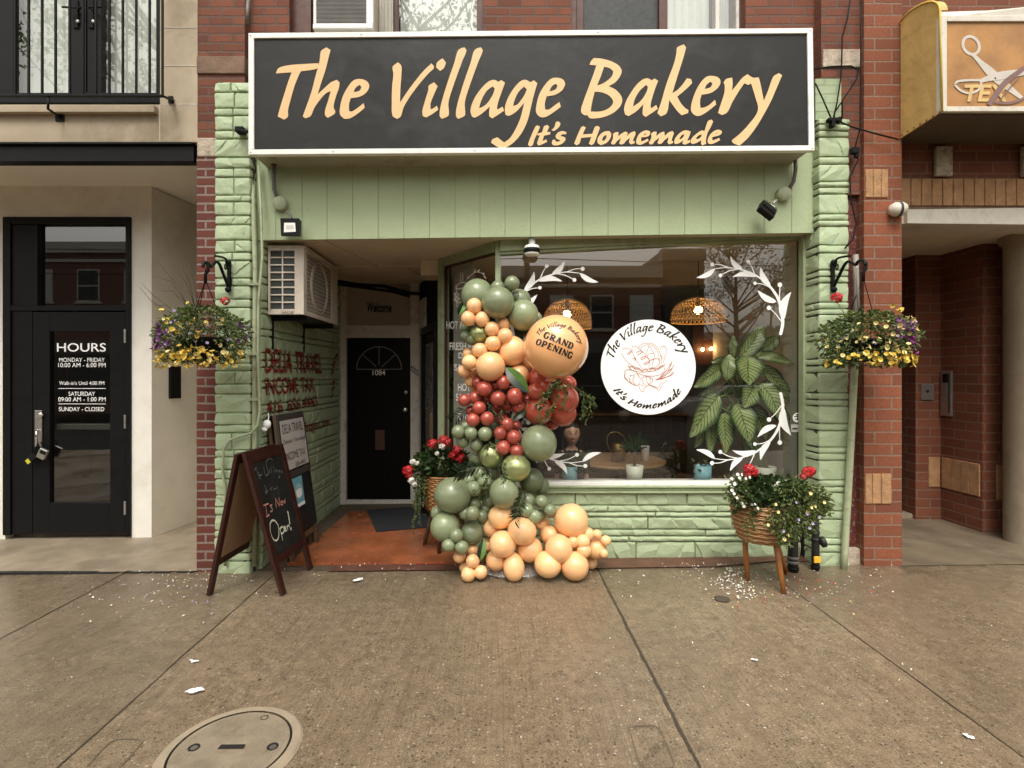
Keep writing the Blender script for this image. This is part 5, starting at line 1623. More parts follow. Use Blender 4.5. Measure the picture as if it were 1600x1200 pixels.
# ------------------------------------------------------------------ sticker on the window: round logo
LG = WY - 0.004
logo = thing("window_logo", "round white window decal with a bread basket drawing and black script around it", "decal", P(1013.3, 573.7, LG))
z = lambda x, y, k=0: P(930 + x * .13328, 495 + y * .13328, LG - 0.001 * k)
m = MB(); v, f = disc2d(622, 590, 557, 72); m.flat(v, f, lambda x, y: z(x, y, 0)); m.prism([z(*p) + Vector((0, .002, 0)) for p in disc2d(622, 590, 556, 48)[0]], (0, 0.001, 0))
m.build("disc", m_white, logo)
def arc_word(words, x0, x1, ybase, a0, a1, R, sgn_, k, name, fn):
    mb = MB()
    for w in words:
        for v, f in GLY[w]:
            def mp(x, y):
                t = (x - x0) / (x1 - x0)
                ang = math.radians(a0 + (a1 - a0) * t)
                rr = R + sgn_ * (ybase - y) * k
                return fn(math.sin(ang) * rr, -sgn_ * math.cos(ang) * rr)
            mb.flat(v, f, mp)
    return mb
arc_word(("the", "village", "bakery"), 431, 1222, 184, -75, 70, 418, 1, 1.18, "lettering", lambda x, y: z(622 + x, 590 + y, 1)).build("lettering", m_black_ink, logo)
arc_word(("its", "home"), 825, 1128, 227, -57, 55, 492, -1, 2.6, "lettering", lambda x, y: z(622 + x, 590 + y, 1)).build("lettering", m_black_ink, logo)
lines = [
 [(310,400),(330,372),(370,368),(410,385),(430,400)], [(305,420),(320,450),(360,510),(430,570),(530,610)], [(430,360),(440,345),(480,348),(520,380),(590,440),(635,510),(628,600)], [(430,365),(440,430),(480,510),(530,580),(560,612)],
 [(505,365),(540,325),(600,308),(660,312),(710,340),(750,400),(770,470),(775,550)], [(520,385),(560,345),(610,328),(660,332),(700,360),(735,420),(750,490),(752,560)],
 [(600,430),(620,370),(630,340),(660,380),(690,430)], [(690,430),(650,430),(610,450),(620,490),(650,510),(690,490),(690,430)], [(630,520),(680,495),(740,490),(750,540),(720,585),(640,600)], [(690,495),(670,550),(665,590)],
 [(760,380),(780,350),(810,345),(830,370),(830,430),(810,490),(800,540)], [(790,500),(770,450)],
 [(385,550),(400,600),(470,640),(600,645),(720,625),(810,570),(820,540)], [(390,575),(440,590),(540,625),(620,610),(740,600),(800,560)], [(400,600),(430,575),(470,620),(510,595),(550,640),(590,605),(630,645),(670,605),(720,625),(760,580),(800,570)],
 [(490,660),(600,690),(720,690),(800,650),(815,590)], [(340,660),(350,630),(400,620),(470,640),(500,680),(525,720)], [(340,670),(345,710),(380,750),(430,785),(490,805),(520,780)], [(360,650),(345,700),(380,740)], [(420,680),(400,740),(430,780)], [(460,690),(440,750),(470,800)], [(400,680),(440,690),(470,670)],
 [(520,760),(540,720),(600,700),(660,720),(680,750),(620,800),(580,840)], [(520,770),(515,820),(540,870),(570,885),(560,850),(580,830)], [(550,730),(570,790),(600,810)], [(600,705),(610,770),(630,790)], [(530,790),(570,820)], [(640,720),(650,760)],
 [(625,800),(700,830),(755,868),(770,830),(800,780),(850,740)], [(640,795),(740,835),(760,790),(790,760)],
 [(700,745),(780,700),(850,640),(890,560),(900,515)], [(720,745),(800,700),(880,640),(925,560)], [(720,740),(820,710),(900,680),(925,640)], [(740,730),(840,620),(885,545)], [(760,735),(870,690),(910,650)], [(830,660),(905,600)], [(480,420),(530,400),(560,410),(510,440),(490,440)], [(530,490),(575,460),(600,470),(560,495),(535,500)], [(565,555),(600,530),(635,525),(610,550),(580,560)], [(370,450),(410,405),(425,410),(395,445)], [(440,490),(470,480),(480,500),(455,510)],
]
mb = MB()
for i, L in enumerate(lines):
    v, f = ribbon2d(L, 5.5 if i < 30 else 7)
    mb.flat(v, f, lambda x, y: z(x, y, 1))
mb.build("basket_drawing", m_rust, logo)

# ------------------------------------------------------------------ white leaf sprays on the glass
H_ = lambda x, y: (940 + x * .2125, 370 + y * .2125)
def wreath(fx, fy, label):
    mb = MB()
    fn = lambda x, y: P(fx(x), fy(y), WY - 0.003)
    st = [H_(*p) for p in [(1318,712),(1332,620),(1308,480),(1243,372),(1132,282),(1020,240),(920,226),(828,236)]]
    mb.flat(*ribbon2d(st, [4.6, 5.0, 4.4, 3.6, 2.8, 2.0, 1.5, 1.0], n=6), fn)
    v, f = disc2d(*H_(1316, 712), 2.5); mb.flat(v, f, fn)
    for b, t, w, bd in (((1335,614),(1394,404),13,-.13),((1286,480),(1145,392),9.5,-.10),((1242,362),(1168,222),9.5,-.12),((1140,292),(960,296),8.5,.12),((1037,238),(944,142),8,-.13),((835,233),(695,301),8,-.10)):
        mb.flat(*leaf2d(H_(*b), H_(*t), w, bd, 12), fn)
    for d, s, r in (((812,202),(930,226),3.2),((873,284),(1000,238),3.0),((1077,182),(1125,276),3.0),((1127,342),(1238,372),2.7),((1310,353),(1306,480),3.6),((1230,522),(1322,625),3.5)):
        a, c = H_(*d), H_(*s)
        v, f = disc2d(a[0], a[1], r); mb.flat(v, f, fn)
        mid = ((a[0] + c[0]) / 2, (a[1] + c[1]) / 2 - (2 if abs(d[1] - s[1]) < 110 else 0))
        mb.flat(*ribbon2d([a, mid, c], [1.1, 1.6]), fn)
    o = mb.build("leaf_decal", m_white)
    tag(o, label, "decal", "white leaf sprays on the shop window")
wreath(lambda x: x, lambda y: y, "white leafy spray decal in the upper right corner of the shop window")
wreath(lambda x: x, lambda y: 1136.5 - y, "white leafy spray decal in the lower right corner above the flower planter")
wreath(lambda x: 2023 - x, lambda y: y + 7, "white leafy spray decal at the top left behind the peach orb balloon")
wreath(lambda x: 2027 - x, lambda y: 1141 - y, "white leafy spray decal at the lower left beside the girl's face")

# small stickers near the right edge
st = thing("alarm_sticker", "small round white sticker at the right edge of the shop glass", "sticker", P(1249, 652, LG))
m = MB(); v, f = disc2d(1246, 652.5, 7.4, 28); m.flat(v, f, lambda x, y: P(x, y, LG)); m.build("disc", m_white, st)
m = MB()
for a, b in (((1241, 651), (1251, 650)), ((1242, 655), (1250, 655)), ((1243, 648), (1249, 648)), ((1246, 646), (1246, 657))): m.flat(*ribbon2d([a, b], 1.4, False), lambda x, y: P(x, y, LG - .001))
m.build("print", m_black_ink, st)
st = thing("notice_sticker", "pale rectangular sticker below the round sticker at the glass edge", "sticker", P(1249, 668, LG))
m = MB(); m.quad(*[P(x, y, LG) for x, y in ((1236, 675), (1254, 674.5), (1254, 663), (1236, 663))]); m.build("sheet", m_paper, st)
m = MB(); m.flat(*ribbon2d([(1238, 670), (1246, 669.5)], 2.2, False), lambda x, y: P(x, y, LG - .001)); m.flat(*ribbon2d([(1247, 670), (1252, 670)], .6, False), lambda x, y: P(x, y, LG - .001)); m.build("print", m_black_ink, st)

# ------------------------------------------------------------------ painted writing on the side wall
def wall_text(s, y0, y1, z0, z1, bold=0.012, shear=0.0):
    v, f, _ = text2d(s, bold, shear)
    vv = [((y0 - 4.56) + (y1 - y0) * x, z0 + (z1 - z0) * y) for x, y in v]
    v2, f2 = split_tris(vv, f, 0.015)
    pos = side_place(np.array([p[0] for p in v2]), np.array([p[1] for p in v2]), 0.011)
    o = np_mesh("wall_lettering", pos, f2, m_redink, bakery)
    return o
wall_text("DELIA TRAVEL", 4.60, 6.06, 1.675, 1.895)
wall_text("INCOME TAX", 4.60, 5.82, 1.475, 1.635)
wall_text("416. 656 4443", 4.62, 5.90, 1.305, 1.43)
wall_text("@rogers.com", 5.42, 6.36, 1.02, 1.165, 0.004)
for pts in ([(6.42, 1.66), (6.50, 1.72), (6.46, 1.75), (6.58, 1.83), (6.55, 1.87), (6.68, 1.92)], [(6.40, 1.38), (6.47, 1.42), (6.45, 1.48), (6.53, 1.51), (6.47, 1.56), (6.56, 1.58)]):
    v, f = ribbon2d([(a - 4.56, b) for a, b in pts], 0.045, False)
    v2, f2 = split_tris(v, f, 0.015)
    np_mesh("wall_mark", side_place(np.array([p[0] for p in v2]), np.array([p[1] for p in v2]), 0.004), f2, m_redink, bakery)

# ------------------------------------------------------------------ barber sign on the right
AYF, AXL = 4.03, 3.41
bs = thing("awning_sign", "orange box sign with faded scissors and yellow canvas end on the right building", "sign", P(1500, 100, AYF))
z0s, z1s = PZ(174, AYF), PZ(24, AYF)
x0s = PX(1471, AYF)
m = MB(); m.box(x0s + 0.01, 5.4, AYF + 0.03, 4.60, z0s, z1s)
m.build("cabinet", M("dark_sign_body", (0.075, 0.055, 0.032), 0.6, var=0.2), bs)
fr = MB()
for a, b, c, d in ((1471, 1480, 24, 174), (1480, 1800, 24, 33), (1480, 1800, 166, 174)):
    fr.box(PX(a, AYF), PX(b, AYF), AYF, AYF + 0.05, PZ(d, AYF), PZ(c, AYF))
fr.build("trim_frame", m_offwhite, bs, bevel=0.004)
MB().box(PX(1479, AYF), 5.4, AYF + 0.015, AYF + 0.03, PZ(167, AYF), PZ(32, AYF)).build("face_panel", m_orangesign, bs)
J_ = lambda x, y: (1460 + x * .13333, 20 + y * .13333)
fnj = lambda k: (lambda x, y: P(*J_(x, y), AYF + 0.012 - 0.002 * k))
scs = MB()
def ring(c, rx, ry, rot, w):
    pts = []
    for i in range(33):
        a = 2 * math.pi * i / 32
        x, y = rx * math.cos(a), ry * math.sin(a)
        pts.append((c[0] + x * math.cos(rot) - y * math.sin(rot), c[1] + x * math.sin(rot) + y * math.cos(rot)))
    return ribbon2d(pts, w)
scs.flat(*ring((430, 382), 90, 110, -0.6, 34), fnj(0))
scs.flat(*ribbon2d([(455, 490), (530, 570), (620, 660), (740, 770), (900, 900), (1040, 1010)], [40, 55, 95, 110, 70, 40]), fnj(0))
scs.build("scissor_blade", m_scis, bs)
sc2 = MB()
sc2.flat(*ribbon2d([(240, 840), (270, 805), (400, 790), (540, 790), (545, 850), (500, 915), (400, 940), (310, 910), (255, 860), (240, 840)], 26), fnj(1))
sc2.flat(*ribbon2d([(540, 800), (640, 765), (760, 740), (900, 715), (1100, 690)], [40, 70, 95, 90, 60]), fnj(1))
sc2.build("scissor_blade", m_scis, bs)
MB().flat(*disc2d(715, 765, 10), fnj(2)).build("pivot", m_black_ink, bs)
v, f, _ = text2d("TEX", 0.025, 0.2)
MB().flat(v, f, lambda x, y: fnj(1.5)(350 + 540 * x, 1040 - 200 * y)).build("lettering", m_tex, bs)
cb = MB()
cb.flat(*ribbon2d([(640, 1080), (720, 960), (820, 830), (950, 720), (1120, 600)], [60, 70, 60, 45]), fnj(2.5))
cb.flat(*ribbon2d([(740, 1070), (820, 960), (920, 840), (1000, 760)], [14, 16, 12]), fnj(2.6))
cb.flat(*ribbon2d([(700, 1045), (850, 1060), (980, 1030), (1120, 960)], [18, 30, 30, 20]), fnj(2.7))
cb.build("comb_shape", m_comb, bs)
# canvas end
cy0, cy1 = AYF - 0.005, 4.44
cv = MB()
prof = []
zt, zb = PZ(40, 4.45) - 0.0, z0s - 0.02
for i in range(9):
    a = math.pi / 2 * i / 8
    prof.append((cy1 - 0.02 - (cy1 - cy0 - 0.04) * math.sin(a) * 1.0, zt - 0.20 + 0.20 * math.cos(a) + 0.05))
loop = [(cy1, zb)] + [(cy1, zt + 0.03)] + prof[1:] + [(cy0, zb + 0.02)]
cv.prism([(AXL - 0.012, y, zz) for y, zz in loop], (0.012, 0, 0))
top = [(AXL, y, zz) for y, zz in loop[1:-1]]
for i in range(len(top) - 1):
    a, b = Vector(top[i]), Vector(top[i + 1])
    cv.quad(a, b, b + Vector((.05, 0, 0)), a + Vector((.05, 0, 0)))
cv.build("canvas_end", m_yellowcanvas, bs)
MB().tube([Vector((AXL - 0.012, y, zz)) for y, zz in loop[1:]], 0.008, 6).build("piping", m_yellowpiping, bs)
tp = MB()
n = 16
ridge = [(PX(1474, AYF), AYF + 0.06, z1s + 0.01)]
tp.add([(AXL + 0.05, cy1, zt + 0.10), (5.4, cy1, zt + 0.16), (5.4, AYF + .02, z1s + 0.09), (4.3, AYF + .02, z1s + 0.10), (x0s + .03, AYF + .03, z1s + 0.005), (AXL + .03, AYF + .12, z1s + 0.08)], [(0, 5, 4, 3, 2, 1)])
tp.add([(x0s + .03, AYF + .03, z1s + 0.005), (4.3, AYF + .02, z1s + 0.10), (5.4, AYF + .02, z1s + 0.09), (5.4, AYF + .02, z1s), (x0s + .03, AYF + .03, z1s)], [(0, 4, 3, 2, 1)])
tp.build("top_sheet", m_offwhite, bs)
m = MB()
for i in range(7):
    y = cy0 + .02 + (cy1 - cy0 - .04) * i / 6
    m.lathe([(0, -.003), (0.006, -.003), (0.007, 0)], (AXL - 0.013, y, zb + 0.02 + 0.0), (1, 0, 0), 8)
m.build("eyelet", m_dkgrey, bs)
for a in ((1470, 1483),):
    m = MB(); m.box(PX(1459, 4.6), PX(1484, 4.6), 4.57, 4.60, PZ(276, 4.6), PZ(231, 4.6)); m.build("support_foot", M("rusty_white_paint", (0.42, 0.35, 0.26), 0.8, var=0.3, vs=20, stain=(0.07, 0.03, 0.015), stain_amt=0.95, stain_scale=22), bs)
m = MB(); m.box(PX(1594, 4.6), PX(1620, 4.6), 4.57, 4.60, PZ(276, 4.6), PZ(231, 4.6)); m.build("support_foot", M("rusty_white_paint", (0.42, 0.35, 0.26), 0.8, var=0.3, vs=20, stain=(0.07, 0.03, 0.015), stain_amt=0.95, stain_scale=22), bs)
# camera/lamp on the pillar corner
dl = thing("wall_camera", "white round security camera on the brick pillar under the tan course", "camera", P(1408, 327, 4.40))
MB().lathe([(0, -.09), (0.04, -.085), (0.058, -.05), (0.06, 0.0), (0.045, 0.03)], P(1408, 327, 4.40), (0.75, -0.1, 0.0), 18).build("housing", m_offwhite, dl)
MB().lathe([(0.061, -.03), (0.063, -.02), (0.061, -.01)], P(1408, 327, 4.40), (0.75, -0.1, 0.0), 18).build("band", m_dkgrey, dl)
# ------------------------------------------------------------------ wall-hung units
# outdoor air conditioner in the passage
ac = thing("air_conditioner", "grimy white outdoor air conditioner hung high on the green side wall", "air conditioner", (-1.88, 5.1, 2.18))
ax0, ax1, ay0, ay1, az0, az1 = -2.03, -1.712, 4.64, 5.62, 2.19, 2.80
MB().box(ax0 + .012, ax1 - .012, ay0 + .012, ay1, az0, az1 - 0.02).build("casing_core", m_dkgrey, ac)
m = MB()
ew = ax1 - ax0
m.box(ax0, ax0 + .02, ay0, ay0 + .03, az0, az1 - .02)
m.box(ax0 + .235, ax1, ay0, ay0 + .03, az0, az1 - .02)
m.box(ax0 + .122, ax0 + .134, ay0 + .001, ay0 + .02, az0, az1 - .02)
for i in range(9):
    zz = az0 + 0.035 + i * 0.066
    m.box(ax0 + .02, ax0 + .235, ay0 + .002, ay0 + .022, zz, zz + 0.013)
m.box(ax0 + .02, ax0 + .235, ay0 + .001, ay0 + .022, az0, az0 + 0.035)
m.box(ax0 + .02, ax0 + .235, ay0 + .001, ay0 + .022, az1 - .045, az1 - .02)
m.build("end_panel", m_acwhite, ac, bevel=0.003)
m = MB(); m.box(ax0 - .005, ax1 + .008, ay0 - .006, ay1 + .004, az1 - .022, az1); m.build("lid", m_acwhite, ac, bevel=0.006)
m = MB()
m.box(ax1 - .012, ax1, ay0 + .03, ay0 + .07, az0, az1 - .022)
m.box(ax1 - .012, ax1, ay1 - .20, ay1, az0, az1 - .022)
m.box(ax1 - .012, ax1, ay0 + .07, ay1 - .20, az0, az0 + .04)
m.box(ax1 - .012, ax1, ay0 + .07, ay1 - .20, az1 - .05, az1 - .022)
m.box(ax1, ax1 + .003, ay1 - .17, ay1 - .04, az1 - .10, az1 - .06)
m.build("front_panel", m_acwhite, ac, bevel=0.003)
m = MB()
for i in range(34):
    y = ay0 + .08 + i * 0.0205
    m.box(ax1 - .004, ax1 - .003, y, y + .005, az0 + .04, az1 - .05)
for i in range(14):
    zz = az0 + .06 + i * 0.037
    m.box(ax1 - .0028, ax1 - .002, ay0 + .07, ay1 - .20, zz, zz + .005)
cyc, czc = ay0 + .41, (az0 + az1) / 2 - .01
for r in (0.24, 0.21):
    m.tube([Vector((ax1, cyc + r * math.cos(a), czc + r * math.sin(a))) for a in np.linspace(0, 6.283, 40)[:-1]], 0.005, 5, closed=True)
m.build("fan_grille", m_acwhite, ac)
m = MB(); m.lathe([(0, 0), (0.20, 0.004), (0.205, 0.02)], (ax1 - .04, cyc, czc), (1, 0, 0), 24); m.build("fan_disc", m_blackmatt, ac)
MB().box(ax0 + .04, ax0 + .085, ay0 - .004, ay0 + .001, az1 - .062, az1 - .05).build("badge", m_brownframe, ac)
v, f, _ = text2d("VALUE", 0.0, 0.2)
MB().flat(v, f, lambda x, y: Vector((ax0 + .125 + .105 * x, ay0 - .0015, az0 + .006 + .022 * y))).build("lettering", m_black_ink, ac)
for y in (ay0 + .10, ay1 - .12):
    br = MB()
    br.box(-2.07, ax1 - .02, y, y + .035, az0 - .045, az0 - .004)
    br.hexa([(-2.07, y, az0 - .30), (-2.03, y, az0 - .30), (-2.03, y + .035, az0 - .30), (-2.07, y + .035, az0 - .30), (-2.07, y, az0 - .045), (-2.03, y, az0 - .045), (-2.03, y + .035, az0 - .045), (-2.07, y + .035, az0 - .045)])
    br.build("bracket", m_blackmatt, ac, bevel=0.003)
cbl = MB()
cbl.tube([P(529, 440, 6.0), P(560, 445, 6.4), P(600, 447, 6.6), P(640, 458, 6.75), P(662, 460, 6.6)], .022, 8)
cbl.tube([P(529, 444, 6.0), P(565, 449, 6.4), P(610, 455, 6.6), P(640, 463, 6.75)], .018, 8)
tag(cbl.build("cable", m_blackmatt), "thick black cable run above the entrance door from the air conditioner", "cable")

# window air conditioner in the upper storey
wa = thing("window_air_conditioner", "white boxy window air conditioner cut off by the top edge above the sign", "air conditioner", P(540, 40, 4.42))
wx0_, wx1_, wy0_ = PX(489, 4.42), PX(583, 4.42), 4.42
wz0 = PZ(47, 4.42)
MB().box(wx0_ + .01, wx1_ - .01, wy0_ + .02, 4.75, wz0 + .01, wz0 + .5).build("casing", m_acwhite, wa, bevel=0.01)
m = MB()
m.box(wx0_, wx0_ + .025, wy0_, wy0_ + .05, wz0 + .05, wz0 + .5); m.box(wx1_ - .06, wx1_, wy0_, wy0_ + .05, wz0 + .05, wz0 + .5)
m.box(wx0_, wx1_, wy0_ - .015, wy0_ + .05, wz0, wz0 + .05)
m.build("front_frame", m_alu, wa, bevel=0.012)
m = MB()
for i in range(40): m.box(wx0_ + .025, wx1_ - .06, wy0_ + .012, wy0_ + .02, wz0 + .052 + i * .011, wz0 + .058 + i * .011)
m.build("grille", m_greyflash, wa)
m = MB()
for i in range(9): m.box(wx1_ + .02 + i * .012, wx1_ + .026 + i * .012, 4.62, 4.66, wz0, wz0 + .5)
m.build("side_curtain", m_offwhite, wa)

# floodlights
fl = thing("floodlight", "black square floodlight facing the street at the left end of the green boards", "floodlight", P(446, 330, 4.5))
MB().tube([P(428, 254, 4.48), P(427, 275, 4.49), P(428, 295, 4.51), P(434, 312, 4.52)], 0.016, 8).build("conduit", m_greyflash, fl)
MB().tube([P(428, 252, 4.48), P(428, 258, 4.48)], 0.024, 8).build("gland", m_blackmatt, fl)
MB().lathe([(0, -.05), (0.056, -.05), (0.060, -.045), (0.060, 0.0)], P(440, 320, 4.545), (0, 1, 0), 24).build("junction_box", m_pipe, fl)
MB().tube([P(449, 330, 4.50), P(454, 338, 4.48), P(454, 345, 4.46)], 0.012, 6).build("arm", m_greyflash, fl)
hd_ = MB(); fy = 4.40
hd_.add([P(438, 341, fy), P(467, 341, fy), P(471, 346, fy + .07), P(471, 370, fy + .07), P(468, 369, fy), P(439, 367, fy), P(440, 344, fy + .08), P(440, 369, fy + .08)],
        [(0, 5, 4, 1), (1, 4, 3, 2), (0, 1, 2, 6), (5, 7, 3, 4), (0, 6, 7, 5), (6, 2, 3, 7)])
hdo = hd_.build("head", m_black, fl)
MB().quad(P(443.5, 363, fy - .002), P(462, 362, fy - .002), P(461, 348, fy - .002), P(444, 348, fy - .002)).build("lens_plate", m_alu, hdo)
MB().quad(P(447, 358, fy - .004), P(459, 357.5, fy - .004), P(458, 352, fy - .004), P(447, 352, fy - .004)).build("led", m_whitetrim, hdo)
fr_ = thing("floodlight", "black finned floodlight tilted down at the right end of the green boards", "floodlight", P(1210, 315, 4.5))
MB().tube([P(1243, 246, 4.47), P(1243, 265, 4.49), P(1240, 284, 4.51), P(1230, 299, 4.52)], 0.016, 8).build("conduit", M("brown_conduit", (0.12, 0.09, 0.07), 0.5), fr_)
MB().lathe([(0, -.05), (0.056, -.05), (0.060, -.045), (0.060, 0.0)], P(1222, 305, 4.545), (0, 1, 0), 24).build("junction_box", m_pipe, fr_)
MB().tube([P(1213, 313, 4.50), P(1207, 318, 4.46)], 0.011, 6).build("arm", m_offwhite, fr_)
c = P(1198, 329, 4.40)
R_ = Euler((math.radians(-34), 0, 0)).to_matrix()
R_ = Matrix.Rotation(math.radians(38), 3, 'Y') @ R_
hd_ = MB(); hd_.obox(c, (0.145, 0.05, 0.13), R_)
hdo = hd_.build("head", m_black, fr_, bevel=0.004)
m = MB()
for i in range(8): m.obox(c + R_ @ Vector((-0.056 + i * .016, -0.032, 0.022)), (0.006, 0.014, 0.075), R_)
m.build("cooling_fins", M("fin_metal", (0.05, 0.05, 0.05), 0.35, 0.6), hdo)
MB().obox(c + R_ @ Vector((0.02, -0.028, 0.068)), (0.045, 0.006, 0.012), R_).build("spec_label", m_white, hdo)

# security camera under the boards
sc_ = thing("security_camera", "white box security camera with black band hanging over the shop window corner", "camera", P(831, 388, 4.60))
m = MB(); m.lathe([(0.0, 0.0), (0.058, 0.0), (0.066, .012), (0.066, .075), (0.058, .085), (0, .085)], P(831, 399, 4.62), (0, 0, 1), 24); m.build("housing", m_white, sc_)
m = MB(); m.lathe([(0.0665, .018), (0.070, .022), (0.070, .056), (0.0665, .060)], P(831, 399, 4.62), (0, 0, 1), 24); m.build("lens_band", m_black, sc_)
MB().tube([P(831, 384, 4.62), P(831, 373, 4.62)], 0.03, 10).build("mount", m_white, sc_)

# pipes and conduits
pl = MB(); pl.tube([P(393, 246, 4.53), P(396, 330, 4.50), P(399, 420, 4.48), P(398, 560, 4.48), P(398, 700, 4.48), P(398, 884, 4.48)], 0.021, 10)
for y in (444, 553, 624): pl.box(PX(390, 4.46), PX(406, 4.46), 4.445, 4.47, PZ(y + 2, 4.46), PZ(y - 2, 4.46))
tag(pl.build("drain_pipe", m_pipe), "straight green painted pipe down the right edge of the left stone pilaster", "pipe")
pl = MB(); pl.tube([P(404, 258, 4.5), P(408, 330, 4.47), P(410, 400, 4.45), P(404, 470, 4.45), P(403, 560, 4.45), P(406, 640, 4.44), P(403, 664, 4.43), P(392, 677, 4.42), P(374, 682, 4.42), P(358, 688, 4.42), P(349, 704, 4.42), P(348, 740, 4.43), P(352, 762, 4.44), P(352, 800, 4.44), P(352, 884, 4.44)], 0.0115, 8)
tag(pl.build("conduit", m_pipe), "thin green conduit looping left across the foot of the left pilaster", "conduit")
pl = MB(); pl.tube([P(1337, 556, 4.42), P(1335, 580, 4.42), P(1327, 740, 4.42), P(1320, 860, 4.42), P(1318, 892, 4.40)], 0.027, 12)
tag(pl.build("drain_pipe", m_pipe), "leaning green drain pipe beside the right stone pilaster", "pipe")
pl = MB(); pl.tube([P(1337, 398, 4.46), P(1338, 440, 4.46), P(1338, 540, 4.44)], 0.022, 10)
tag(pl.build("vent_pipe", M("grey_plastic_pipe", (0.24, 0.215, 0.175), 0.45, var=0.1)), "short grey pipe behind the right hanging basket", "pipe")
pl = MB(); pl.tube([P(388, 0, 4.45), P(386, 40, 4.45)], 0.018, 8)
tag(pl.build("conduit", M("old_brown_conduit", (0.13, 0.10, 0.08), 0.5)), "brown pipe end at the top left corner of the fascia sign", "pipe")

def gas_pipe(x0, y0, y1, label, col_rings, r, Y, tagc=None):
    t = thing("standpipe", label, "pipe", P(x0, y1, Y))
    a, b = P(x0, y1, Y), P(x0, y0, Y)
    a.z = gz(a.x) - 0.02
    H = b.z - a.z
    MB().tube([a, a + Vector((0, 0, H * .4)), a + Vector((0, 0, H * .75)), b], [r, r, r * .92, r * .9], 14).build("shaft", m_rubber, t)
    for k, (zz, m_) in enumerate(col_rings):
        MB().lathe([(r, -.012), (r * 1.13, -.010), (r * 1.13, .010), (r, .012)], a + Vector((0, 0, H * zz)), (0, 0, 1), 16).build("collar", m_, t)
    return t, a, H
g1, a1_, H1 = gas_pipe(1239, 822, 897, "black standpipe with grey tape rings behind the right planter", [(0.12, m_blackmatt), (0.25, m_greyflash), (0.34, m_greyflash), (.70, m_rubber)], 0.040, 4.36)
g2, a2_, H2 = gas_pipe(1274, 800, 893, "black valve pipe with yellow tag next to the right pilaster", [(0.10, m_blackmatt), (.55, m_rubber), (.66, m_rubber)], 0.030, 4.38)
MB().obox(a2_ + Vector((-0.006, -0.035, H2 * .235)), (0.055, 0.012, 0.052)).build("yellow_tag", m_yellowtag, g2, bevel=0.003)
MB().lathe([(0.025, 0), (0.045, .01), (0.045, .04), (.02, .05)], a2_ + Vector((0.03, -0.01, H2 * .5)), (1, -.2, .3), 12).build("valve_cap", m_rubber, g2)
MB().tube([a2_ + Vector((0, 0, H2 * .9)), a2_ + Vector((-.04, .02, H2)), a2_ + Vector((-.10, .05, H2 * 1.05))], .03, 10).build("elbow", m_rubber, g2)

# loose wires on the right
WIRES = [([(1330, -10, 4.45), (1324, 30, 4.45), (1316, 58, 4.44), (1315, 100, 4.44), (1314, 120, 4.44), (1308, 160, 4.44), (1301, 190, 4.43)], "black wire hanging from the top above the right pilaster"),
         ([(1272, 108, 4.40), (1300, 104, 4.44), (1330, 103, 4.44), (1341, 110, 4.43), (1338, 124, 4.43), (1320, 152, 4.43), (1304, 176, 4.43), (1302, 192, 4.43)], "looped black cable crossing the pale stone block on the right"),
         ([(1302, 186, 4.43), (1330, 198, 4.42), (1365, 208, 4.40), (1404, 218, 4.38)], "black wire sagging from the right pilaster to the yellow canvas"),
         ([(1346, -10, 4.43), (1345, 90, 4.43), (1344, 200, 4.43), (1335, 235, 4.44), (1341, 250, 4.44), (1328, 276, 4.44), (1329, 310, 4.44), (1338, 350, 4.44), (1332, 375, 4.44), (1320, 388, 4.44)], "thin black wire trailing down the maroon brick strip"),
         ([(1274, 130, 4.38), (1288, 160, 4.42), (1299, 186, 4.43)], "thin wire from the sign corner to the right pilaster")]
for pts, lab in WIRES:
    w = MB(); w.tube([P(*p) for p in pts], 0.0065, 6)
    tag(w.build("wire", m_blackmatt), lab, "wire")
cl = MB(); cl.obox(P(1301, 188, 4.42), (0.09, .05, .03)); cl.obox(P(1300, 194, 4.42), (0.03, .05, .06)); cl.obox(P(1311, 188, 4.42), (0.03, .04, .05))
tag(cl.build("cable_clamp", m_blackmatt, bevel=0.006), "small black cable clamp where wires meet on the right pilaster", "clamp")
cl = MB(); cl.obox(P(1335, 236, 4.44), (0.06, .05, .05)); cl.obox(P(1338, 243, 4.44), (0.03, .03, .04))
tag(cl.build("cable_clamp", m_blackmatt, bevel=0.006), "small black cable clamp on the maroon brick beside the pillar", "clamp")
bk = MB(); bk.obox(P(376, 204, 4.42), (0.07, .07, .045)); bk.tube([P(376, 204, 4.42), P(388, 206, 4.32)], .014, 8)
tag(bk.build("sign_bracket", m_blackmatt, bevel=0.008), "black bracket bolted to the left pilaster beside the sign", "bracket")

# ------------------------------------------------------------------ A-frame chalkboard
def board_pt(q, s, t, off=0.0):
    """bilinear point on the quad q = (top near, top far, bottom far, bottom near)"""
    a = q[0].lerp(q[1], s); b = q[3].lerp(q[2], s)
    n = (q[3] - q[0]).cross(q[1] - q[0]).normalized()
    return a.lerp(b, t) + n * off
def slab(mb, q, s0, s1, t0, t1, o0, o1):
    mb.hexa([board_pt(q, s0, t1, o0), board_pt(q, s1, t1, o0), board_pt(q, s1, t1, o1), board_pt(q, s0, t1, o1), board_pt(q, s0, t0, o0), board_pt(q, s1, t0, o0), board_pt(q, s1, t0, o1), board_pt(q, s0, t0, o1)])
sb = thing("sandwich_board", "mahogany framed A-frame chalkboard standing open at the passage corner", "sandwich board", (-1.9, 4.25, gz(-1.9)))
g = lambda x, y: Vector((x, y, gz(x)))
hn, hf = Vector((-1.93, 3.96, 1.055)), Vector((-1.875, 4.53, 1.06))
A1, B1 = G(437, 932), G(485, 888)
C1, D1 = G(327, 932), g(-2.16, 4.53)
front = (hn, hf, B1, A1)
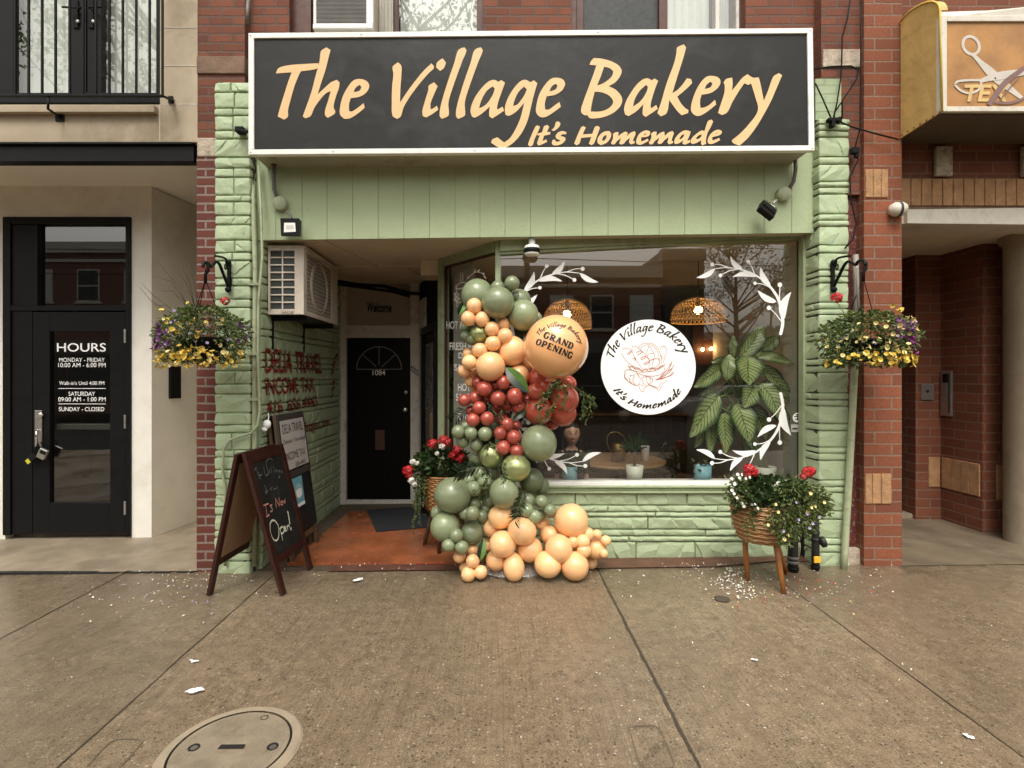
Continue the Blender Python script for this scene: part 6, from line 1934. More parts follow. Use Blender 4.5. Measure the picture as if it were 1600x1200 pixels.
back = (hf + Vector((-.03, 0, 0)), hn + Vector((-.03, 0, 0)), C1, D1)
for q, side in ((front, 1), (back, 0)):
    up = MB()
    s_w = 0.105
    slab(up, q, 0, s_w, 0, 1, 0.0, 0.028); up.build("leg", m_mahog, sb, bevel=0.003)
    up = MB(); slab(up, q, 1 - s_w, 1, 0, 1, 0.0, 0.028); up.build("leg", m_mahog, sb, bevel=0.003)
    up = MB(); slab(up, q, s_w, 1 - s_w, 0.0, 0.075, 0.001, 0.027); up.build("top_rail", m_mahog, sb, bevel=0.003)
    up = MB(); slab(up, q, s_w, 1 - s_w, 0.745, 0.80, 0.001, 0.027); up.build("bottom_rail", m_mahog, sb, bevel=0.003)
    up = MB(); slab(up, q, s_w, 1 - s_w, 0.075, 0.745, 0.009, 0.016); bo = up.build("chalk_panel", m_chalk, sb)
    up = MB(); slab(up, q, s_w, 1 - s_w, 0.075, 0.745, 0.002, 0.008); up.build("back_panel", m_hard, sb)
def chalk(strokes, mat, w=0.012):
    mb = MB()
    for st_ in strokes:
        v, f = ribbon2d(st_, w)
        mb.flat(v, f, lambda x, y: board_pt(front, x, y, 0.0175))
    mb.build("chalk_writing", mat, sb)
# photo pixel -> panel coordinates
def front_uv(px, py):
    d = Vector(((px - VX) / FPX, 1.0, -(py - VY) / FPX))
    n = (front[1] - front[0]).cross(front[3] - front[0]).normalized()
    o = Vector((0, 0, HC))
    t = (front[0] - o).dot(n) / d.dot(n)
    p = o + d * t
    # invert the bilinear map
    s, tt = .5, .5
    for _ in range(12):
        e = p - board_pt(front, s, tt)
        ds = board_pt(front, s + 1e-3, tt) - board_pt(front, s, tt); dt = board_pt(front, s, tt + 1e-3) - board_pt(front, s, tt)
        ds /= 1e-3; dt /= 1e-3
        a, b, c_ = ds.dot(ds), ds.dot(dt), dt.dot(dt)
        r1, r2 = e.dot(ds), e.dot(dt)
        det = a * c_ - b * b
        s += (r1 * c_ - r2 * b) / det; tt += (a * r2 - b * r1) / det
    return s, tt
K_ = lambda pts: [front_uv(340 + x * .20833, 640 + y * .20833) for x, y in pts]
chalk([K_(p) for p in ([(380,860),(385,930),(410,980),(440,975),(450,930),(445,870),(420,838),(395,835),(380,860)], [(455,890),(470,935),(480,985)], [(455,900),(480,880),(495,905),(480,930),(465,930)], [(490,905),(505,890),(500,875),(488,890),(498,912),(512,905)], [(512,880),(522,905)], [(514,885),(525,870),(535,880),(542,900)])], m_chalkwhite, 0.013)
chalk([K_(p) for p in ([(520,762),(528,800),(538,862)],)], m_chalkwhite, 0.026)
chalk([K_(p) for p in ([(545,890),(550,900)],)], m_chalkwhite, 0.034)
chalk([K_(p) for p in ([(325,725),(350,715),(372,708)], [(345,720),(358,800)], [(345,810),(360,803),(375,790)], [(398,715),(380,725),(398,745),(398,760),(382,770)], [(430,740),(422,670),(455,725),(450,660)], [(468,690),(462,712),(478,715),(482,692),(468,690)], [(488,680),(492,705),(496,690),(500,702),(498,670)])], m_chalkpink, 0.011)
chalk([K_(p) for p in ([(250,470),(275,440),(285,480),(310,525)], [(290,470),(300,500),(320,490)], [(330,430),(345,500),(365,480),(350,400),(380,370),(400,380)], [(375,450),(372,490)], [(385,425),(392,485)], [(405,425),(412,480)], [(420,470),(430,455),(440,475)], [(445,470),(455,455),(455,505),(445,515)], [(465,480),(470,460),(478,480)], [(335,570),(350,590),(345,640),(365,605)], [(375,590),(385,610),(390,585)], [(400,575),(410,610)], [(415,600),(430,590)], [(432,570),(440,600),(445,640)])], m_chalkfaint, 0.008)

# ------------------------------------------------------------------ second board leaning on the passage wall
lb = thing("sandwich_board", "folded black notice board leaning on the green passage wall behind the chalkboard", "sandwich board", (-1.85, 5.0, gz(-1.85)))
tn, tf = Vector((-1.985, 4.62, 1.30)), Vector((-1.985, 5.24, 1.295))
q1 = (tn, tf, g(-1.826, 5.30), g(-1.862, 4.70))
q0 = tuple(p + Vector((-.05, 0.0, -.01)) for p in q1)
for q, nm2 in ((q1, "front"), (q0, "rear")):
    for s0, s1 in ((0, .09), (.91, 1)):
        m = MB(); slab(m, q, s0, s1, 0, 1, 0, .03); m.build("leg", m_oldwood, lb, bevel=0.002)
    m = MB(); slab(m, q, .09, .91, 0.86, 0.90, .004, .026); m.build("rail", m_oldwood, lb)
    m = MB(); slab(m, q, .0, 1.0, 0.0, 0.845, .0302, .034 if nm2 == "front" else .0306); pn = m.build("panel", m_chalk, lb)
    if nm2 == "front":
        m = MB()
        slab(m, q1, 0, 1, 0.0, .045, .034, .044); slab(m, q1, 0, .06, .045, .40, .034, .044); slab(m, q1, .94, 1, .045, .40, .034, .044); slab(m, q1, 0, 1, .40, .445, .034, .044)
        m.build("header_frame", m_greyframe, lb, bevel=0.002)
        m = MB(); slab(m, q1, .06, .94, .045, .385, .0342, .047); pp = m.build("paper_notice", m_paper, lb)
        for s, u0, u1, t0, t1, bd in (("DELIA TRAVEL", .10, .88, .07, .135, .0), ("Domestic & International", .10, .92, .175, .205, .0), ("INCOME TAX", .12, .84, .265, .32, .0), ("656-4443", .42, .80, .345, .38, .0)):
            v, f, _ = text2d(s, bd)
            MB().flat(v, f, lambda x, y: board_pt(q1, u0 + (u1 - u0) * x, t1 + (t0 - t1) * y, .0495)).build("lettering", m_black_ink, pp)
        m = MB(); slab(m, q1, .24, .60, .455, .665, .0345, .044); bp = m.build("blue_poster", m_blueposter, lb)
        m = MB(); v, f = disc2d(0, 0, 1, 24); m.flat(v, f, lambda x, y: board_pt(q1, .42 + .13 * x, .555 + .055 * y, .0465)); m.build("poster_face", M("pale_blue_print", (0.42, 0.62, 0.66), 0.5), bp)
        m = MB(); m.add([board_pt(q1, a, b, .0480) for a, b in ((.31, .545), (.42, .535), (.53, .545), (.51, .59), (.42, .60), (.33, .59))], [(0, 5, 4, 3, 2, 1)]); m.build("mask_print", m_white, bp)
        m = MB(); slab(m, q1, .25, .59, .64, .66, .0442, .0470); m.build("poster_foot", m_white, bp)
bag = MB()
bag.sphere(P(417, 663, 4.56), 0.045, 12, 8, (.8, .7, .9)); bag.sphere(P(413, 671, 4.55), 0.03, 12, 8, (.9, .7, .7)); bag.tube([P(419, 645, 4.6), P(420, 652, 4.57), P(418, 660, 4.56)], .004, 5)
tag(bag.build("plastic_bag", m_white), "small white bag tied to the top of the folded notice board", "bag")

# ------------------------------------------------------------------ doormat, manhole, ground bits
m = MB()
cs = [G(573, 800), G(642, 794.5), G(690, 824), G(588, 833)]
n = 22
mt = MB(); mt.prism([c + Vector((0, 0, .012)) for c in cs], (0, 0, .010))
for i in range(n):
    t0, t1 = (i + .1) / n, (i + .75) / n
    a, b = cs[0].lerp(cs[3], t0), cs[1].lerp(cs[2], t0)
    c, d = cs[0].lerp(cs[3], t1), cs[1].lerp(cs[2], t1)
    mt.prism([p + Vector((0, 0, .0221)) for p in (a, b, d, c)], (0, 0, .004))
tag(mt.build("doormat", m_mat), "dark navy ribbed doormat on the terracotta floor before the entrance", "doormat")

mc = G(361, 1171)
mh = thing("manhole_cover", "round cast utility cover set in the pavement at the bottom left", "manhole cover", mc)
Rm = 0.290
m = MB()
def sl(c, x, y, dz): return Vector((c.x + x, c.y + y, gz(c.x + x) + dz))
def annulus(mb, r0, r1, z0, z1, n=72):
    vs, fs = [], []
    for k in range(n):
        a = 2 * math.pi * k / n
        vs += [sl(mc, r0 * math.cos(a), r0 * math.sin(a), z0), sl(mc, r1 * math.cos(a), r1 * math.sin(a), z1)]
    for k in range(n):
        j = (k + 1) % n
        fs.append((2 * k, 2 * k + 1, 2 * j + 1, 2 * j))
    mb.add(vs, fs)
annulus(m, Rm - .035, Rm, .010, .009); annulus(m, Rm, Rm + .012, .009, .001)
m.build("rim", m_manrim, mh)
m = MB(); annulus(m, Rm - .046, Rm - .035, .002, .002); m.build("gap", m_hole, mh)
m = MB(); annulus(m, 0.0001, Rm - .046, .009, .009)
m.build("cover", m_manhole, mh)
rb = MB()
for i in range(-13, 14):
    x = i * .0165
    half = math.sqrt(max(0, (Rm - .07) ** 2 - x * x))
    for y0, y1 in ((-half, -.075), (.075, half)):
        if abs(x) > .16: y0, y1 = (-half, half) if y0 < 0 else (half, half)
        if y1 - y0 > .02: rb.quad(sl(mc, x - .004, y0, .0105), sl(mc, x + .004, y0, .0105), sl(mc, x + .004, y1, .0105), sl(mc, x - .004, y1, .0105))
rb.build("tread_ribs", m_manhole, mh)
m = MB(); m.quad(sl(mc, -.055, -.012, .0115), sl(mc, .062, -.012, .0115), sl(mc, .058, .016, .0115), sl(mc, -.052, .016, .0115)); m.build("lifting_slot", m_hole, mh)
for x in (-.165, .185):
    v, f = disc2d(x, 0, .025, 20); MB().flat(v, f, lambda a, b: sl(mc, a, b, .0118)).build("bolt_recess", m_hole, mh)
    v, f = disc2d(x + .003, -.004, .015, 16); MB().flat(v, f, lambda a, b: sl(mc, a, b, .0126)).build("bolt", m_metal, mh)
m = MB(); v, f = ring((0.06, 0.20), .016, .016, 0, .004); m.flat(v, f, lambda a, b: sl(mc, a, b, .0118)); m.build("index_ring", m_hole, mh)
# small round valve cap near the planter
vc = G(1128, 937)
m = MB(); v, f = disc2d(0, 0, .046, 24); m.flat(v, f, lambda a, b: Vector((vc.x + a, vc.y + b, gz(vc.x + a) + .006))); m.flat(*ring((0, 0), .049, .049, 0, .012), lambda a, b: Vector((vc.x + a, vc.y + b, gz(vc.x + a) + .008)))
tag(m.build("valve_cover", M("dark_iron", (0.07, 0.054, 0.038), 0.7)), "small dark iron valve cover in the pavement in front of the right planter", "valve cover")
# stamp pressed in the concrete
stp = MB()
S_ = lambda x, y: G(800 + x * .5, 880 + y * .5, .004)
stp.flat(*ribbon2d([(365,515),(375,510),(445,508),(460,520),(505,620),(500,636),(430,640),(405,632),(385,580),(365,515)], 3), S_)
v, f, _ = text2d("SOR", .0); stp.flat(v, f, lambda x, y: S_(398 + 30 * x + 6 * (1 - y), 628 - 22 * (y) - 40 * x + 20))
v, f, _ = text2d("2013", .0); stp.flat(v, f, lambda x, y: S_(425 + 45 * x + 10 * (1 - y), 604 - 22 * y - 30 * x))
tag(stp.build("pavement_stamp", M("stamp_groove", (0.13, 0.10, 0.066), 0.8)), "rounded contractor stamp pressed into the concrete at the bottom centre", "stamp")
stp = MB()
S_ = lambda x, y: G(x * .5, 880 + y * .5, .004)
stp.flat(*ribbon2d([(270,636),(330,570),(360,552),(430,550),(446,556),(400,610),(370,640)], 2.5), S_)
tag(stp.build("pavement_stamp", M("stamp_groove_worn", (0.15, 0.115, 0.075), 0.8)), "worn rounded stamp outline in the concrete left of the manhole cover", "stamp")
# paper scraps
def scrap(px, py, s, seed, label):
    r = np.random.default_rng(seed)
    c = G(px, py)
    m = MB()
    for k in range(3):
        a0 = r.uniform(0, 6.28)
        ctr = c + Vector((r.normal(0, s * .5), r.normal(0, s * .35), .008))
        pts = [ctr + Vector((math.cos(a0 + t) * s * r.uniform(.4, 1), math.sin(a0 + t) * s * .6 * r.uniform(.3, 1), r.uniform(0, s * .35))) for t in np.linspace(0, 5.3, 6)]
        m.add([ctr + Vector((0, 0, s * .2))] + pts, [(0, i, i % 6 + 1) for i in range(1, 7)])
    tag(m.build("paper_scrap", m_white), label, "litter", "white paper scraps on the pavement")
scrap(557, 909, .045, 1, "white scrap of paper on the pavement right of the chalkboard legs")
scrap(306, 1083, .040, 2, "torn white scrap on the pavement above the manhole cover")
scrap(305, 1035, .022, 3, "tiny white scrap on the pavement further above the manhole cover")
scrap(1513, 1155, .02, 4, "tiny white scrap near the bottom right corner of the pavement")
scrap(1180, 1033, .018, 5, "tiny white scrap mid pavement in front of the right planter")
# fallen petals
def petals(name, centres, mat, label, seed):
    r = np.random.default_rng(seed)
    m = MB()
    for px, py, sx, sy, n, s in centres:
        for _ in range(n):
            c = G(px + r.normal(0, sx), max(884, py + r.normal(0, sy)))
            a = r.uniform(0, 6.28); L = s * r.uniform(.8, 2.0); W = L * r.uniform(.35, .7)
            d = Vector((math.cos(a), math.sin(a), 0)); e = Vector((-d.y, d.x, 0))
            h = Vector((0, 0, r.uniform(.004, .013)))
            b = c + Vector((0, 0, .014 if c.y > 4.44 else .005))
            m.add([b, b + d * L * .5 + e * W * .5 + h, b + d * L + h * .5, b + d * L * .5 - e * W * .5 + h], [(0, 1, 2, 3)])
    tag(m.build(name, mat), label, "petals", kind='stuff')
petals("fallen_petals", [(1140, 908, 26, 9, 85, .014), (1165, 925, 12, 8, 45, .016), (1110, 890, 30, 6, 40, .012), (1230, 920, 60, 12, 40, .012), (270, 925, 55, 14, 36, .015), (330, 905, 40, 8, 30, .012), (640, 893, 90, 10, 40, .011), (1000, 905, 60, 14, 22, .011), (1330, 905, 40, 12, 16, .013), (170, 940, 50, 20, 12, .012), (700, 1000, 320, 60, 26, .009), (1100, 1060, 300, 70, 30, .009)], m_whitepetal, "scattered white fallen petals on the pavement around the planters", 31)
petals("fallen_petals", [(1235, 915, 45, 14, 60, .013), (680, 865, 25, 12, 34, .014), (600, 850, 40, 14, 16, .012), (1190, 935, 20, 6, 10, .013), (480, 890, 60, 8, 12, .011)], m_red, "scattered red fallen petals under the geranium planters", 32)
petals("fallen_petals", [(255, 930, 55, 16, 40, .013), (1300, 925, 50, 16, 22, .013), (1120, 895, 40, 8, 16, .012), (330, 950, 40, 10, 10, .012)], m_lilac, "scattered lilac fallen petals under the hanging baskets", 33)
petals("fallen_petals", [(1180, 932, 50, 10, 16, .011), (1250, 938, 60, 10, 14, .011), (300, 920, 50, 12, 10, .011)], m_paleyellow, "scattered yellow fallen petals on the pavement", 34)
# ------------------------------------------------------------------ balloon garland: every balloon is its own object
def balloon_mesh(mat, squash=1.0):
    m = MB()
    seg, rings = 32, 20
    vs, fs = [], []
    for i in range(rings + 1):
        t = math.pi * i / rings
        z_ = math.cos(t)
        r = math.sin(t)
        if z_ < 0:                       # drawn out a little towards the neck
            r *= 1 - 0.10 * z_ * z_
            z_ *= 1.10
        r = max(r, 0.0)
        for k in range(seg):
            a = 2 * math.pi * k / seg
            vs.append((r * math.cos(a), r * math.sin(a), z_))
    for i in range(rings):
        for k in range(seg):
            l = (k + 1) % seg
            fs.append((i * seg + k, (i + 1) * seg + k, (i + 1) * seg + l, i * seg + l))
    m.add(vs, fs, True)
    m.lathe([(0.035, -1.09), (0.055, -1.13), (0.085, -1.17), (0.02, -1.165)], (0, 0, 0), (0, 0, 1), 10)
    o = m.build("balloon", mat)
    me = o.data
    bpy.data.objects.remove(o)
    return me

c7 = lambda x, y, r: (620 + x * .225, 420 + y * .225, r * .225)
c8 = lambda x, y, r: (620 + x * .225, 660 + y * .225, r * .225)
# (position helper, x, y, radius, layer: 0 at the back .. 3 in front)
SAGE_TOP = [(c7,560,190,118,0),(c7,702,235,113,3),(c7,800,100,52,2),(c7,700,128,48,1),(c7,878,322,108,2),(c7,850,222,82,0),(c7,822,190,33,1),(c7,962,345,48,0)]
SAGE_LEFT = [(c7,490,412,46,1),(c7,478,470,38,2),(c7,520,492,42,2)]
GOLD = [(c7,575,450,72,2),(c8,655,230,85,2),(c8,828,315,100,3)]
PEACH_UP = [(c7,538,258,55,3),(c7,497,345,53,3),(c7,592,350,53,3),(c7,660,418,52,3),(c7,740,385,48,2),(c7,750,465,55,3),(c7,668,518,55,3),(c7,577,567,53,3),(c7,500,590,44,1),(c7,505,647,53,3),(c7,470,712,48,2),(c7,515,778,44,1),(c7,550,712,36,1),(c7,545,830,38,0)]
PEACH_MID = [(c7,650,678,104,3),(c7,800,570,103,2),(c7,845,745,77,2),(c7,900,650,62,0)]
CORAL = [(c7,565,790,45,2),(c7,608,832,55,3),(c7,688,810,40,2),(c7,738,790,50,3),(c7,703,900,55,3),(c7,818,885,58,3),(c7,470,912,45,2),(c7,545,895,48,2),(c7,615,890,50,1),(c7,572,965,47,3),(c7,512,985,36,1),(c7,530,1048,48,3),(c7,628,1040,50,3),(c7,845,962,48,2),(c7,770,945,50,1),(c7,700,960,46,0),(c7,725,1040,44,1),(c8,718,75,47,3),(c8,765,13,47,3),(c8,813,103,52,3),(c8,740,175,52,3),(c8,833,200,50,3),(c8,830,22,38,1),(c7,910,910,48,1)]
RED_BIG = [(c7,965,850,60,3),(c7,985,762,74,2),(c7,1030,812,45,3),(c7,1190,798,58,0),(c7,1165,905,100,2),(c7,1150,1000,97,1),(c7,985,985,100,2),(c7,1080,1070,50,0)]
SAGE_MID = [(c8,427,65,47,3),(c8,480,28,36,1),(c8,515,75,46,3),(c8,613,80,50,3),(c8,458,130,47,2),(c8,550,155,47,2),(c8,690,18,32,0)]
SAGE_LOW = [(c8,985,145,126,3),(c8,555,250,55,0),(c8,665,340,60,0),(c8,505,400,45,1),(c8,580,355,50,1),(c8,533,460,54,2),(c8,610,415,52,2),(c8,562,508,40,0),(c8,622,482,36,0),(c8,745,488,105,3),(c8,640,545,50,0),(c8,385,505,126,2),(c8,540,565,45,1),(c8,475,630,46,2),(c8,527,630,48,3),(c8,590,650,46,1),(c8,615,600,40,0),(c8,333,725,100,2),(c8,285,630,50,0),(c8,520,765,82,1),(c8,413,785,48,3),(c8,360,853,46,3),(c8,450,867,47,3),(c8,905,545,60,1),(c8,1002,550,45,2),(c8,905,612,48,3),(c8,1062,610,45,2),(c8,955,655,48,3),(c8,1000,642,38,1)]
SAGE_DEEP = [(c8,935,400,85,1),(c8,1000,442,60,0)]
PEACH_CLUMP = [(c8,720,657,85,2),(c8,665,735,65,1),(c8,735,845,93,3),(c8,870,755,98,3),(c8,922,880,90,2),(c8,635,850,50,0),(c8,692,957,74,2),(c8,813,1008,76,3),(c8,1010,700,55,0)]
PEACH_FOOT = [(c8,1065,780,68,1),(c8,1213,680,115,2),(c8,1125,878,97,3),(c8,1050,985,93,3),(c8,1235,1010,98,3),(c8,1378,872,76,1),(c8,1345,1005,46,0),(c8,1250,900,42,0)]
PEACH_TIP = [(c8,1225,830,38,3),(c8,1292,825,49,3),(c8,1325,775,46,2),(c8,1300,890,50,3),(c8,1390,775,32,2),(c8,1452,820,35,2),(c8,1435,910,32,2)]
PEACH_CORNER = [(c8,528,888,40,1),(c8,435,935,42,2),(c8,527,963,47,3),(c8,497,1062,51,3),(c8,582,1040,47,3),(c8,470,1010,36,1)]

CLUSTERS = [
 (SAGE_TOP, b_sage, "sage green", "sage balloons crowning the garland", "the top of the balloon garland"),
 (SAGE_LEFT, b_sage_dk, "dark sage", "dark sage balloons by the angled window", "the green gold balloon high on the left"),
 (GOLD, b_gold, "shiny green gold", "green gold chrome balloons", "the garland"),
 (PEACH_UP, b_peach, "small peach", "small peach balloons high on the garland", "the upper left peach strand"),
 (PEACH_MID, b_peach, "medium peach", "medium peach balloons left of the orb", "the peach group left of the lettered orb"),
 (CORAL, b_coral, "small pearly coral", "pearly coral balloons in the middle", "the coral bunch"),
 (RED_BIG, b_red, "glossy warm red", "red balloons under the orb", "the red group under the lettered orb"),
 (SAGE_MID, b_sage, "small sage", "small sage balloons under the coral ones", "the small sage bunch left of the coral tail"),
 (SAGE_LOW, b_sage, "sage green", "sage balloons low on the garland", "the lower sage mass"),
 (SAGE_DEEP, b_sage_dk, "dark sage", "dark sage balloons at the window sill", "the dark pair at the window sill"),
 (PEACH_CLUMP, b_peach, "pale peach", "peach balloons at the garland foot", "the peach clump at the garland foot"),
 (PEACH_FOOT, b_peach, "large pale peach", "peach balloons trailing right along the ground", "the peach group trailing right on the pavement"),
 (PEACH_TIP, b_peach, "tiny peach", "tiny peach balloons at the right end", "the tiny bunch at the garland's right end"),
 (PEACH_CORNER, b_peach, "small peach", "small peach balloons by the planter", "the small peach bunch at the bottom left"),
]
def spine_y(py):
    return 4.50 - 0.16 * min(1, max(0, (py - 620) / 290.0))
ORD = ["topmost", "second highest", "third highest", "fourth highest", "fifth highest", "sixth highest", "seventh highest", "eighth highest", "ninth highest", "tenth highest"]
def rank_words(i, n):
    if i == 0: return "topmost"
    if i == n - 1: return "lowest"
    if i <= n - 1 - i: return ORD[i] if i < len(ORD) else "%dth highest" % (i + 1)
    return ORD[n - 1 - i].replace("highest", "lowest") if n - 1 - i < len(ORD) else "%dth lowest" % (n - i)
MESH = {}
rb_ = random.Random(5)
for lst, mt, adj, grp, where in CLUSTERS:
    if mt.name not in MESH: MESH[mt.name] = balloon_mesh(mt)
    pts = []
    for h, x, y, r, L in lst:
        px, py, pr = h(x, y, r)
        Y = spine_y(py) + 0.10 - 0.075 * L
        # stay clear of the window and the angled pane
        R = pr * Y / FPX
        lim = WY - 0.03 - R if px > 790 else 4.74 - R * .8 + (790 - px) * .0035
        Y = min(Y, lim)
        R = pr * Y / FPX
        c = P(px, py, Y)
        floor = gz(c.x) + R * 1.0
        if c.z < floor: c.z = floor
        pts.append((c, R, px, py, pr))
    order = sorted(range(len(pts)), key=lambda i: pts[i][3])
    for rank, i in enumerate(order):
        c, R, px, py, pr = pts[i]
        o = bpy.data.objects.new("balloon", MESH[mt.name])
        COL.objects.link(o)
        o.location = c
        k = rb_.uniform(.97, 1.03)
        tall = 1.06 if not (lst is PEACH_CLUMP and abs(px - 803) < 2) else 1.24
        # neck points back into the garland
        spx = 770 if py < 850 else 830
        d = Vector(((spx - px) * .01 + rb_.uniform(-.3, .3), 1.0, rb_.uniform(-.4, .4))).normalized()
        o.rotation_mode = 'QUATERNION'
        o.rotation_quaternion = (-d).to_track_quat('Z', 'Y')
        if tall > 1.1:
            o.rotation_quaternion = Vector((0.05, -.25, -1)).to_track_quat('Z', 'Y')
            o.scale = (R * .98, R * .98, R * 1.22)
        else:
            o.scale = (R * k, R / k, R * 1.02)
        n = len(pts)
        sz = "" if ("small" in adj or "tiny" in adj or "large" in adj or "medium" in adj) else ("big " if pr > 18 else "small " if pr < 12.5 else "mid sized ")
        tag(o, "%s%s balloon, %s of %s" % (sz, adj, rank_words(rank, n), where), "balloon", grp)

# the printed orb
OY = 4.18
oc = P(869, 542, OY); OR = 50 * OY / FPX
orb = thing("orb_balloon", "big shiny peach orb balloon printed with the grand opening greeting", "balloon", oc)
ob = MB(); ob.sphere(oc, OR, 48, 32, (1, 1, 1)); ob.build("skin", b_orb, orb)
MB().lathe([(0.02, 0), (0.03, .02), (0.012, .03)], oc + Vector((-.02, .08, -OR * .98)), (0, .2, -1), 10).build("neck", b_orb, orb)
def on_orb(px, py):
    q = P(px, py, OY) - oc
    rr = q.x * q.x + q.z * q.z
    R1 = OR + 0.0015
    return oc + Vector((q.x, -math.sqrt(max(1e-6, R1 * R1 - rr)), q.z))
O_ = lambda x, y: on_orb(825 + x / 12.0, 490 + y / 12.0)
rot = math.radians(23)
# heavy slab letters: thick stems, thin joins, square serifs
SLAB = {'G': [([(.88,.72),(.70,.95),(.45,.97),(.18,.75),(.18,.28),(.42,.03),(.72,.05),(.80,.2)], [.10,.14,.22,.28,.28,.22,.14,.14]), ([(.60,.42),(1.0,.42)], .12), ([(.82,.40),(.82,.05)], .26), ([(.86,.95),(.86,.68)], .10)],
 'R': [([(.22,0),(.22,1)], .28), ([(.0,.05),(.46,.05)], .11), ([(.0,.95),(.5,.95)], .11), ([(.3,.94),(.62,.92),(.78,.74),(.62,.54),(.3,.50)], [.12,.18,.28,.18,.12]), ([(.48,.5),(.84,.04)], .26), ([(.70,.05),(1.04,.05)], .11)],
 'A': [([(.14,.03),(.46,.98)], .13), ([(.80,.03),(.50,.98)], .28), ([(.25,.34),(.7,.34)], .11), ([(0,.05),(.34,.05)], .11), ([(.60,.05),(1.02,.05)], .11)],
 'N': [([(.16,.02),(.16,.96)], .15), ([(.88,.02),(.88,.98)], .15), ([(.16,.94),(.88,.06)], .28), ([(0,.95),(.32,.95)], .11), ([(0,.05),(.36,.05)], .11), ([(.70,.95),(1.05,.95)], .11)],
 'D': [([(.22,0),(.22,1)], .28), ([(0,.05),(.5,.05)], .11), ([(0,.95),(.5,.95)], .11), ([(.4,.95),(.7,.88),(.84,.5),(.7,.12),(.4,.05)], [.11,.2,.28,.2,.11])],
 'O': [([(.5,.97),(.18,.75),(.16,.5),(.18,.25),(.5,.03),(.82,.25),(.84,.5),(.82,.75),(.5,.97)], [.13,.22,.28,.22,.13,.22,.28,.22,.13])],
 'P': [([(.24,0),(.24,1)], .28), ([(0,.05),(.52,.05)], .11), ([(0,.95),(.5,.95)], .11), ([(.34,.94),(.66,.92),(.82,.70),(.66,.48),(.34,.44)], [.12,.18,.28,.18,.12])],
 'E': [([(.24,0),(.24,1)], .28), ([(0,.05),(.92,.05)], .11), ([(0,.95),(.88,.95)], .11), ([(.3,.5),(.66,.5)], .11), ([(.88,0),(.88,.28)], .10), ([(.85,1),(.85,.74)], .10), ([(.66,.62),(.66,.38)], .09)],
 'I': [([(.5,0),(.5,1)], .34), ([(.12,.05),(.88,.05)], .11), ([(.12,.95),(.88,.95)], .11)]}
def slab_text(s, cx, cy, w, h, name):
    wd = [.62 if c_ == 'I' else 1.0 for c_ in s]
    gap = .14; tot = sum(wd) + gap * (len(s) - 1)
    mb = MB(); x0 = 0.0
    for c_, wc_ in zip(s, wd):
        for pts, sw in SLAB[c_]:
            v, f = ribbon2d([(x0 + a * wc_, b) for a, b in pts], [q * 1.2 for q in sw] if isinstance(sw, list) else sw * 1.2)
            mb.flat(v, f, lambda x, y: O_(cx + (x / tot - .5) * w * math.cos(rot) + (y - .5) * h * math.sin(rot), cy + (x / tot - .5) * w * math.sin(rot) - (y - .5) * h * math.cos(rot)))
        x0 += wc_ + gap
    mb.build(name, m_black_ink, orb)
slab_text("GRAND", 512, 540, 560, 112, "lettering")
slab_text("OPENING", 440, 682, 690, 112, "lettering")
mb = MB()
for w in ("the", "village", "bakery"):
    for v, f in GLY[w]:
        def mp(x, y):
            t = (x - 431) / (1222 - 431)
            a = math.radians(-52 + 130 * t)
            rr = 400 + (184 - y) * .88
            return O_(490 + rr * math.sin(a), 690 - rr * math.cos(a))
        mb.flat(v, f, mp)
mb.build("lettering", m_black_ink, orb)

# ------------------------------------------------------------------ greenery tucked into the garland
G_DARK = [(0.018, 0.042, 0.014), (0.026, 0.055, 0.018), (0.035, 0.065, 0.020)]
G_MID = [(0.055, 0.105, 0.028), (0.075, 0.13, 0.035), (0.045, 0.085, 0.022), (0.10, 0.14, 0.04)]
G_YEL = [(0.12, 0.16, 0.035), (0.16, 0.19, 0.05), (0.09, 0.13, 0.03)]
def vine(name, label, paths, Y, n, L, cols, group=None, spread=.03, wf=.55, thick=.003):
    t = thing(name, label, "vine" if "vine" in name else "foliage", P(paths[0][0][0], paths[0][0][1], Y), group)
    m = MB(); pos, dr = [], []
    for p in paths:
        q = [P(x, y, Y - (0.04 * math.sin(i))) for i, (x, y) in enumerate(smooth_poly(p, False, 5, 170))]
        m.tube(q, thick, 5)
        for _ in range(n):
            i = RNG.integers(0, len(q) - 1)
            a = q[i].lerp(q[i + 1], RNG.random())
            d = (q[i + 1] - q[i]).normalized() * .5 + Vector(RNG.normal(0, .7, 3).tolist()) + Vector((0, -.25, 0))
            pos.append(a + Vector(RNG.normal(0, spread * .25, 3).tolist())); dr.append(d)
    m.build("stem", m_stem, t)
    pos, dr = np.array(pos), np.array(dr)
    leaf_cloud("foliage", pos, dr, RNG.uniform(L * .7, L * 1.3, len(pos)), wf, cols, m_leaf, t, RNG)
    return t
vine("trailing_vine", "leafy light green sprig spilling over the red balloons under the orb", [[(872, 596), (862, 610), (850, 632), (838, 655)], [(872, 598), (870, 620), (856, 648), (846, 662)], [(880, 598), (884, 615), (878, 640)], [(866, 600), (850, 618), (836, 640)]], 4.06, 55, .028, G_YEL + G_MID)
vine("trailing_vine", "thin vine hanging right of the red balloons in front of the dark glass", [[(880, 598), (900, 606), (918, 620), (922, 640), (914, 664)], [(905, 612), (925, 624), (932, 636)], [(912, 618), (912, 640), (908, 656)]], 4.20, 42, .027, G_YEL + G_MID)
vine("trailing_vine", "small dark sprig among the coral balloons", [[(764, 632), (770, 640), (778, 652), (784, 660)], [(784, 640), (780, 658)], [(826, 628), (818, 650)]], 4.22, 12, .026, G_DARK)
vine("trailing_vine", "dark sprig over the upper green gold balloon", [[(766, 690), (762, 700), (760, 712)], [(766, 690), (772, 704)]], 4.10, 14, .024, G_DARK)
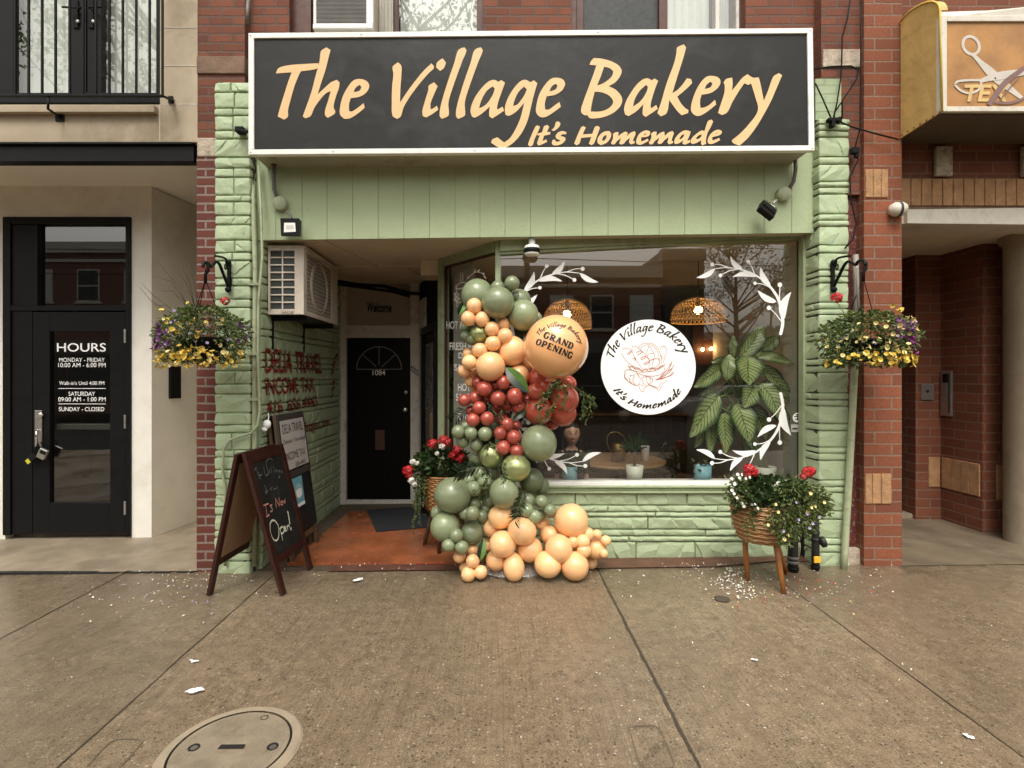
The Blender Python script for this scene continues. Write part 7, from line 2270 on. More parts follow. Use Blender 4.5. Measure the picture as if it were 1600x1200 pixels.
vine("trailing_vine", "dark sprig hanging across the small sage balloons above the peach foot", [[(768, 742), (758, 752), (748, 764), (738, 772)], [(790, 728), (788, 744), (786, 762)], [(752, 740), (760, 760)]], 4.08, 22, .026, G_DARK + G_MID)
def big_leaf(label, base, tip, w, Y, lite):
    b, t = P(*base, Y), P(*tip, Y - .05)
    d = (t - b); L = d.length; d.normalize()
    s = Vector((-d.z, 0, d.x)); nrm = Vector((0, -1, 0))
    m = MB(); n = 10
    rows = []
    for i in range(n + 1):
        u = i / n
        h = w / 2 * math.sin(math.pi * min(1, u ** .85)) ** .8 if 0 < i < n else 0
        c = b + d * L * u + nrm * .03 * math.sin(u * 3.1)
        rows.append((c + s * h + nrm * h * .5, c, c - s * h + nrm * h * .5))
    vs = [p for r in rows for p in r]
    f0, f1 = [], []
    for i in range(n):
        a = 3 * i
        f0.append((a, a + 1, a + 4, a + 3)); f1.append((a + 1, a + 2, a + 5, a + 4))
    m.add(vs, f0, True, 0); m.add(vs, f1, True, 1)
    tag(m.build("leaf", [lite, M("dark_glossy_leaf", (0.012, 0.028, 0.012), 0.3, var=.2)]), label, "leaf")
lite = M("bright_leaf", (0.11, 0.22, 0.045), 0.4, var=.2, vs=20)
big_leaf("large two toned green leaf lying on the peach balloon left of the orb", (790, 574), (827, 614), .105, 4.02, lite)
big_leaf("dark glossy leaf between the coral and red balloons", (822, 640), (800, 656), .055, 4.14, M("dark_leaf_face", (0.02, 0.04, 0.016), .3))
big_leaf("green leaf poking down between sage and peach balloons near the ground", (756, 840), (749, 878), .07, 4.30, lite)
big_leaf("green leaf behind the top sage balloon at the angled window", (728, 470), (716, 494), .07, 4.60, lite)
def palm(label, base, tip, n, L, Y, cols, spread=1.0):
    t = thing("palm_frond", label, "palm frond", P(*base, Y), "palm fronds in the garland")
    b, e = P(*base, Y), P(*tip, Y - .04)
    m = MB(); m.tube([b, e], .003, 5); m.build("stem", m_stem, t)
    pos, dr = [], []
    ax = (e - b).normalized(); sd_ = Vector((-ax.z, 0, ax.x))
    for i in range(n):
        u = i / (n - 1)
        for s_ in (-1, 1):
            pos.append(b.lerp(e, u)); dr.append(ax * .8 + sd_ * s_ * spread + Vector(RNG.normal(0, .08, 3).tolist()))
    leaf_cloud("foliage", np.array(pos), np.array(dr), RNG.uniform(L * .8, L * 1.1, len(pos)), .07, cols, m_leaf, t, RNG, up=np.array([0, -1, 0]))
palm("dark palm frond at the right of the sage mass above the peach foot", (818, 770), (804, 812), 16, .075, 4.04, [(0.022, 0.045, 0.02), (0.03, 0.06, 0.028)])
palm("feathery blue green palm frond left of the middle sage balloons above the planter", (752, 728), (716, 738), 14, .10, 4.20, [(0.05, 0.085, 0.05), (0.04, 0.07, 0.04)], .8)
palm("feathery palm frond against the angled window left of the coral balloons", (728, 640), (708, 656), 12, .09, 4.55, [(0.05, 0.085, 0.05), (0.04, 0.07, 0.04)], 1.1)
# crumpled clear wrap under the foot
nx_, ny_ = 40, 26
U, V = np.meshgrid(np.linspace(-1, 1, nx_), np.linspace(-1, 1, ny_), indexing='ij')
pc = G(803, 898)
rr = np.sqrt(U ** 2 + V ** 2)
hh = np.clip(1 - rr ** 2, 0, 1) ** .6 * .10 + fbm(U * 6 + 9, V * 6 + 3, 4, 4) * .05 * np.clip(1.1 - rr, 0, 1)
vx = np.stack([pc.x + U * .24 * (1 + .12 * vnoise(V * 4 + 8, U * 2 + 5, 3)), pc.y + .10 + V * .17, gz(pc.x) + .004 + hh], -1)
idx = np.arange(nx_ * ny_).reshape(nx_, ny_)
keep = rr < 1.12
f = [list(map(int, (idx[i, j], idx[i + 1, j], idx[i + 1, j + 1], idx[i, j + 1]))) for i in range(nx_ - 1) for j in range(ny_ - 1) if keep[i, j] and keep[i + 1, j + 1]]
tag(np_mesh("plastic_wrap", vx.reshape(-1, 3), f, m_plastic, None, smooth=False), "crumpled clear plastic wrap round the weight under the peach balloons", "wrap")
# ------------------------------------------------------------------ flowers
def flower_mesh(mat, r=.02, petals_=5, eye=None, flare=.5):
    m = MB()
    for k in range(petals_):
        a = 2 * math.pi * k / petals_
        d, e = Vector((math.cos(a), math.sin(a), 0)), Vector((-math.sin(a), math.cos(a), 0))
        z_ = Vector((0, 0, 1))
        w = r * math.tan(math.pi / petals_) * 1.15
        m.add([(0, 0, -r * .5), d * r * .55 + e * w * .6 + z_ * r * flare * .1, d * r * 1.02 + e * w * .72 + z_ * r * flare * .35, d * r * 1.12 + z_ * r * flare * .25, d * r * 1.02 - e * w * .72 + z_ * r * flare * .35, d * r * .55 - e * w * .6 + z_ * r * flare * .1],
              [(0, 1, 2, 3), (0, 3, 4, 5)], True)
    m.lathe([(r * .10, -r * 1.6), (r * .16, -r * .6), (r * .3, -r * .2)], (0, 0, 0), (0, 0, 1), 6)
    o = m.build("flower", mat)
    me = o.data; bpy.data.objects.remove(o)
    return me
FL = {k: flower_mesh(m_, r) for k, m_, r in (("yellow", m_yellow, .024), ("pale", m_paleyellow, .021), ("purple", m_purple, .021), ("magenta", m_magenta, .023), ("lilac", m_lilac, .016), ("white", m_whitepetal, .013), ("redsmall", m_red, .018))}
def geranium_mesh(mat, r):
    m = MB()
    rg = np.random.default_rng(3)
    for i in range(60):
        d = Vector(rg.normal(0, 1, 3).tolist()).normalized()
        if d.z < -.55: d.z *= -1
        u, w = frame_of(d)
        c = d * r * rg.uniform(.6, 1.0)
        for k in range(4):
            a = 2 * math.pi * k / 4 + rg.uniform(0, 1)
            t = u * math.cos(a) + w * math.sin(a); s = d.cross(t)
            q = r * .36
            m.add([c, c + t * q * .6 + s * q * .4 + d * q * .25, c + t * q + d * q * .15, c + t * q * .6 - s * q * .4 + d * q * .25], [(0, 1, 2, 3)], True)
    o = m.build("flower_head", mat); me = o.data; bpy.data.objects.remove(o)
    return me
GER_RED = geranium_mesh(m_red, .042)
GER_WHITE = geranium_mesh(m_whitepetal, .036)
def put(me, name, c, d, parent, s=1.0):
    o = bpy.data.objects.new(name, me); COL.objects.link(o)
    o.parent = parent
    inv = wmat(parent).inverted()
    o.location = inv @ Vector(c)
    o.rotation_mode = 'QUATERNION'
    o.rotation_quaternion = Vector(d).to_track_quat('Z', 'Y')
    o.scale = (s, s, s)
    return o

LEAFC = [(0.080, 0.125, 0.030), (0.12, 0.165, 0.042), (0.165, 0.205, 0.06), (0.22, 0.25, 0.09), (0.05, 0.085, 0.024)]
# ------------------------------------------------------------------ hanging baskets
def basket(label, hook, cpx, cpy, half, hup, hdn, Y, seed, flowers, gap=None, grass=False, hanger=False):
    r = np.random.default_rng(seed)
    c = P(cpx, cpy, Y)
    k = Y / FPX
    t = thing("hanging_basket", label, "hanging basket", c + Vector((0, 0, -hdn * k)))
    # pot
    MB().lathe([(0.02, -.20), (.13, -.19), (.175, -.04), (.185, -.035), (.185, -.02), (.17, -.02), (.16, -.05), (0, -.05)], c + Vector((0, 0, -.0)), (0, 0, 1), 24).build("pot", m_black, t)
    hk = hook
    hg = MB()
    for a in (0.4, 2.5, 4.6):
        hg.tube([hk + Vector((0, 0, -.01)), hk + Vector((0, 0, -.10)), c + Vector((math.cos(a) * .18, math.sin(a) * .18, -.03))], .0035, 5)
    hg.tube([hk + Vector((0, 0, .03)), hk + Vector((.02, 0, .015)), hk + Vector((.02, 0, -.03)), hk + Vector((0, 0, -.06)), hk + Vector((0, 0, -.13))], .012, 6)
    hg.build("hanger", m_blackmatt, t)
    if hanger:
        MB().tube([hk + Vector((-.05, 0, -.02)), hk + Vector((-.045, 0, -.2)), c + Vector((-.04, 0, 0))], .010, 6).build("pale_strap", m_greyflash, t)
    # foliage: a flattened dome that spills over the rim
    N = 2300
    pos, dr = [], []
    while len(pos) < N:
        a = r.uniform(0, 2 * math.pi)
        v = r.uniform(-1, 1)
        rad = half * k * (1 - 0.28 * max(0, v) ** 2) * (1 - 0.20 * max(0, -v)) * r.uniform(.55, 1.04) * (0.9 + .22 * float(vnoise(np.array(a * 2.2), np.array(v * 2 + 5), seed)))
        zz = (hup if v > 0 else hdn) * k * v
        if v > 0: rad *= math.sqrt(max(0.05, 1 - (v * .93) ** 2))
        else: rad *= (1 - .10 * v * v)
        p = Vector((math.cos(a) * rad, math.sin(a) * rad * .85, zz))
        if gap and p.y < 0 and (p.x - gap[0] * k) ** 2 + (p.z + gap[1] * k) ** 2 < (gap[2] * k) ** 2 and r.random() < .85: continue
        pos.append(c + p)
        dr.append(Vector((math.cos(a), math.sin(a), .25 - .9 * (v < -.1))) + Vector(r.normal(0, .55, 3).tolist()))
    leaf_cloud("foliage", np.array(pos), np.array(dr), r.uniform(.022, .046, N), .46, LEAFC, m_leaf, t, r)
    tr = MB()
    for _ in range(60):
        a = r.uniform(0, 6.28); rad = half * k
        p0 = c + Vector((math.cos(a) * rad * .5, math.sin(a) * rad * .42, hup * k * .3)); p1 = c + Vector((math.cos(a) * rad, math.sin(a) * rad * .85, r.uniform(-.6, .5) * hdn * k))
        tr.tube([p0, p0.lerp(p1, .5) + Vector((0, 0, .04)), p1], .002, 4)
    tr.build("stems", m_stem, t)
    for kind, n, band in flowers:
        for _ in range(n):
            px_ = r.uniform(*band[0]); py_ = r.uniform(*band[1])
            q = P(px_, py_, Y) - c
            rad = half * k * .95
            dy = -math.sqrt(max(0.02, 1 - min(1, (q.x / rad) ** 2))) * rad * .85 * r.uniform(.88, 1.03)
            put(FL[kind], "flower", c + Vector((q.x, dy * r.uniform(1.0, 1.10), q.z)), Vector((q.x * 1.2 + r.normal(0, .35), dy - .08 + r.normal(0, .1), r.normal(.02, .35))), t, r.uniform(.45, .80))
    return t, c, r, k

YB = 4.08
hookL, hookR = P(321, 417, 4.10), P(1349, 414, 4.10)
bl, cL, rL, kL = basket("hanging basket on the left with purple and yellow flowers and wispy grass stems", hookL, 317, 524, 67, 44, 42, YB, 41,
    [("yellow", 70, ((246, 386), (550, 576))), ("pale", 45, ((250, 386), (550, 574))), ("yellow", 14, ((300, 345), (540, 560))), ("yellow", 10, ((268, 345), (478, 530))), ("pale", 14, ((268, 380), (500, 555))), ("purple", 34, ((246, 280), (508, 552))), ("purple", 14, ((270, 300), (520, 545))), ("magenta", 5, ((240, 256), (530, 548))), ("lilac", 16, ((290, 392), (490, 545))), ("purple", 8, ((378, 394), (500, 540)))], gap=(25, 22, 16))
m = MB()
for a_, b_, c_ in (((300, 500), (280, 450), (246, 407)), ((304, 498), (268, 440), (240, 432)), ((308, 492), (290, 440), (262, 410)), ((300, 505), (240, 462), (220, 441)), ((298, 508), (236, 470), (218, 449)), ((306, 490), (296, 440), (284, 416)), ((310, 488), (300, 430), (288, 408)), ((296, 512), (250, 482), (238, 474)), ((305, 496), (270, 455), (252, 455)), ((312, 486), (304, 440), (294, 411)), ((292, 500), (262, 478), (242, 476))):
    p0, p1, p2 = P(*a_, YB), P(*b_, YB - .05), P(*c_, YB - .03)
    m.tube([p0, p0.lerp(p1, .55) + (p1 - p2) * .06, p1, p1.lerp(p2, .5), p2], [.0030, .0026, .0022, .0018, .0010], 4)
m.build("grass_stems", m_twig, bl)
put(GER_RED, "flower_head", P(352, 471, YB - .10), (0, -1, .6), bl, .8)
brk, cR, rR, kR = basket("hanging basket on the right with yellow flowers and a purple patch at its side", hookR, 1353, 526, 68, 38, 46, YB, 42,
    [("pale", 75, ((1286, 1418), (506, 562))), ("yellow", 60, ((1282, 1412), (552, 572))), ("pale", 12, ((1360, 1420), (500, 530))), ("purple", 46, ((1360, 1400), (504, 534))), ("magenta", 36, ((1386, 1420), (528, 556))), ("purple", 20, ((1384, 1420), (522, 552))), ("yellow", 5, ((1355, 1375), (484, 496))), ("white", 10, ((1300, 1420), (495, 560)))], hanger=True)
put(GER_RED, "flower_head", P(1307, 466, YB - .02), (-.2, -1, .5), brk, 1.05)
MB().tube([P(1307, 470, YB), P(1318, 488, YB), P(1325, 505, YB)], .0028, 5).build("flower_stalk", m_stem, brk)

def bracket(label, px, X, tip):
    """wrought iron arm standing straight out from the pilaster"""
    zt, zb, zr = tip.z + .025, PZ(452, 4.45), PZ(413, 4.45)
    yw = 4.445
    t = thing("basket_bracket", label, "bracket", (X, yw, zb))
    m = MB(); m.box(X - .011, X + .011, yw - .012, yw + .03, zb - .01, zr + .02); m.build("back_plate", m_black, t, bevel=.003)
    m = MB()
    for z_ in (zb - .005, zr + .012): m.lathe([(0, -.02), (.020, -.018), (.027, 0), (.02, .015)], (X, yw - .01, z_), (0, 1, 0), 12)
    m.build("bolt_boss", m_black, t)
    arm = [Vector((X, yw - .01, zb + .02)), Vector((X, yw - .08, zb + .10)), Vector((X, yw - .18, zr - .02)), Vector((X, yw - .28, zt - .01)), Vector((X, tip.y + .03, zt + .01)), Vector((X, tip.y - .03, zt)), Vector((X, tip.y - .045, zt - .035))]
    q = [Vector((X, a[0], a[1])) for a in smooth_poly([(p.y, p.z) for p in arm], False, 5, 170)]
    MB().tube(q, .0125, 8).build("arm", m_black, t)
    q = [Vector((X, a[0], a[1])) for a in smooth_poly([(yw - .01, zr + .005), (yw - .06, zr + .035), (yw - .15, zr + .03), (yw - .22, zr + .02)], False, 5, 170)]
    MB().tube(q, .009, 8).build("top_strut", m_black, t)
    sc = [(yw - .05 + .022 * math.cos(a) * (1 - a / 14), zr - .035 + .028 * math.sin(a) * (1 - a / 14)) for a in np.linspace(0, 7.5, 18)]
    MB().tube([Vector((X, a, b)) for a, b in sc], .006, 6).build("scroll", m_black, t)
    return t
bracket("black scrolled iron bracket on the left pilaster holding the grassy flower basket", 358, PX(358, 4.45), hookL)
bracket("black scrolled iron bracket on the right pilaster holding a basket with a red bloom", 1301, PX(1301, 4.45), hookR)

# ------------------------------------------------------------------ wicker planters on three legs
def planter(label, c, rt, rb_, zt, zb, feet, seed, light=False):
    r = np.random.default_rng(seed)
    t = thing("planter", label, "planter", (c[0], c[1], gz(c[0])))
    C = Vector((c[0], c[1], 0))
    # woven bowl: stacked cords winding round uprights
    m = MB()
    nrow = 17
    nseg = 60
    for i in range(nrow):
        u = i / (nrow - 1)
        zz = zb + (zt - zb) * u
        rr = rb_ + (rt - rb_) * math.sin(u * math.pi / 2) ** .75
        pts = []
        for k in range(nseg):
            a = 2 * math.pi * k / nseg
            w = .006 * math.cos(k * math.pi / 2 + i * math.pi) + r.normal(0, .0012)
            pts.append(C + Vector((math.cos(a) * (rr + w), math.sin(a) * (rr + w), zz + r.normal(0, .0008))))
        m.tube(pts, (zt - zb) / nrow * .56, 6, closed=True)
    bowl = m.build("basket", m_wicker, t)
    if light:
        mm = MB()
        for i in range(1, nrow - 1, 2):
            u = (i + .5) / (nrow - 1)
            zz = zb + (zt - zb) * u
            rr = rb_ + (rt - rb_) * math.sin(u * math.pi / 2) ** .75 + .008
            a0 = r.uniform(0, 6.28)
            pts = [C + Vector((math.cos(a) * (rr + .004 * math.cos(a * 15)), math.sin(a) * (rr + .004 * math.cos(a * 15)), zz)) for a in np.linspace(0, 6.28, 60)[:-1]]
            mm.tube(pts, .0035, 5, closed=True)
        mm.build("light_cord", M("pale_wicker_cord", (0.60, 0.44, 0.26), 0.6, var=.2, vs=40), bowl)
    MB().lathe([(0, zb + .01), (rb_ * .9, zb), (rb_ * .98, zb + .02)], C, (0, 0, 1), 24).build("base", m_wicker, t)
    MB().lathe([(0, zt - .05), (rt * .95, zt - .05)], C, (0, 0, 1), 24).build("soil", m_soil, t)
    for f in feet:
        f = Vector(f)
        d = (f - C); d.z = 0
        top = C + d.normalized() * rb_ * .78 + Vector((0, 0, zb + .05))
        MB().tube([top, top.lerp(f, .5), f], [.021, .021, .018], 10).build("leg", m_legwood if light else m_oldwood, t)
    return t, C, r

# right planter
f1, f2 = G(1168, 907), G(1225, 928)
c3 = Vector((2.10, 4.10))
f3 = Vector((2.36, 4.30, gz(2.3)))
pr_, C, r = planter("wicker planter on orange wooden legs with trailing green foliage by the right pilaster", (2.075, 4.13), .225, .165, .655, .375, (f1, f2, f3), 51, True)
def fol(parent, spec, seed, cols, L=(.02, .045), wf=.55, name="foliage"):
    r = np.random.default_rng(seed)
    pos, dr = [], []
    for px, py, sx, sy, n, Y, sy3, droop in spec:
        c = P(px, py, Y); k = Y / FPX
        for _ in range(n):
            q = r.normal(0, 1, 3)
            q /= max(1, np.linalg.norm(q) / r.uniform(.6, 1.05))
            pos.append((c.x + q[0] * sx * k, c.y + q[1] * sy3, c.z + q[2] * sy * k))
            dr.append((q[0] + r.normal(0, .5), q[1] - .5 + r.normal(0, .5), .35 - droop + q[2] * .4 + r.normal(0, .5)))
    pos, dr = np.array(pos), np.array(dr)
    return leaf_cloud(name, pos, dr, r.uniform(L[0], L[1], len(pos)), wf, cols, m_leaf, parent, r)
DKL = [(0.032, 0.065, 0.020), (0.045, 0.085, 0.026), (0.065, 0.105, 0.032)]
fol(pr_, [(1205, 765, 50, 22, 420, 4.05, .18, .0), (1170, 775, 28, 28, 170, 4.02, .12, .2)], 61, DKL, (.035, .06), .85, "geranium_leaves")
fol(pr_, [(1246, 782, 46, 32, 1200, 3.93, .15, .5), (1276, 785, 18, 24, 330, 3.95, .12, .6), (1238, 815, 40, 24, 700, 3.86, .07, .9), (1228, 836, 14, 18, 130, 3.84, .05, 1.2), (1152, 765, 18, 26, 220, 3.98, .08, .4), (1172, 822, 8, 26, 34, 3.95, .04, 1.2)], 62, [(0.11, 0.155, 0.04), (0.16, 0.20, 0.06), (0.22, 0.255, 0.10), (0.075, 0.115, 0.03)], (.020, .042), .42, "trailing_leaves")
for a_, b_ in (((1183, 740), (1201, 760)), ((1253, 746), (1235, 760)), ((1238, 737), (1230, 752)), ((1172, 742), (1180, 765)), ((1262, 745), (1245, 770))):
    MB().tube([P(*a_, 4.0), P(*b_, 4.08)], .003, 5).build("flower_stalk", m_stem, pr_)
for x, y, s in ((1170, 733, 1.0), (1177, 738, .9), (1168, 741, .8), (1262, 738, 1.05), (1256, 745, .7), (1268, 736, .8)):
    put(GER_RED, "flower_head", P(x, y, 4.0), (r.normal(0, .3), -1, .8), pr_, s)
for x, y in ((1150, 740), (1156, 747), (1162, 752), (1146, 757), (1141, 767), (1144, 775), (1152, 783), (1158, 789), (1162, 793), (1176, 790), (1180, 796), (1178, 785), (1148, 748), (1160, 744), (1166, 748)):
    for _ in range(1): put(FL["white"], "flower", P(x + r.normal(0, 3), y + r.normal(0, 3), 3.86 + r.uniform(0, .06)), (r.normal(0, .4), -1, .5), pr_, .8)
for x, y in ((1212, 788), (1216, 800), (1267, 771), (1268, 793), (1288, 785), (1200, 820), (1226, 843), (1232, 836), (1274, 791), (1262, 800)):
    put(FL["pale"], "flower", P(x, y, 3.78), (r.normal(0, .4), -1, .3), pr_, .5)
for x, y in ((1244, 785), (1262, 803), (1265, 825), (1270, 818), (1224, 830), (1248, 812), (1280, 808)):
    put(FL["lilac"], "flower", P(x, y, 3.77), (r.normal(0, .4), -1, .3), pr_, .6)
# left planter, half hidden by the balloons
pf1, pf2 = G(663, 852), G(686, 866)
pl_, C, r = planter("wicker planter with red and white geraniums beside the balloons at the entrance", (-0.50, 4.98), .205, .165, .715, .40, (pf1, pf2, (-.28, 5.12, 0)), 52, False)
fol(pl_, [(692, 722, 40, 26, 620, 4.92, .16, .0), (660, 735, 16, 22, 120, 4.88, .10, .3)], 63, DKL + [(0.06, 0.10, .03)], (.035, .06), .85, "geranium_leaves")
m = MB()
pos, dr = [], []
for i, (x0, y0, x1, y1) in enumerate(((655, 745, 646, 834), (662, 748, 652, 800), (652, 742, 655, 822), (667, 755, 660, 790), (648, 740, 648, 790))):
    q = [P(x0 + (x1 - x0) * t + 2 * math.sin(t * 6 + i), y0 + (y1 - y0) * t, 4.80) for t in np.linspace(0, 1, 12)]
    m.tube(q, .003, 5)
    for _ in range(48):
        k = r.integers(0, 11); a = q[k].lerp(q[k + 1], r.random())
        pos.append(a); dr.append(Vector((r.normal(0, 1), -.4 + r.normal(0, .5), -.4 + r.normal(0, .3))))
m.build("trailing_stems", m_stem, pl_)
leaf_cloud("trailing_leaves", np.array(pos), np.array(dr), r.uniform(.018, .03, len(pos)), .7, G_YEL + G_MID, m_leaf, pl_, r)
for x, y, s in ((676, 694, 1.0), (693, 688, 1.0), (700, 692, .9), (716, 704, 1.1), (719, 716, 1.0), (638, 736, 1.1), (640, 743, .8), (708, 712, .8)):
    put(GER_RED, "flower_head", P(x, y, 4.80), (r.normal(0, .3), -1, .7), pl_, s * 1.15)
for x, y, s in ((691, 698, .9), (645, 722, .8), (643, 751, .9), (683, 709, .6), (648, 757, .7), (652, 724, .6)):
    put(GER_WHITE, "flower_head", P(x, y, 4.78), (r.normal(0, .3), -1, .7), pl_, s)

# ------------------------------------------------------------------ inside the window
def pot(name, label, c, rt, rb_, h, mat_):
    t = thing(name, label, "potted plant", c)
    MB().lathe([(0, 0), (rb_, 0), (rt, h), (rt * .9, h), (rt * .88, h - .02), (0, h - .02)], c, (0, 0, 1), 24).build("pot", mat_, t)
    MB().lathe([(0, h - .018), (rt * .88, h - .018)], c, (0, 0, 1), 20).build("soil", m_soil, t)
    return t
LZ = .652
# dracaena in the pale pot
Yd = 4.93
dc = Vector((PX(991.5, Yd), Yd, LZ))
dr_t = pot("potted_plant", "spiky dracaena in a pale pot in the middle of the window ledge", dc, .082, .066, PZ(727, Yd) - LZ, m_palepot)
MB().tube([dc + Vector((0, 0, .12)), P(991, 715, Yd), P(992, 703, Yd)], .012, 8).build("trunk", m_twig, dr_t)
n = 46
base = np.array(P(992, 706, Yd))
th = RNG.uniform(0, 6.28, n); el = RNG.uniform(.25, 1.35, n)
drs = np.stack([np.cos(th) * np.cos(el), np.sin(th) * np.cos(el), np.sin(el)], 1)
leaf_cloud("leaves", np.repeat(base[None], n, 0), drs, RNG.uniform(.16, .27, n), .07, [(0.03, 0.06, 0.022), (0.045, 0.08, 0.03)], m_leafdull, dr_t, RNG, curl=.03)
# blue pot with arching blades
bc = Vector((PX(890, Yd), Yd, LZ))
bp_ = pot("potted_plant", "arching leafy plant in a blue pot on the ledge below the girl's face", bc, .072, .066, PZ(728, Yd) - LZ, m_bluepot)
n = 26
drs = np.stack([RNG.uniform(-.7, 1.4, n), RNG.uniform(-.3, .3, n), RNG.uniform(.05, .55, n)], 1)
leaf_cloud("blades", np.repeat(np.array(P(893, 722, Yd))[None], n, 0), drs, RNG.uniform(.14, .27, n), .07, [(0.022, 0.042, 0.018), (0.03, 0.055, 0.022)], m_leafdull, bp_, RNG, curl=.03)
pp_ = np.array(P(886, 722, Yd)) + RNG.normal(0, 1, (40, 3)) * np.array([.06, .04, .022])
leaf_cloud("round_leaves", pp_, RNG.normal(0, 1, (40, 3)) + np.array([0, -.5, .4]), RNG.uniform(.05, .08, 40), .75, [(0.02, 0.045, 0.018), (0.03, 0.06, 0.022)], m_leafdull, bp_, RNG)
# small blue pot on the right
sc3 = Vector((PX(1098, Yd), Yd, LZ))
sp_ = pot("potted_plant", "wilted plant in a small light blue pot near the lower right spray", sc3, .078, .074, PZ(727, Yd) - LZ, m_bluepot)
m = MB()
for s_ in (-1, 1):
    m.tube([sc3 + Vector((0, 0, .12)), sc3 + Vector((s_ * .04, -.02, .19)), sc3 + Vector((s_ * .09, -.03, .16)), sc3 + Vector((s_ * .10, -.03, .12))], .005, 5)
m.build("stems", m_twig, sp_)
leaf_cloud("leaves", np.array(sc3) + np.array([0, -.02, .15]) + RNG.normal(0, 1, (14, 3)) * np.array([.07, .02, .03]), RNG.normal(0, 1, (14, 3)) + np.array([0, -.3, -.4]), .06, .6, [(0.05, 0.045, 0.025), (0.07, 0.06, 0.03)], m_leafdull, sp_, RNG)
# dumb cane
Yc = 5.12
ccn = Vector((PX(1196, 5.02), 5.02, LZ))
dm = pot("dumb_cane_plant", "large dumb cane plant with cream marbled leaves in the right of the window", ccn, .095, .085, PZ(729, 5.02) - LZ, m_palepot)
def caneleaf_mat():
    t = NT("cream_marbled_leaf")
    uv = t.n("ShaderNodeTexCoord").outputs['UV']
    sep = t.n("ShaderNodeSeparateXYZ"); t.l(uv, sep.inputs[0])
    au = t.math('ABSOLUTE', sep.outputs[0])
    # cream feather marks run out and forward from the midrib
    ph = t.math('ADD', t.math('MULTIPLY', sep.outputs[1], 62.0), t.math('MULTIPLY', au, -16.0))
    nz = t.noise(9, 4, 0.6, t.scale(uv, (1.2, 3.0, 1)))
    st_ = t.math('SINE', t.math('ADD', ph, t.math('MULTIPLY', nz, 5.0)))
    edge = t.ramp(t.math('ADD', au, t.math('MULTIPLY', t.math('SUBTRACT', nz, .5), .45)), [(0.05, 1.0), (0.62, .85), (0.90, 0.0)])
    fac = t.math('MULTIPLY', edge, t.ramp(t.math('MULTIPLY_ADD', st_, .5, .5), [(0.06, 0.1), (0.34, 1.0)]))
    rib = t.math('LESS_THAN', au, 0.05)
    fac = t.math('MULTIPLY', fac, t.math('SUBTRACT', 1.0, t.math('MULTIPLY', rib, .8)))
    c = t.mix(fac, (0.030, 0.062, 0.020), (0.33, 0.385, 0.155))
    t.bsdf(c, 0.35, 0, None, 0.5)
    return t.mat
m_cane = caneleaf_mat()
Q_ = lambda x, y: (1000 + x / 3.0, 360 + y / 3.0)
def cane_leaf(b, t_, w, dy0, dy1, droop=0.0, twist=0.2):
    p0, p1 = P(*Q_(*b), Yc + dy0), P(*Q_(*t_), Yc + dy1)
    w = w * 1.55 / 3.0 * Yc / FPX
    d = p1 - p0; L = d.length; d.normalize()
    s = d.cross(Vector((0, -1, 0)))
    if s.length < .05: s = Vector((1, 0, 0))
    s.normalize()
    nn = s.cross(d); nn = nn if nn.y < 0 else -nn
    s = (s + nn * twist).normalized()
    nv, nu = 14, 6
    V_, UV_, F_ = [], [], []
    for i in range(nv + 1):
        v = i / nv
        h = w / 2 * (math.sin(math.pi * min(1, v ** .8 * .97 + .015)) ** .75)
        for j in range(nu + 1):
            u = -1 + 2 * j / nu
            q = p0 + d * L * v + s * h * u + nn * (abs(u) * h * .28 + .07 * L * math.sin(v * math.pi) + .008 * math.sin(v * 15 + u * 3 + b[0])) + Vector((0, 0, -.16 * L * v * v)) + s * (.05 * L * math.sin(v * 3 + b[1]))
            V_.append(q[:]); UV_.append((u, v))
    for i in range(nv):
        for j in range(nu):
            a = i * (nu + 1) + j
            F_.append([a, a + 1, a + nu + 2, a + nu + 1])
    np_mesh("leaf", np.array(V_), F_, m_cane, dm, smooth=True, uvs=np.array(UV_))
    return p0
roots = []
for spec in (((455,592),(595,408),52,0,.05),((432,600),(440,472),30,.1,.12),((470,560),(548,520),48,.12,.15),((535,595),(720,590),34,-.02,-.05),((500,590),(512,705),100,-.10,-.16),((402,700),(428,560),52,-.05,-.02),((385,655),(250,700),58,-.02,-.10),((565,640),(716,765),52,.05,.05),((530,715),(490,815),78,-.08,-.14),((560,720),(662,862),72,-.06,-.14),((375,780),(228,925),84,-.08,-.16),((462,812),(503,968),86,-.10,-.18),((402,855),(398,1018),62,-.06,-.12),((322,890),(332,1022),52,.0,-.04),((440,720),(360,760),40,.1,.1),((600,700),(640,660),40,.1,.12),((330,740),(290,800),44,.08,.08),((480,980),(560,1060),50,.1,.05),((520,800),(585,960),60,.06,.0),((350,880),(255,990),56,.08,.02),((610,800),(690,920),52,.08,.02),((430,640),(330,600),44,.1,.08),((560,560),(655,480),44,.12,.1)):
    roots.append(cane_leaf(*spec))
m = MB()
for i, p0 in enumerate(roots):
    s0 = ccn + Vector((RNG.normal(0, .02), RNG.normal(0, .02), .10))
    midp = P(*Q_(455, 760), Yc + .03)
    m.tube([s0, midp.lerp(s0, .4), midp.lerp(p0, .55), p0], [.012, .010, .008, .006], 6)
m.build("stems", M("cane_stem", (0.12, 0.17, 0.06), .5), dm)

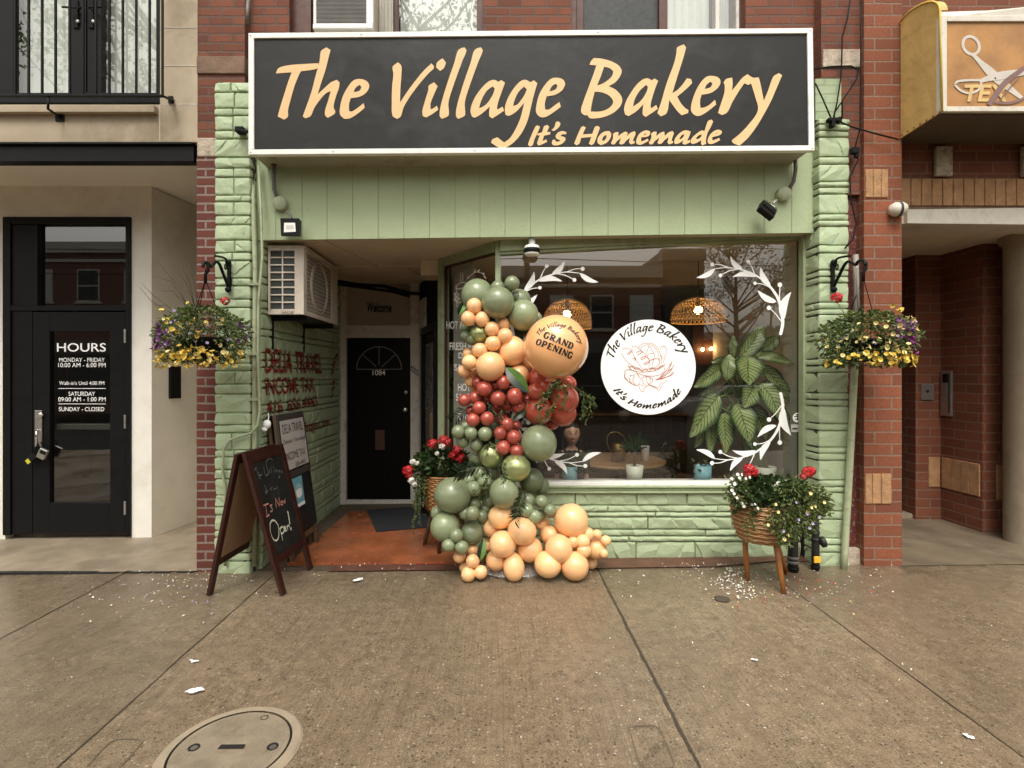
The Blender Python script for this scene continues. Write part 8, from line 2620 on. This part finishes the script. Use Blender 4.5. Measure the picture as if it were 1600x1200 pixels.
# round table with watering can and cup
TY = 5.62
tz = PZ(717, TY)
tb = thing("round_table", "round oak cafe table behind the window glass", "table", (PX(965, TY), TY, 0.02))
tcx = PX(962, TY)
MB().lathe([(0, tz - .03), (.50, tz - .03), (.515, tz - .02), (.515, tz - .005), (.505, tz), (0, tz)], (tcx, TY, 0), (0, 0, 1), 48).build("tabletop", m_tablewood, tb)
MB().lathe([(.035, .05), (.035, tz - .03)], (tcx, TY, 0), (0, 0, 1), 12).build("post", m_blackmatt, tb)
MB().lathe([(.25, .02), (.25, .035), (.04, .06), (.03, .08)], (tcx, TY, 0), (0, 0, 1), 24).build("foot", m_blackmatt, tb)
WYc = 5.45
wc = Vector((PX(966, WYc), WYc, tz))
wcn = thing("watering_can", "brass watering can with a big hoop handle on the round table", "watering can", wc)
MB().lathe([(0, 0), (.072, 0), (.070, .18), (.055, .19), (.05, .185), (0, .17)], wc, (0, 0, 1), 28).build("body", m_brass, wcn)
q = [P(840 + a * .125, 640 + b * .125, WYc) for a, b in smooth_poly([(930, 545), (890, 480), (868, 400), (875, 330), (930, 285), (1000, 285), (1060, 320), (1090, 360), (1085, 395)], False, 5, 170)]
MB().tube(q, .006, 6).build("handle", m_brass, wcn)
q = [P(840 + a * .125, 640 + b * .125, WYc) for a, b in smooth_poly([(1100, 590), (1130, 560), (1150, 520), (1148, 490)], False, 4, 170)]
MB().tube(q, [.013] * (len(q) // 2) + [.008] * (len(q) - len(q) // 2), 8).build("spout", m_brass, wcn)
cp = Vector((PX(1008, 5.52), 5.52, tz))
m = MB(); m.lathe([(0, 0), (.034, 0), (.045, .145), (.047, .15), (.043, .15), (.034, .01)], cp, (0, 0, 1), 24)
tag(m.build("paper_cup", m_white), "tall white cup on the round table right of the dracaena", "cup")
# chair backs further in
for x, y, lab in ((2.0, 6.7, "dark cafe chair deep in the shop on the right"), (0.2, 7.2, "dark cafe chair deep in the shop on the left")):
    ch = thing("cafe_chair", lab, "chair", (x, y, .02))
    MB().box(x - .2, x + .2, y - .2, y + .2, .44, .48).build("seat", m_darkroom, ch, bevel=.01)
    MB().box(x - .2, x + .2, y + .17, y + .20, .55, .88).build("backrest", m_darkroom, ch, bevel=.01)
    for sx in (-1, 1):
        for sy in (-1, 1): MB().tube([(x + sx * .18, y + sy * .18, .02), (x + sx * .17, y + sy * .17, .46)], .015, 8).build("leg", m_blackmatt, ch)
# rattan pendant lamps
m_bulb = emit("warm_bulb", (1.0, 0.58, 0.20), 30.0)
def pendant(label, px, py0, py1, half, Y):
    k = Y / FPX
    c = P(px, py1, Y); H = (py1 - py0) * k; R = half * k
    t = thing("pendant_lamp", label, "lamp", (c.x, c.y, c.z), "rattan pendant lamps")
    m = MB(); ns = 40
    prof = [(R * math.cos(a) * .99 + .0, H * .28 + H * .72 * math.sin(a)) for a in np.linspace(0, 1.5, 9)]
    pr2 = [(R, 0), (R * 1.01, H * .12)] + prof
    for s_ in (-1, 1):
        for k2 in range(ns):
            pts = []
            for i, (r_, z_) in enumerate(pr2):
                a = 2 * math.pi * k2 / ns + s_ * .10 * i
                pts.append(c + Vector((math.cos(a) * r_, math.sin(a) * r_, z_)))
            m.tube(pts, .0042, 4, caps=False)
    for r_, z_ in ((R, 0), (R * 1.01, H * .24), (R * .72, H * .76)):
        m.tube([c + Vector((math.cos(a) * r_, math.sin(a) * r_, z_)) for a in np.linspace(0, 6.283, 41)[:-1]], .007, 5, closed=True)
    m.build("shade", m_rattan, t)
    MB().sphere(c + Vector((0, 0, H * .48)), .042, 14, 10).build("bulb", m_bulb, t)
    MB().tube([c + Vector((0, 0, H * .6)), c + Vector((0, 0, H * 1.05))], .02, 8).build("socket", m_blackmatt, t)
    MB().tube([c + Vector((0, 0, H)), Vector((c.x, c.y, 2.86))], .004, 5).build("cord", m_blackmatt, t)
pendant("lit rattan pendant lamp above the round logo on the right", 1091, 465, 503, 41, 5.55)
pendant("lit rattan pendant lamp half hidden behind the peach orb balloon", 886, 467, 513, 37.5, 5.6)
# counter and menu screen at the back with three small lamps
sh = thing("back_counter", "dark wooden counter with small glowing lamps deep in the shop", "counter", (2.6, 8.2, 0.02))
MB().box(1.0, 2.84, 7.9, 8.5, .02, 1.05).build("body", m_roomfloor, sh, bevel=.01)
MB().box(.96, 2.85, 7.86, 8.54, 1.05, 1.09).build("top", m_tablewood, sh, bevel=.005)
scn = thing("menu_board", "dark framed board hanging behind the right pendant lamp in the shop", "board", P(1117, 520, 7.0))
MB().box(PX(1082, 7.0), PX(1140, 7.0), 7.0, 7.04, PZ(570, 7.0), PZ(470, 7.0)).build("panel", m_brownframe, scn, bevel=.004)
MB().tube([P(1111, 470, 7.02), Vector((PX(1111, 7.02), 7.02, 2.86))], .006, 5).build("rod", m_blackmatt, scn)
for px, py in ((1098, 546), (1111, 545), (1119, 545)):
    m = MB(); m.sphere(P(px, py, 6.95), .022, 10, 8)
    tag(m.build("small_lamp", m_bulb), "tiny warm glowing bulb in the row beneath the right pendant lamp", "lamp", "tiny glowing bulbs")
# ------------------------------------------------------------------ the girl looking out between plants and balloons
HY = 5.12
hc = P(893.5, 676, HY)                                # centre of the head
person = thing("person", "dark haired child in a black shirt looking out through the shop window", "person", (hc.x, HY, 0.02))
# one continuous body: skeleton with radii, grown by the skin modifier
def V3(x, z_, y=0.0): return Vector((hc.x + x, HY + .02 + y, z_))
zc = hc.z - .112                                      # chin height
J = {'pelvis': (V3(0, .50), .085), 'belly': (V3(0, .62), .078), 'chest': (V3(0, .76), .088), 'upper': (V3(0, zc - .085), .062), 'neck': (V3(0, zc - .02), .034), 'skull': (V3(0, zc + .06, -.01), .045)}
E = [('pelvis', 'belly'), ('belly', 'chest'), ('chest', 'upper'), ('upper', 'neck'), ('neck', 'skull')]
for s, nme in ((-1, 'l'), (1, 'r')):
    J.update({nme + 'sh': (V3(s * .105, zc - .10), .040), nme + 'el': (V3(s * .145, .66, .0), .027), nme + 'wr': (V3(s * .155, .50, -.05), .020),
              nme + 'pm': (V3(s * .155, .455, -.065), .022), nme + 'hip': (V3(s * .055, .46), .066), nme + 'kn': (V3(s * .062, .27, -.005), .044), nme + 'an': (V3(s * .062, .075, .01), .028), nme + 'toe': (V3(s * .070, .045, -.10), .024)})
    E += [('upper', nme + 'sh'), (nme + 'sh', nme + 'el'), (nme + 'el', nme + 'wr'), (nme + 'wr', nme + 'pm'), ('pelvis', nme + 'hip'), (nme + 'hip', nme + 'kn'), (nme + 'kn', nme + 'an'), (nme + 'an', nme + 'toe')]
    for i in range(4):
        fx = s * (.155) + (i - 1.5) * .011
        ln = (.030, .036, .034, .026)[i]
        J[nme + 'f%da' % i] = (V3(fx, .435, -.067), .0075); J[nme + 'f%db' % i] = (V3(fx, .435 - ln * .6, -.072), .0066); J[nme + 'f%dc' % i] = (V3(fx, .435 - ln * 1.2, -.066), .0055)
        E += [(nme + 'pm', nme + 'f%da' % i), (nme + 'f%da' % i, nme + 'f%db' % i), (nme + 'f%db' % i, nme + 'f%dc' % i)]
    J[nme + 'ta'] = (V3(s * .155 - s * .020, .462, -.075), .008); J[nme + 'tb'] = (V3(s * .155 - s * .028, .435, -.085), .0065)
    E += [(nme + 'pm', nme + 'ta'), (nme + 'ta', nme + 'tb')]
names = list(J)
inv = wmat(person).inverted()
me = bpy.data.meshes.new("body")
me.from_pydata([(inv @ J[k][0])[:] for k in names], [(names.index(a), names.index(b)) for a, b in E], [])
body = bpy.data.objects.new("body", me); COL.objects.link(body); body.parent = person
sk = body.modifiers.new("skin", 'SKIN')
if not me.skin_vertices: pass
for i, k in enumerate(names):
    sv = me.skin_vertices[0].data[i]
    sv.radius = (J[k][1], J[k][1] * .8 if k in ('pelvis', 'belly', 'chest') else J[k][1])
    sv.use_root = (k == 'pelvis')
sb_ = body.modifiers.new("subd", 'SUBSURF'); sb_.levels = sb_.render_levels = 2
me.materials.append(m_skin)
# head: sculpted from a sphere
seg, rings = 72, 54
hv, hf_ = [], []
HR = (.078, .088, .103)
def gauss(a, b, s): return math.exp(-((a - b) / s) ** 2)
for i in range(rings + 1):
    t = math.pi * i / rings
    for k in range(seg):
        a = 2 * math.pi * k / seg
        x, y, z_ = math.sin(t) * math.sin(a), -math.sin(t) * math.cos(a), math.cos(t)
        f = max(0, -y)
        jaw = 1 - .15 * max(0, -z_ - .15) ** 1.0 - .08 * max(0, -z_)
        X, Y_, Z = x * HR[0] * jaw, y * HR[1] * (1 - .10 * max(0, -z_) * (y < 0)), z_ * HR[2] * (1.08 if z_ < 0 else 1)
        nx, nz = X / .073, Z / .103
        if y < 0:
            d = 0
            d += .016 * gauss(nx, 0, .16) * gauss(nz, -.26, .16) + .007 * gauss(nx, 0, .12) * gauss(nz, -.05, .22)       # nose
            d += .004 * (gauss(nx, -.14, .09) + gauss(nx, .14, .09)) * gauss(nz, -.33, .08)
            d -= .010 * (gauss(nx, -.42, .20) + gauss(nx, .42, .20)) * gauss(nz, 0.0, .13)                             # eye sockets
            d += .004 * gauss(abs(nx), .42, .28) * gauss(nz, .17, .07)                                                   # brow
            d += .006 * gauss(nx, 0, .24) * (gauss(nz, -.53, .05) + .9 * gauss(nz, -.63, .055)) - .004 * gauss(nx, 0, .26) * gauss(nz, -.58, .03)  # lips
            d += .006 * gauss(nx, 0, .25) * gauss(nz, -.88, .14) + .004 * gauss(abs(nx), .55, .25) * gauss(nz, -.35, .25)
            Y_ -= d * min(1, f * 1.6)
        hv.append((hc.x + X, HY + Y_, hc.z + Z - .012))
for i in range(rings):
    for k in range(seg):
        l = (k + 1) % seg
        hf_.append([i * seg + k, (i + 1) * seg + k, (i + 1) * seg + l, i * seg + l])
head = np_mesh("head", np.array(hv), hf_, m_skin, person, smooth=True)
for s in (-1, 1):
    e = Vector((hc.x + s * .033, HY - .065, hc.z - .013))
    ey = MB(); ey.sphere(e, .0145, 16, 10, (1.15, .8, .8)); eo = ey.build("eye", m_eyewhite, head)
    MB().sphere(e + Vector((0, -.0065, 0)), .0078, 12, 8, (1, .7, 1)).build("iris", m_iris, eo)
    lid = MB(); lid.tube([e + Vector((dx * .0155, -.0085 + abs(dx) * .004, .0085 - .005 * dx * dx)) for dx in np.linspace(-1, 1, 9)], .0035, 6); lid.build("eyelid", m_skin, eo)
    bw = MB(); bw.tube([Vector((hc.x + s * (.014 + .036 * t), HY - .084 + .014 * t, hc.z + .012 + .006 * math.sin(t * 2.6))) for t in np.linspace(0, 1, 8)], [.002, .0034, .0036, .0036, .0032, .0028, .002, .001], 6); bw.build("eyebrow", m_hair, head)
    ear = MB(); ear.sphere((hc.x + s * .073, HY + .008, hc.z - .022), .022, 12, 10, (.38, .75, 1.15)); ear.build("ear", m_skin, head)
lp = MB()
lp.tube([Vector((hc.x + .020 * u, HY - .088 + .010 * u * u, hc.z - .067 + .003 * (1 - u * u) * (1 if abs(u) > .2 else .6))) for u in np.linspace(-1, 1, 9)], [.001, .003, .0036, .0038, .0034, .0038, .0036, .003, .001], 6)
lp.tube([Vector((hc.x + .017 * u, HY - .087 + .010 * u * u, hc.z - .0745 + .002 * u * u)) for u in np.linspace(-1, 1, 9)], [.001, .003, .004, .0046, .0048, .0046, .004, .003, .001], 6)
lp.build("lips", m_lip, head)
# hair: parted, tied back, falling past the ears
hr = MB()
vs, fs = [], []
for i in range(19):
    t = math.pi * .80 * i / 18
    for k in range(49):
        a = math.pi * (-1 + 2 * k / 48)
        x, y, z_ = math.sin(t) * math.sin(a), -math.sin(t) * math.cos(a), math.cos(t)
        front = max(0, math.cos(a))
        if front > .18 and z_ < .50 + .22 * (1 - abs(math.sin(a))):      # the hairline leaves the face free
            zz = .50 + .22 * (1 - abs(math.sin(a)))
            rr = math.sqrt(max(0, 1 - zz * zz)); x, y, z_ = rr * math.sin(a), -rr * math.cos(a), zz
        g_ = 1.10 + .012 * math.sin(a * 34) + .010 * math.sin(a * 57 + t * 4)
        vs.append((hc.x + x * .075 * g_, HY + .004 + y * .090 * g_, hc.z + z_ * .106 * 1.06 - .008))
for i in range(18):
    for k in range(48):
        b = i * 49 + k
        fs.append((b, b + 49, b + 50, b + 1))
hr.add(vs, fs, True)
for s in (-1, 1):
    for j in range(7):
        x0 = s * (.070 + .004 * j % .012); y0 = .0 + .012 * j
        hr.tube([Vector((hc.x + x0, HY + y0, hc.z + .02)), Vector((hc.x + s * .084, HY + y0 + .008, hc.z - .06)), Vector((hc.x + s * (.082 + .003 * j), HY + y0 + .02, hc.z - .14 - .012 * (j % 3))), Vector((hc.x + s * .088, HY + y0 + .02, hc.z - .22))], [.010, .013, .012, .004], 8)
hr.build("hair", m_hair, person)
# shirt: follows the torso with a round neckline and sleeves
sh_ = MB()
prof = [(.125, .098, .56), (.122, .095, .66), (.122, .098, .76), (.128, .095, zc - .13), (.118, .080, zc - .085), (.080, .064, zc - .052), (.052, .050, zc - .040), (.046, .045, zc - .046)]
vs, fs = [], []
for rx, ry, zz in prof:
    for k in range(36):
        a = 2 * math.pi * k / 36
        dip = -.020 * max(0, -math.sin(a)) if zz > zc - .06 else 0
        vs.append((hc.x + rx * math.cos(a), HY + .02 + ry * math.sin(a), zz + dip + .003 * math.sin(a * 7 + zz * 30)))
for i in range(len(prof) - 1):
    for k in range(36):
        l = (k + 1) % 36
        fs.append((i * 36 + k, i * 36 + l, (i + 1) * 36 + l, (i + 1) * 36 + k))
sh_.add(vs, fs, True)
for s in (-1, 1):
    sh_.tube([V3(s * .085, zc - .09), V3(s * .115, zc - .11), V3(s * .135, zc - .17), V3(s * .147, .70)], [.040, .047, .043, .040], 14, caps=False)
sh_.build("shirt", m_shirt, person)
pt = MB()
for s in (-1, 1): pt.tube([V3(s * .045, .58), V3(s * .057, .46), V3(s * .062, .27, -.005), V3(s * .062, .09, .005)], [.085, .078, .056, .048], 14)
pt.build("trousers", m_shirt, person)
so = MB()
for s in (-1, 1): so.sphere(V3(s * .068, .05, -.04), .05, 14, 8, (.75, 1.6, .7))
so.build("shoes", m_blackmatt, person)
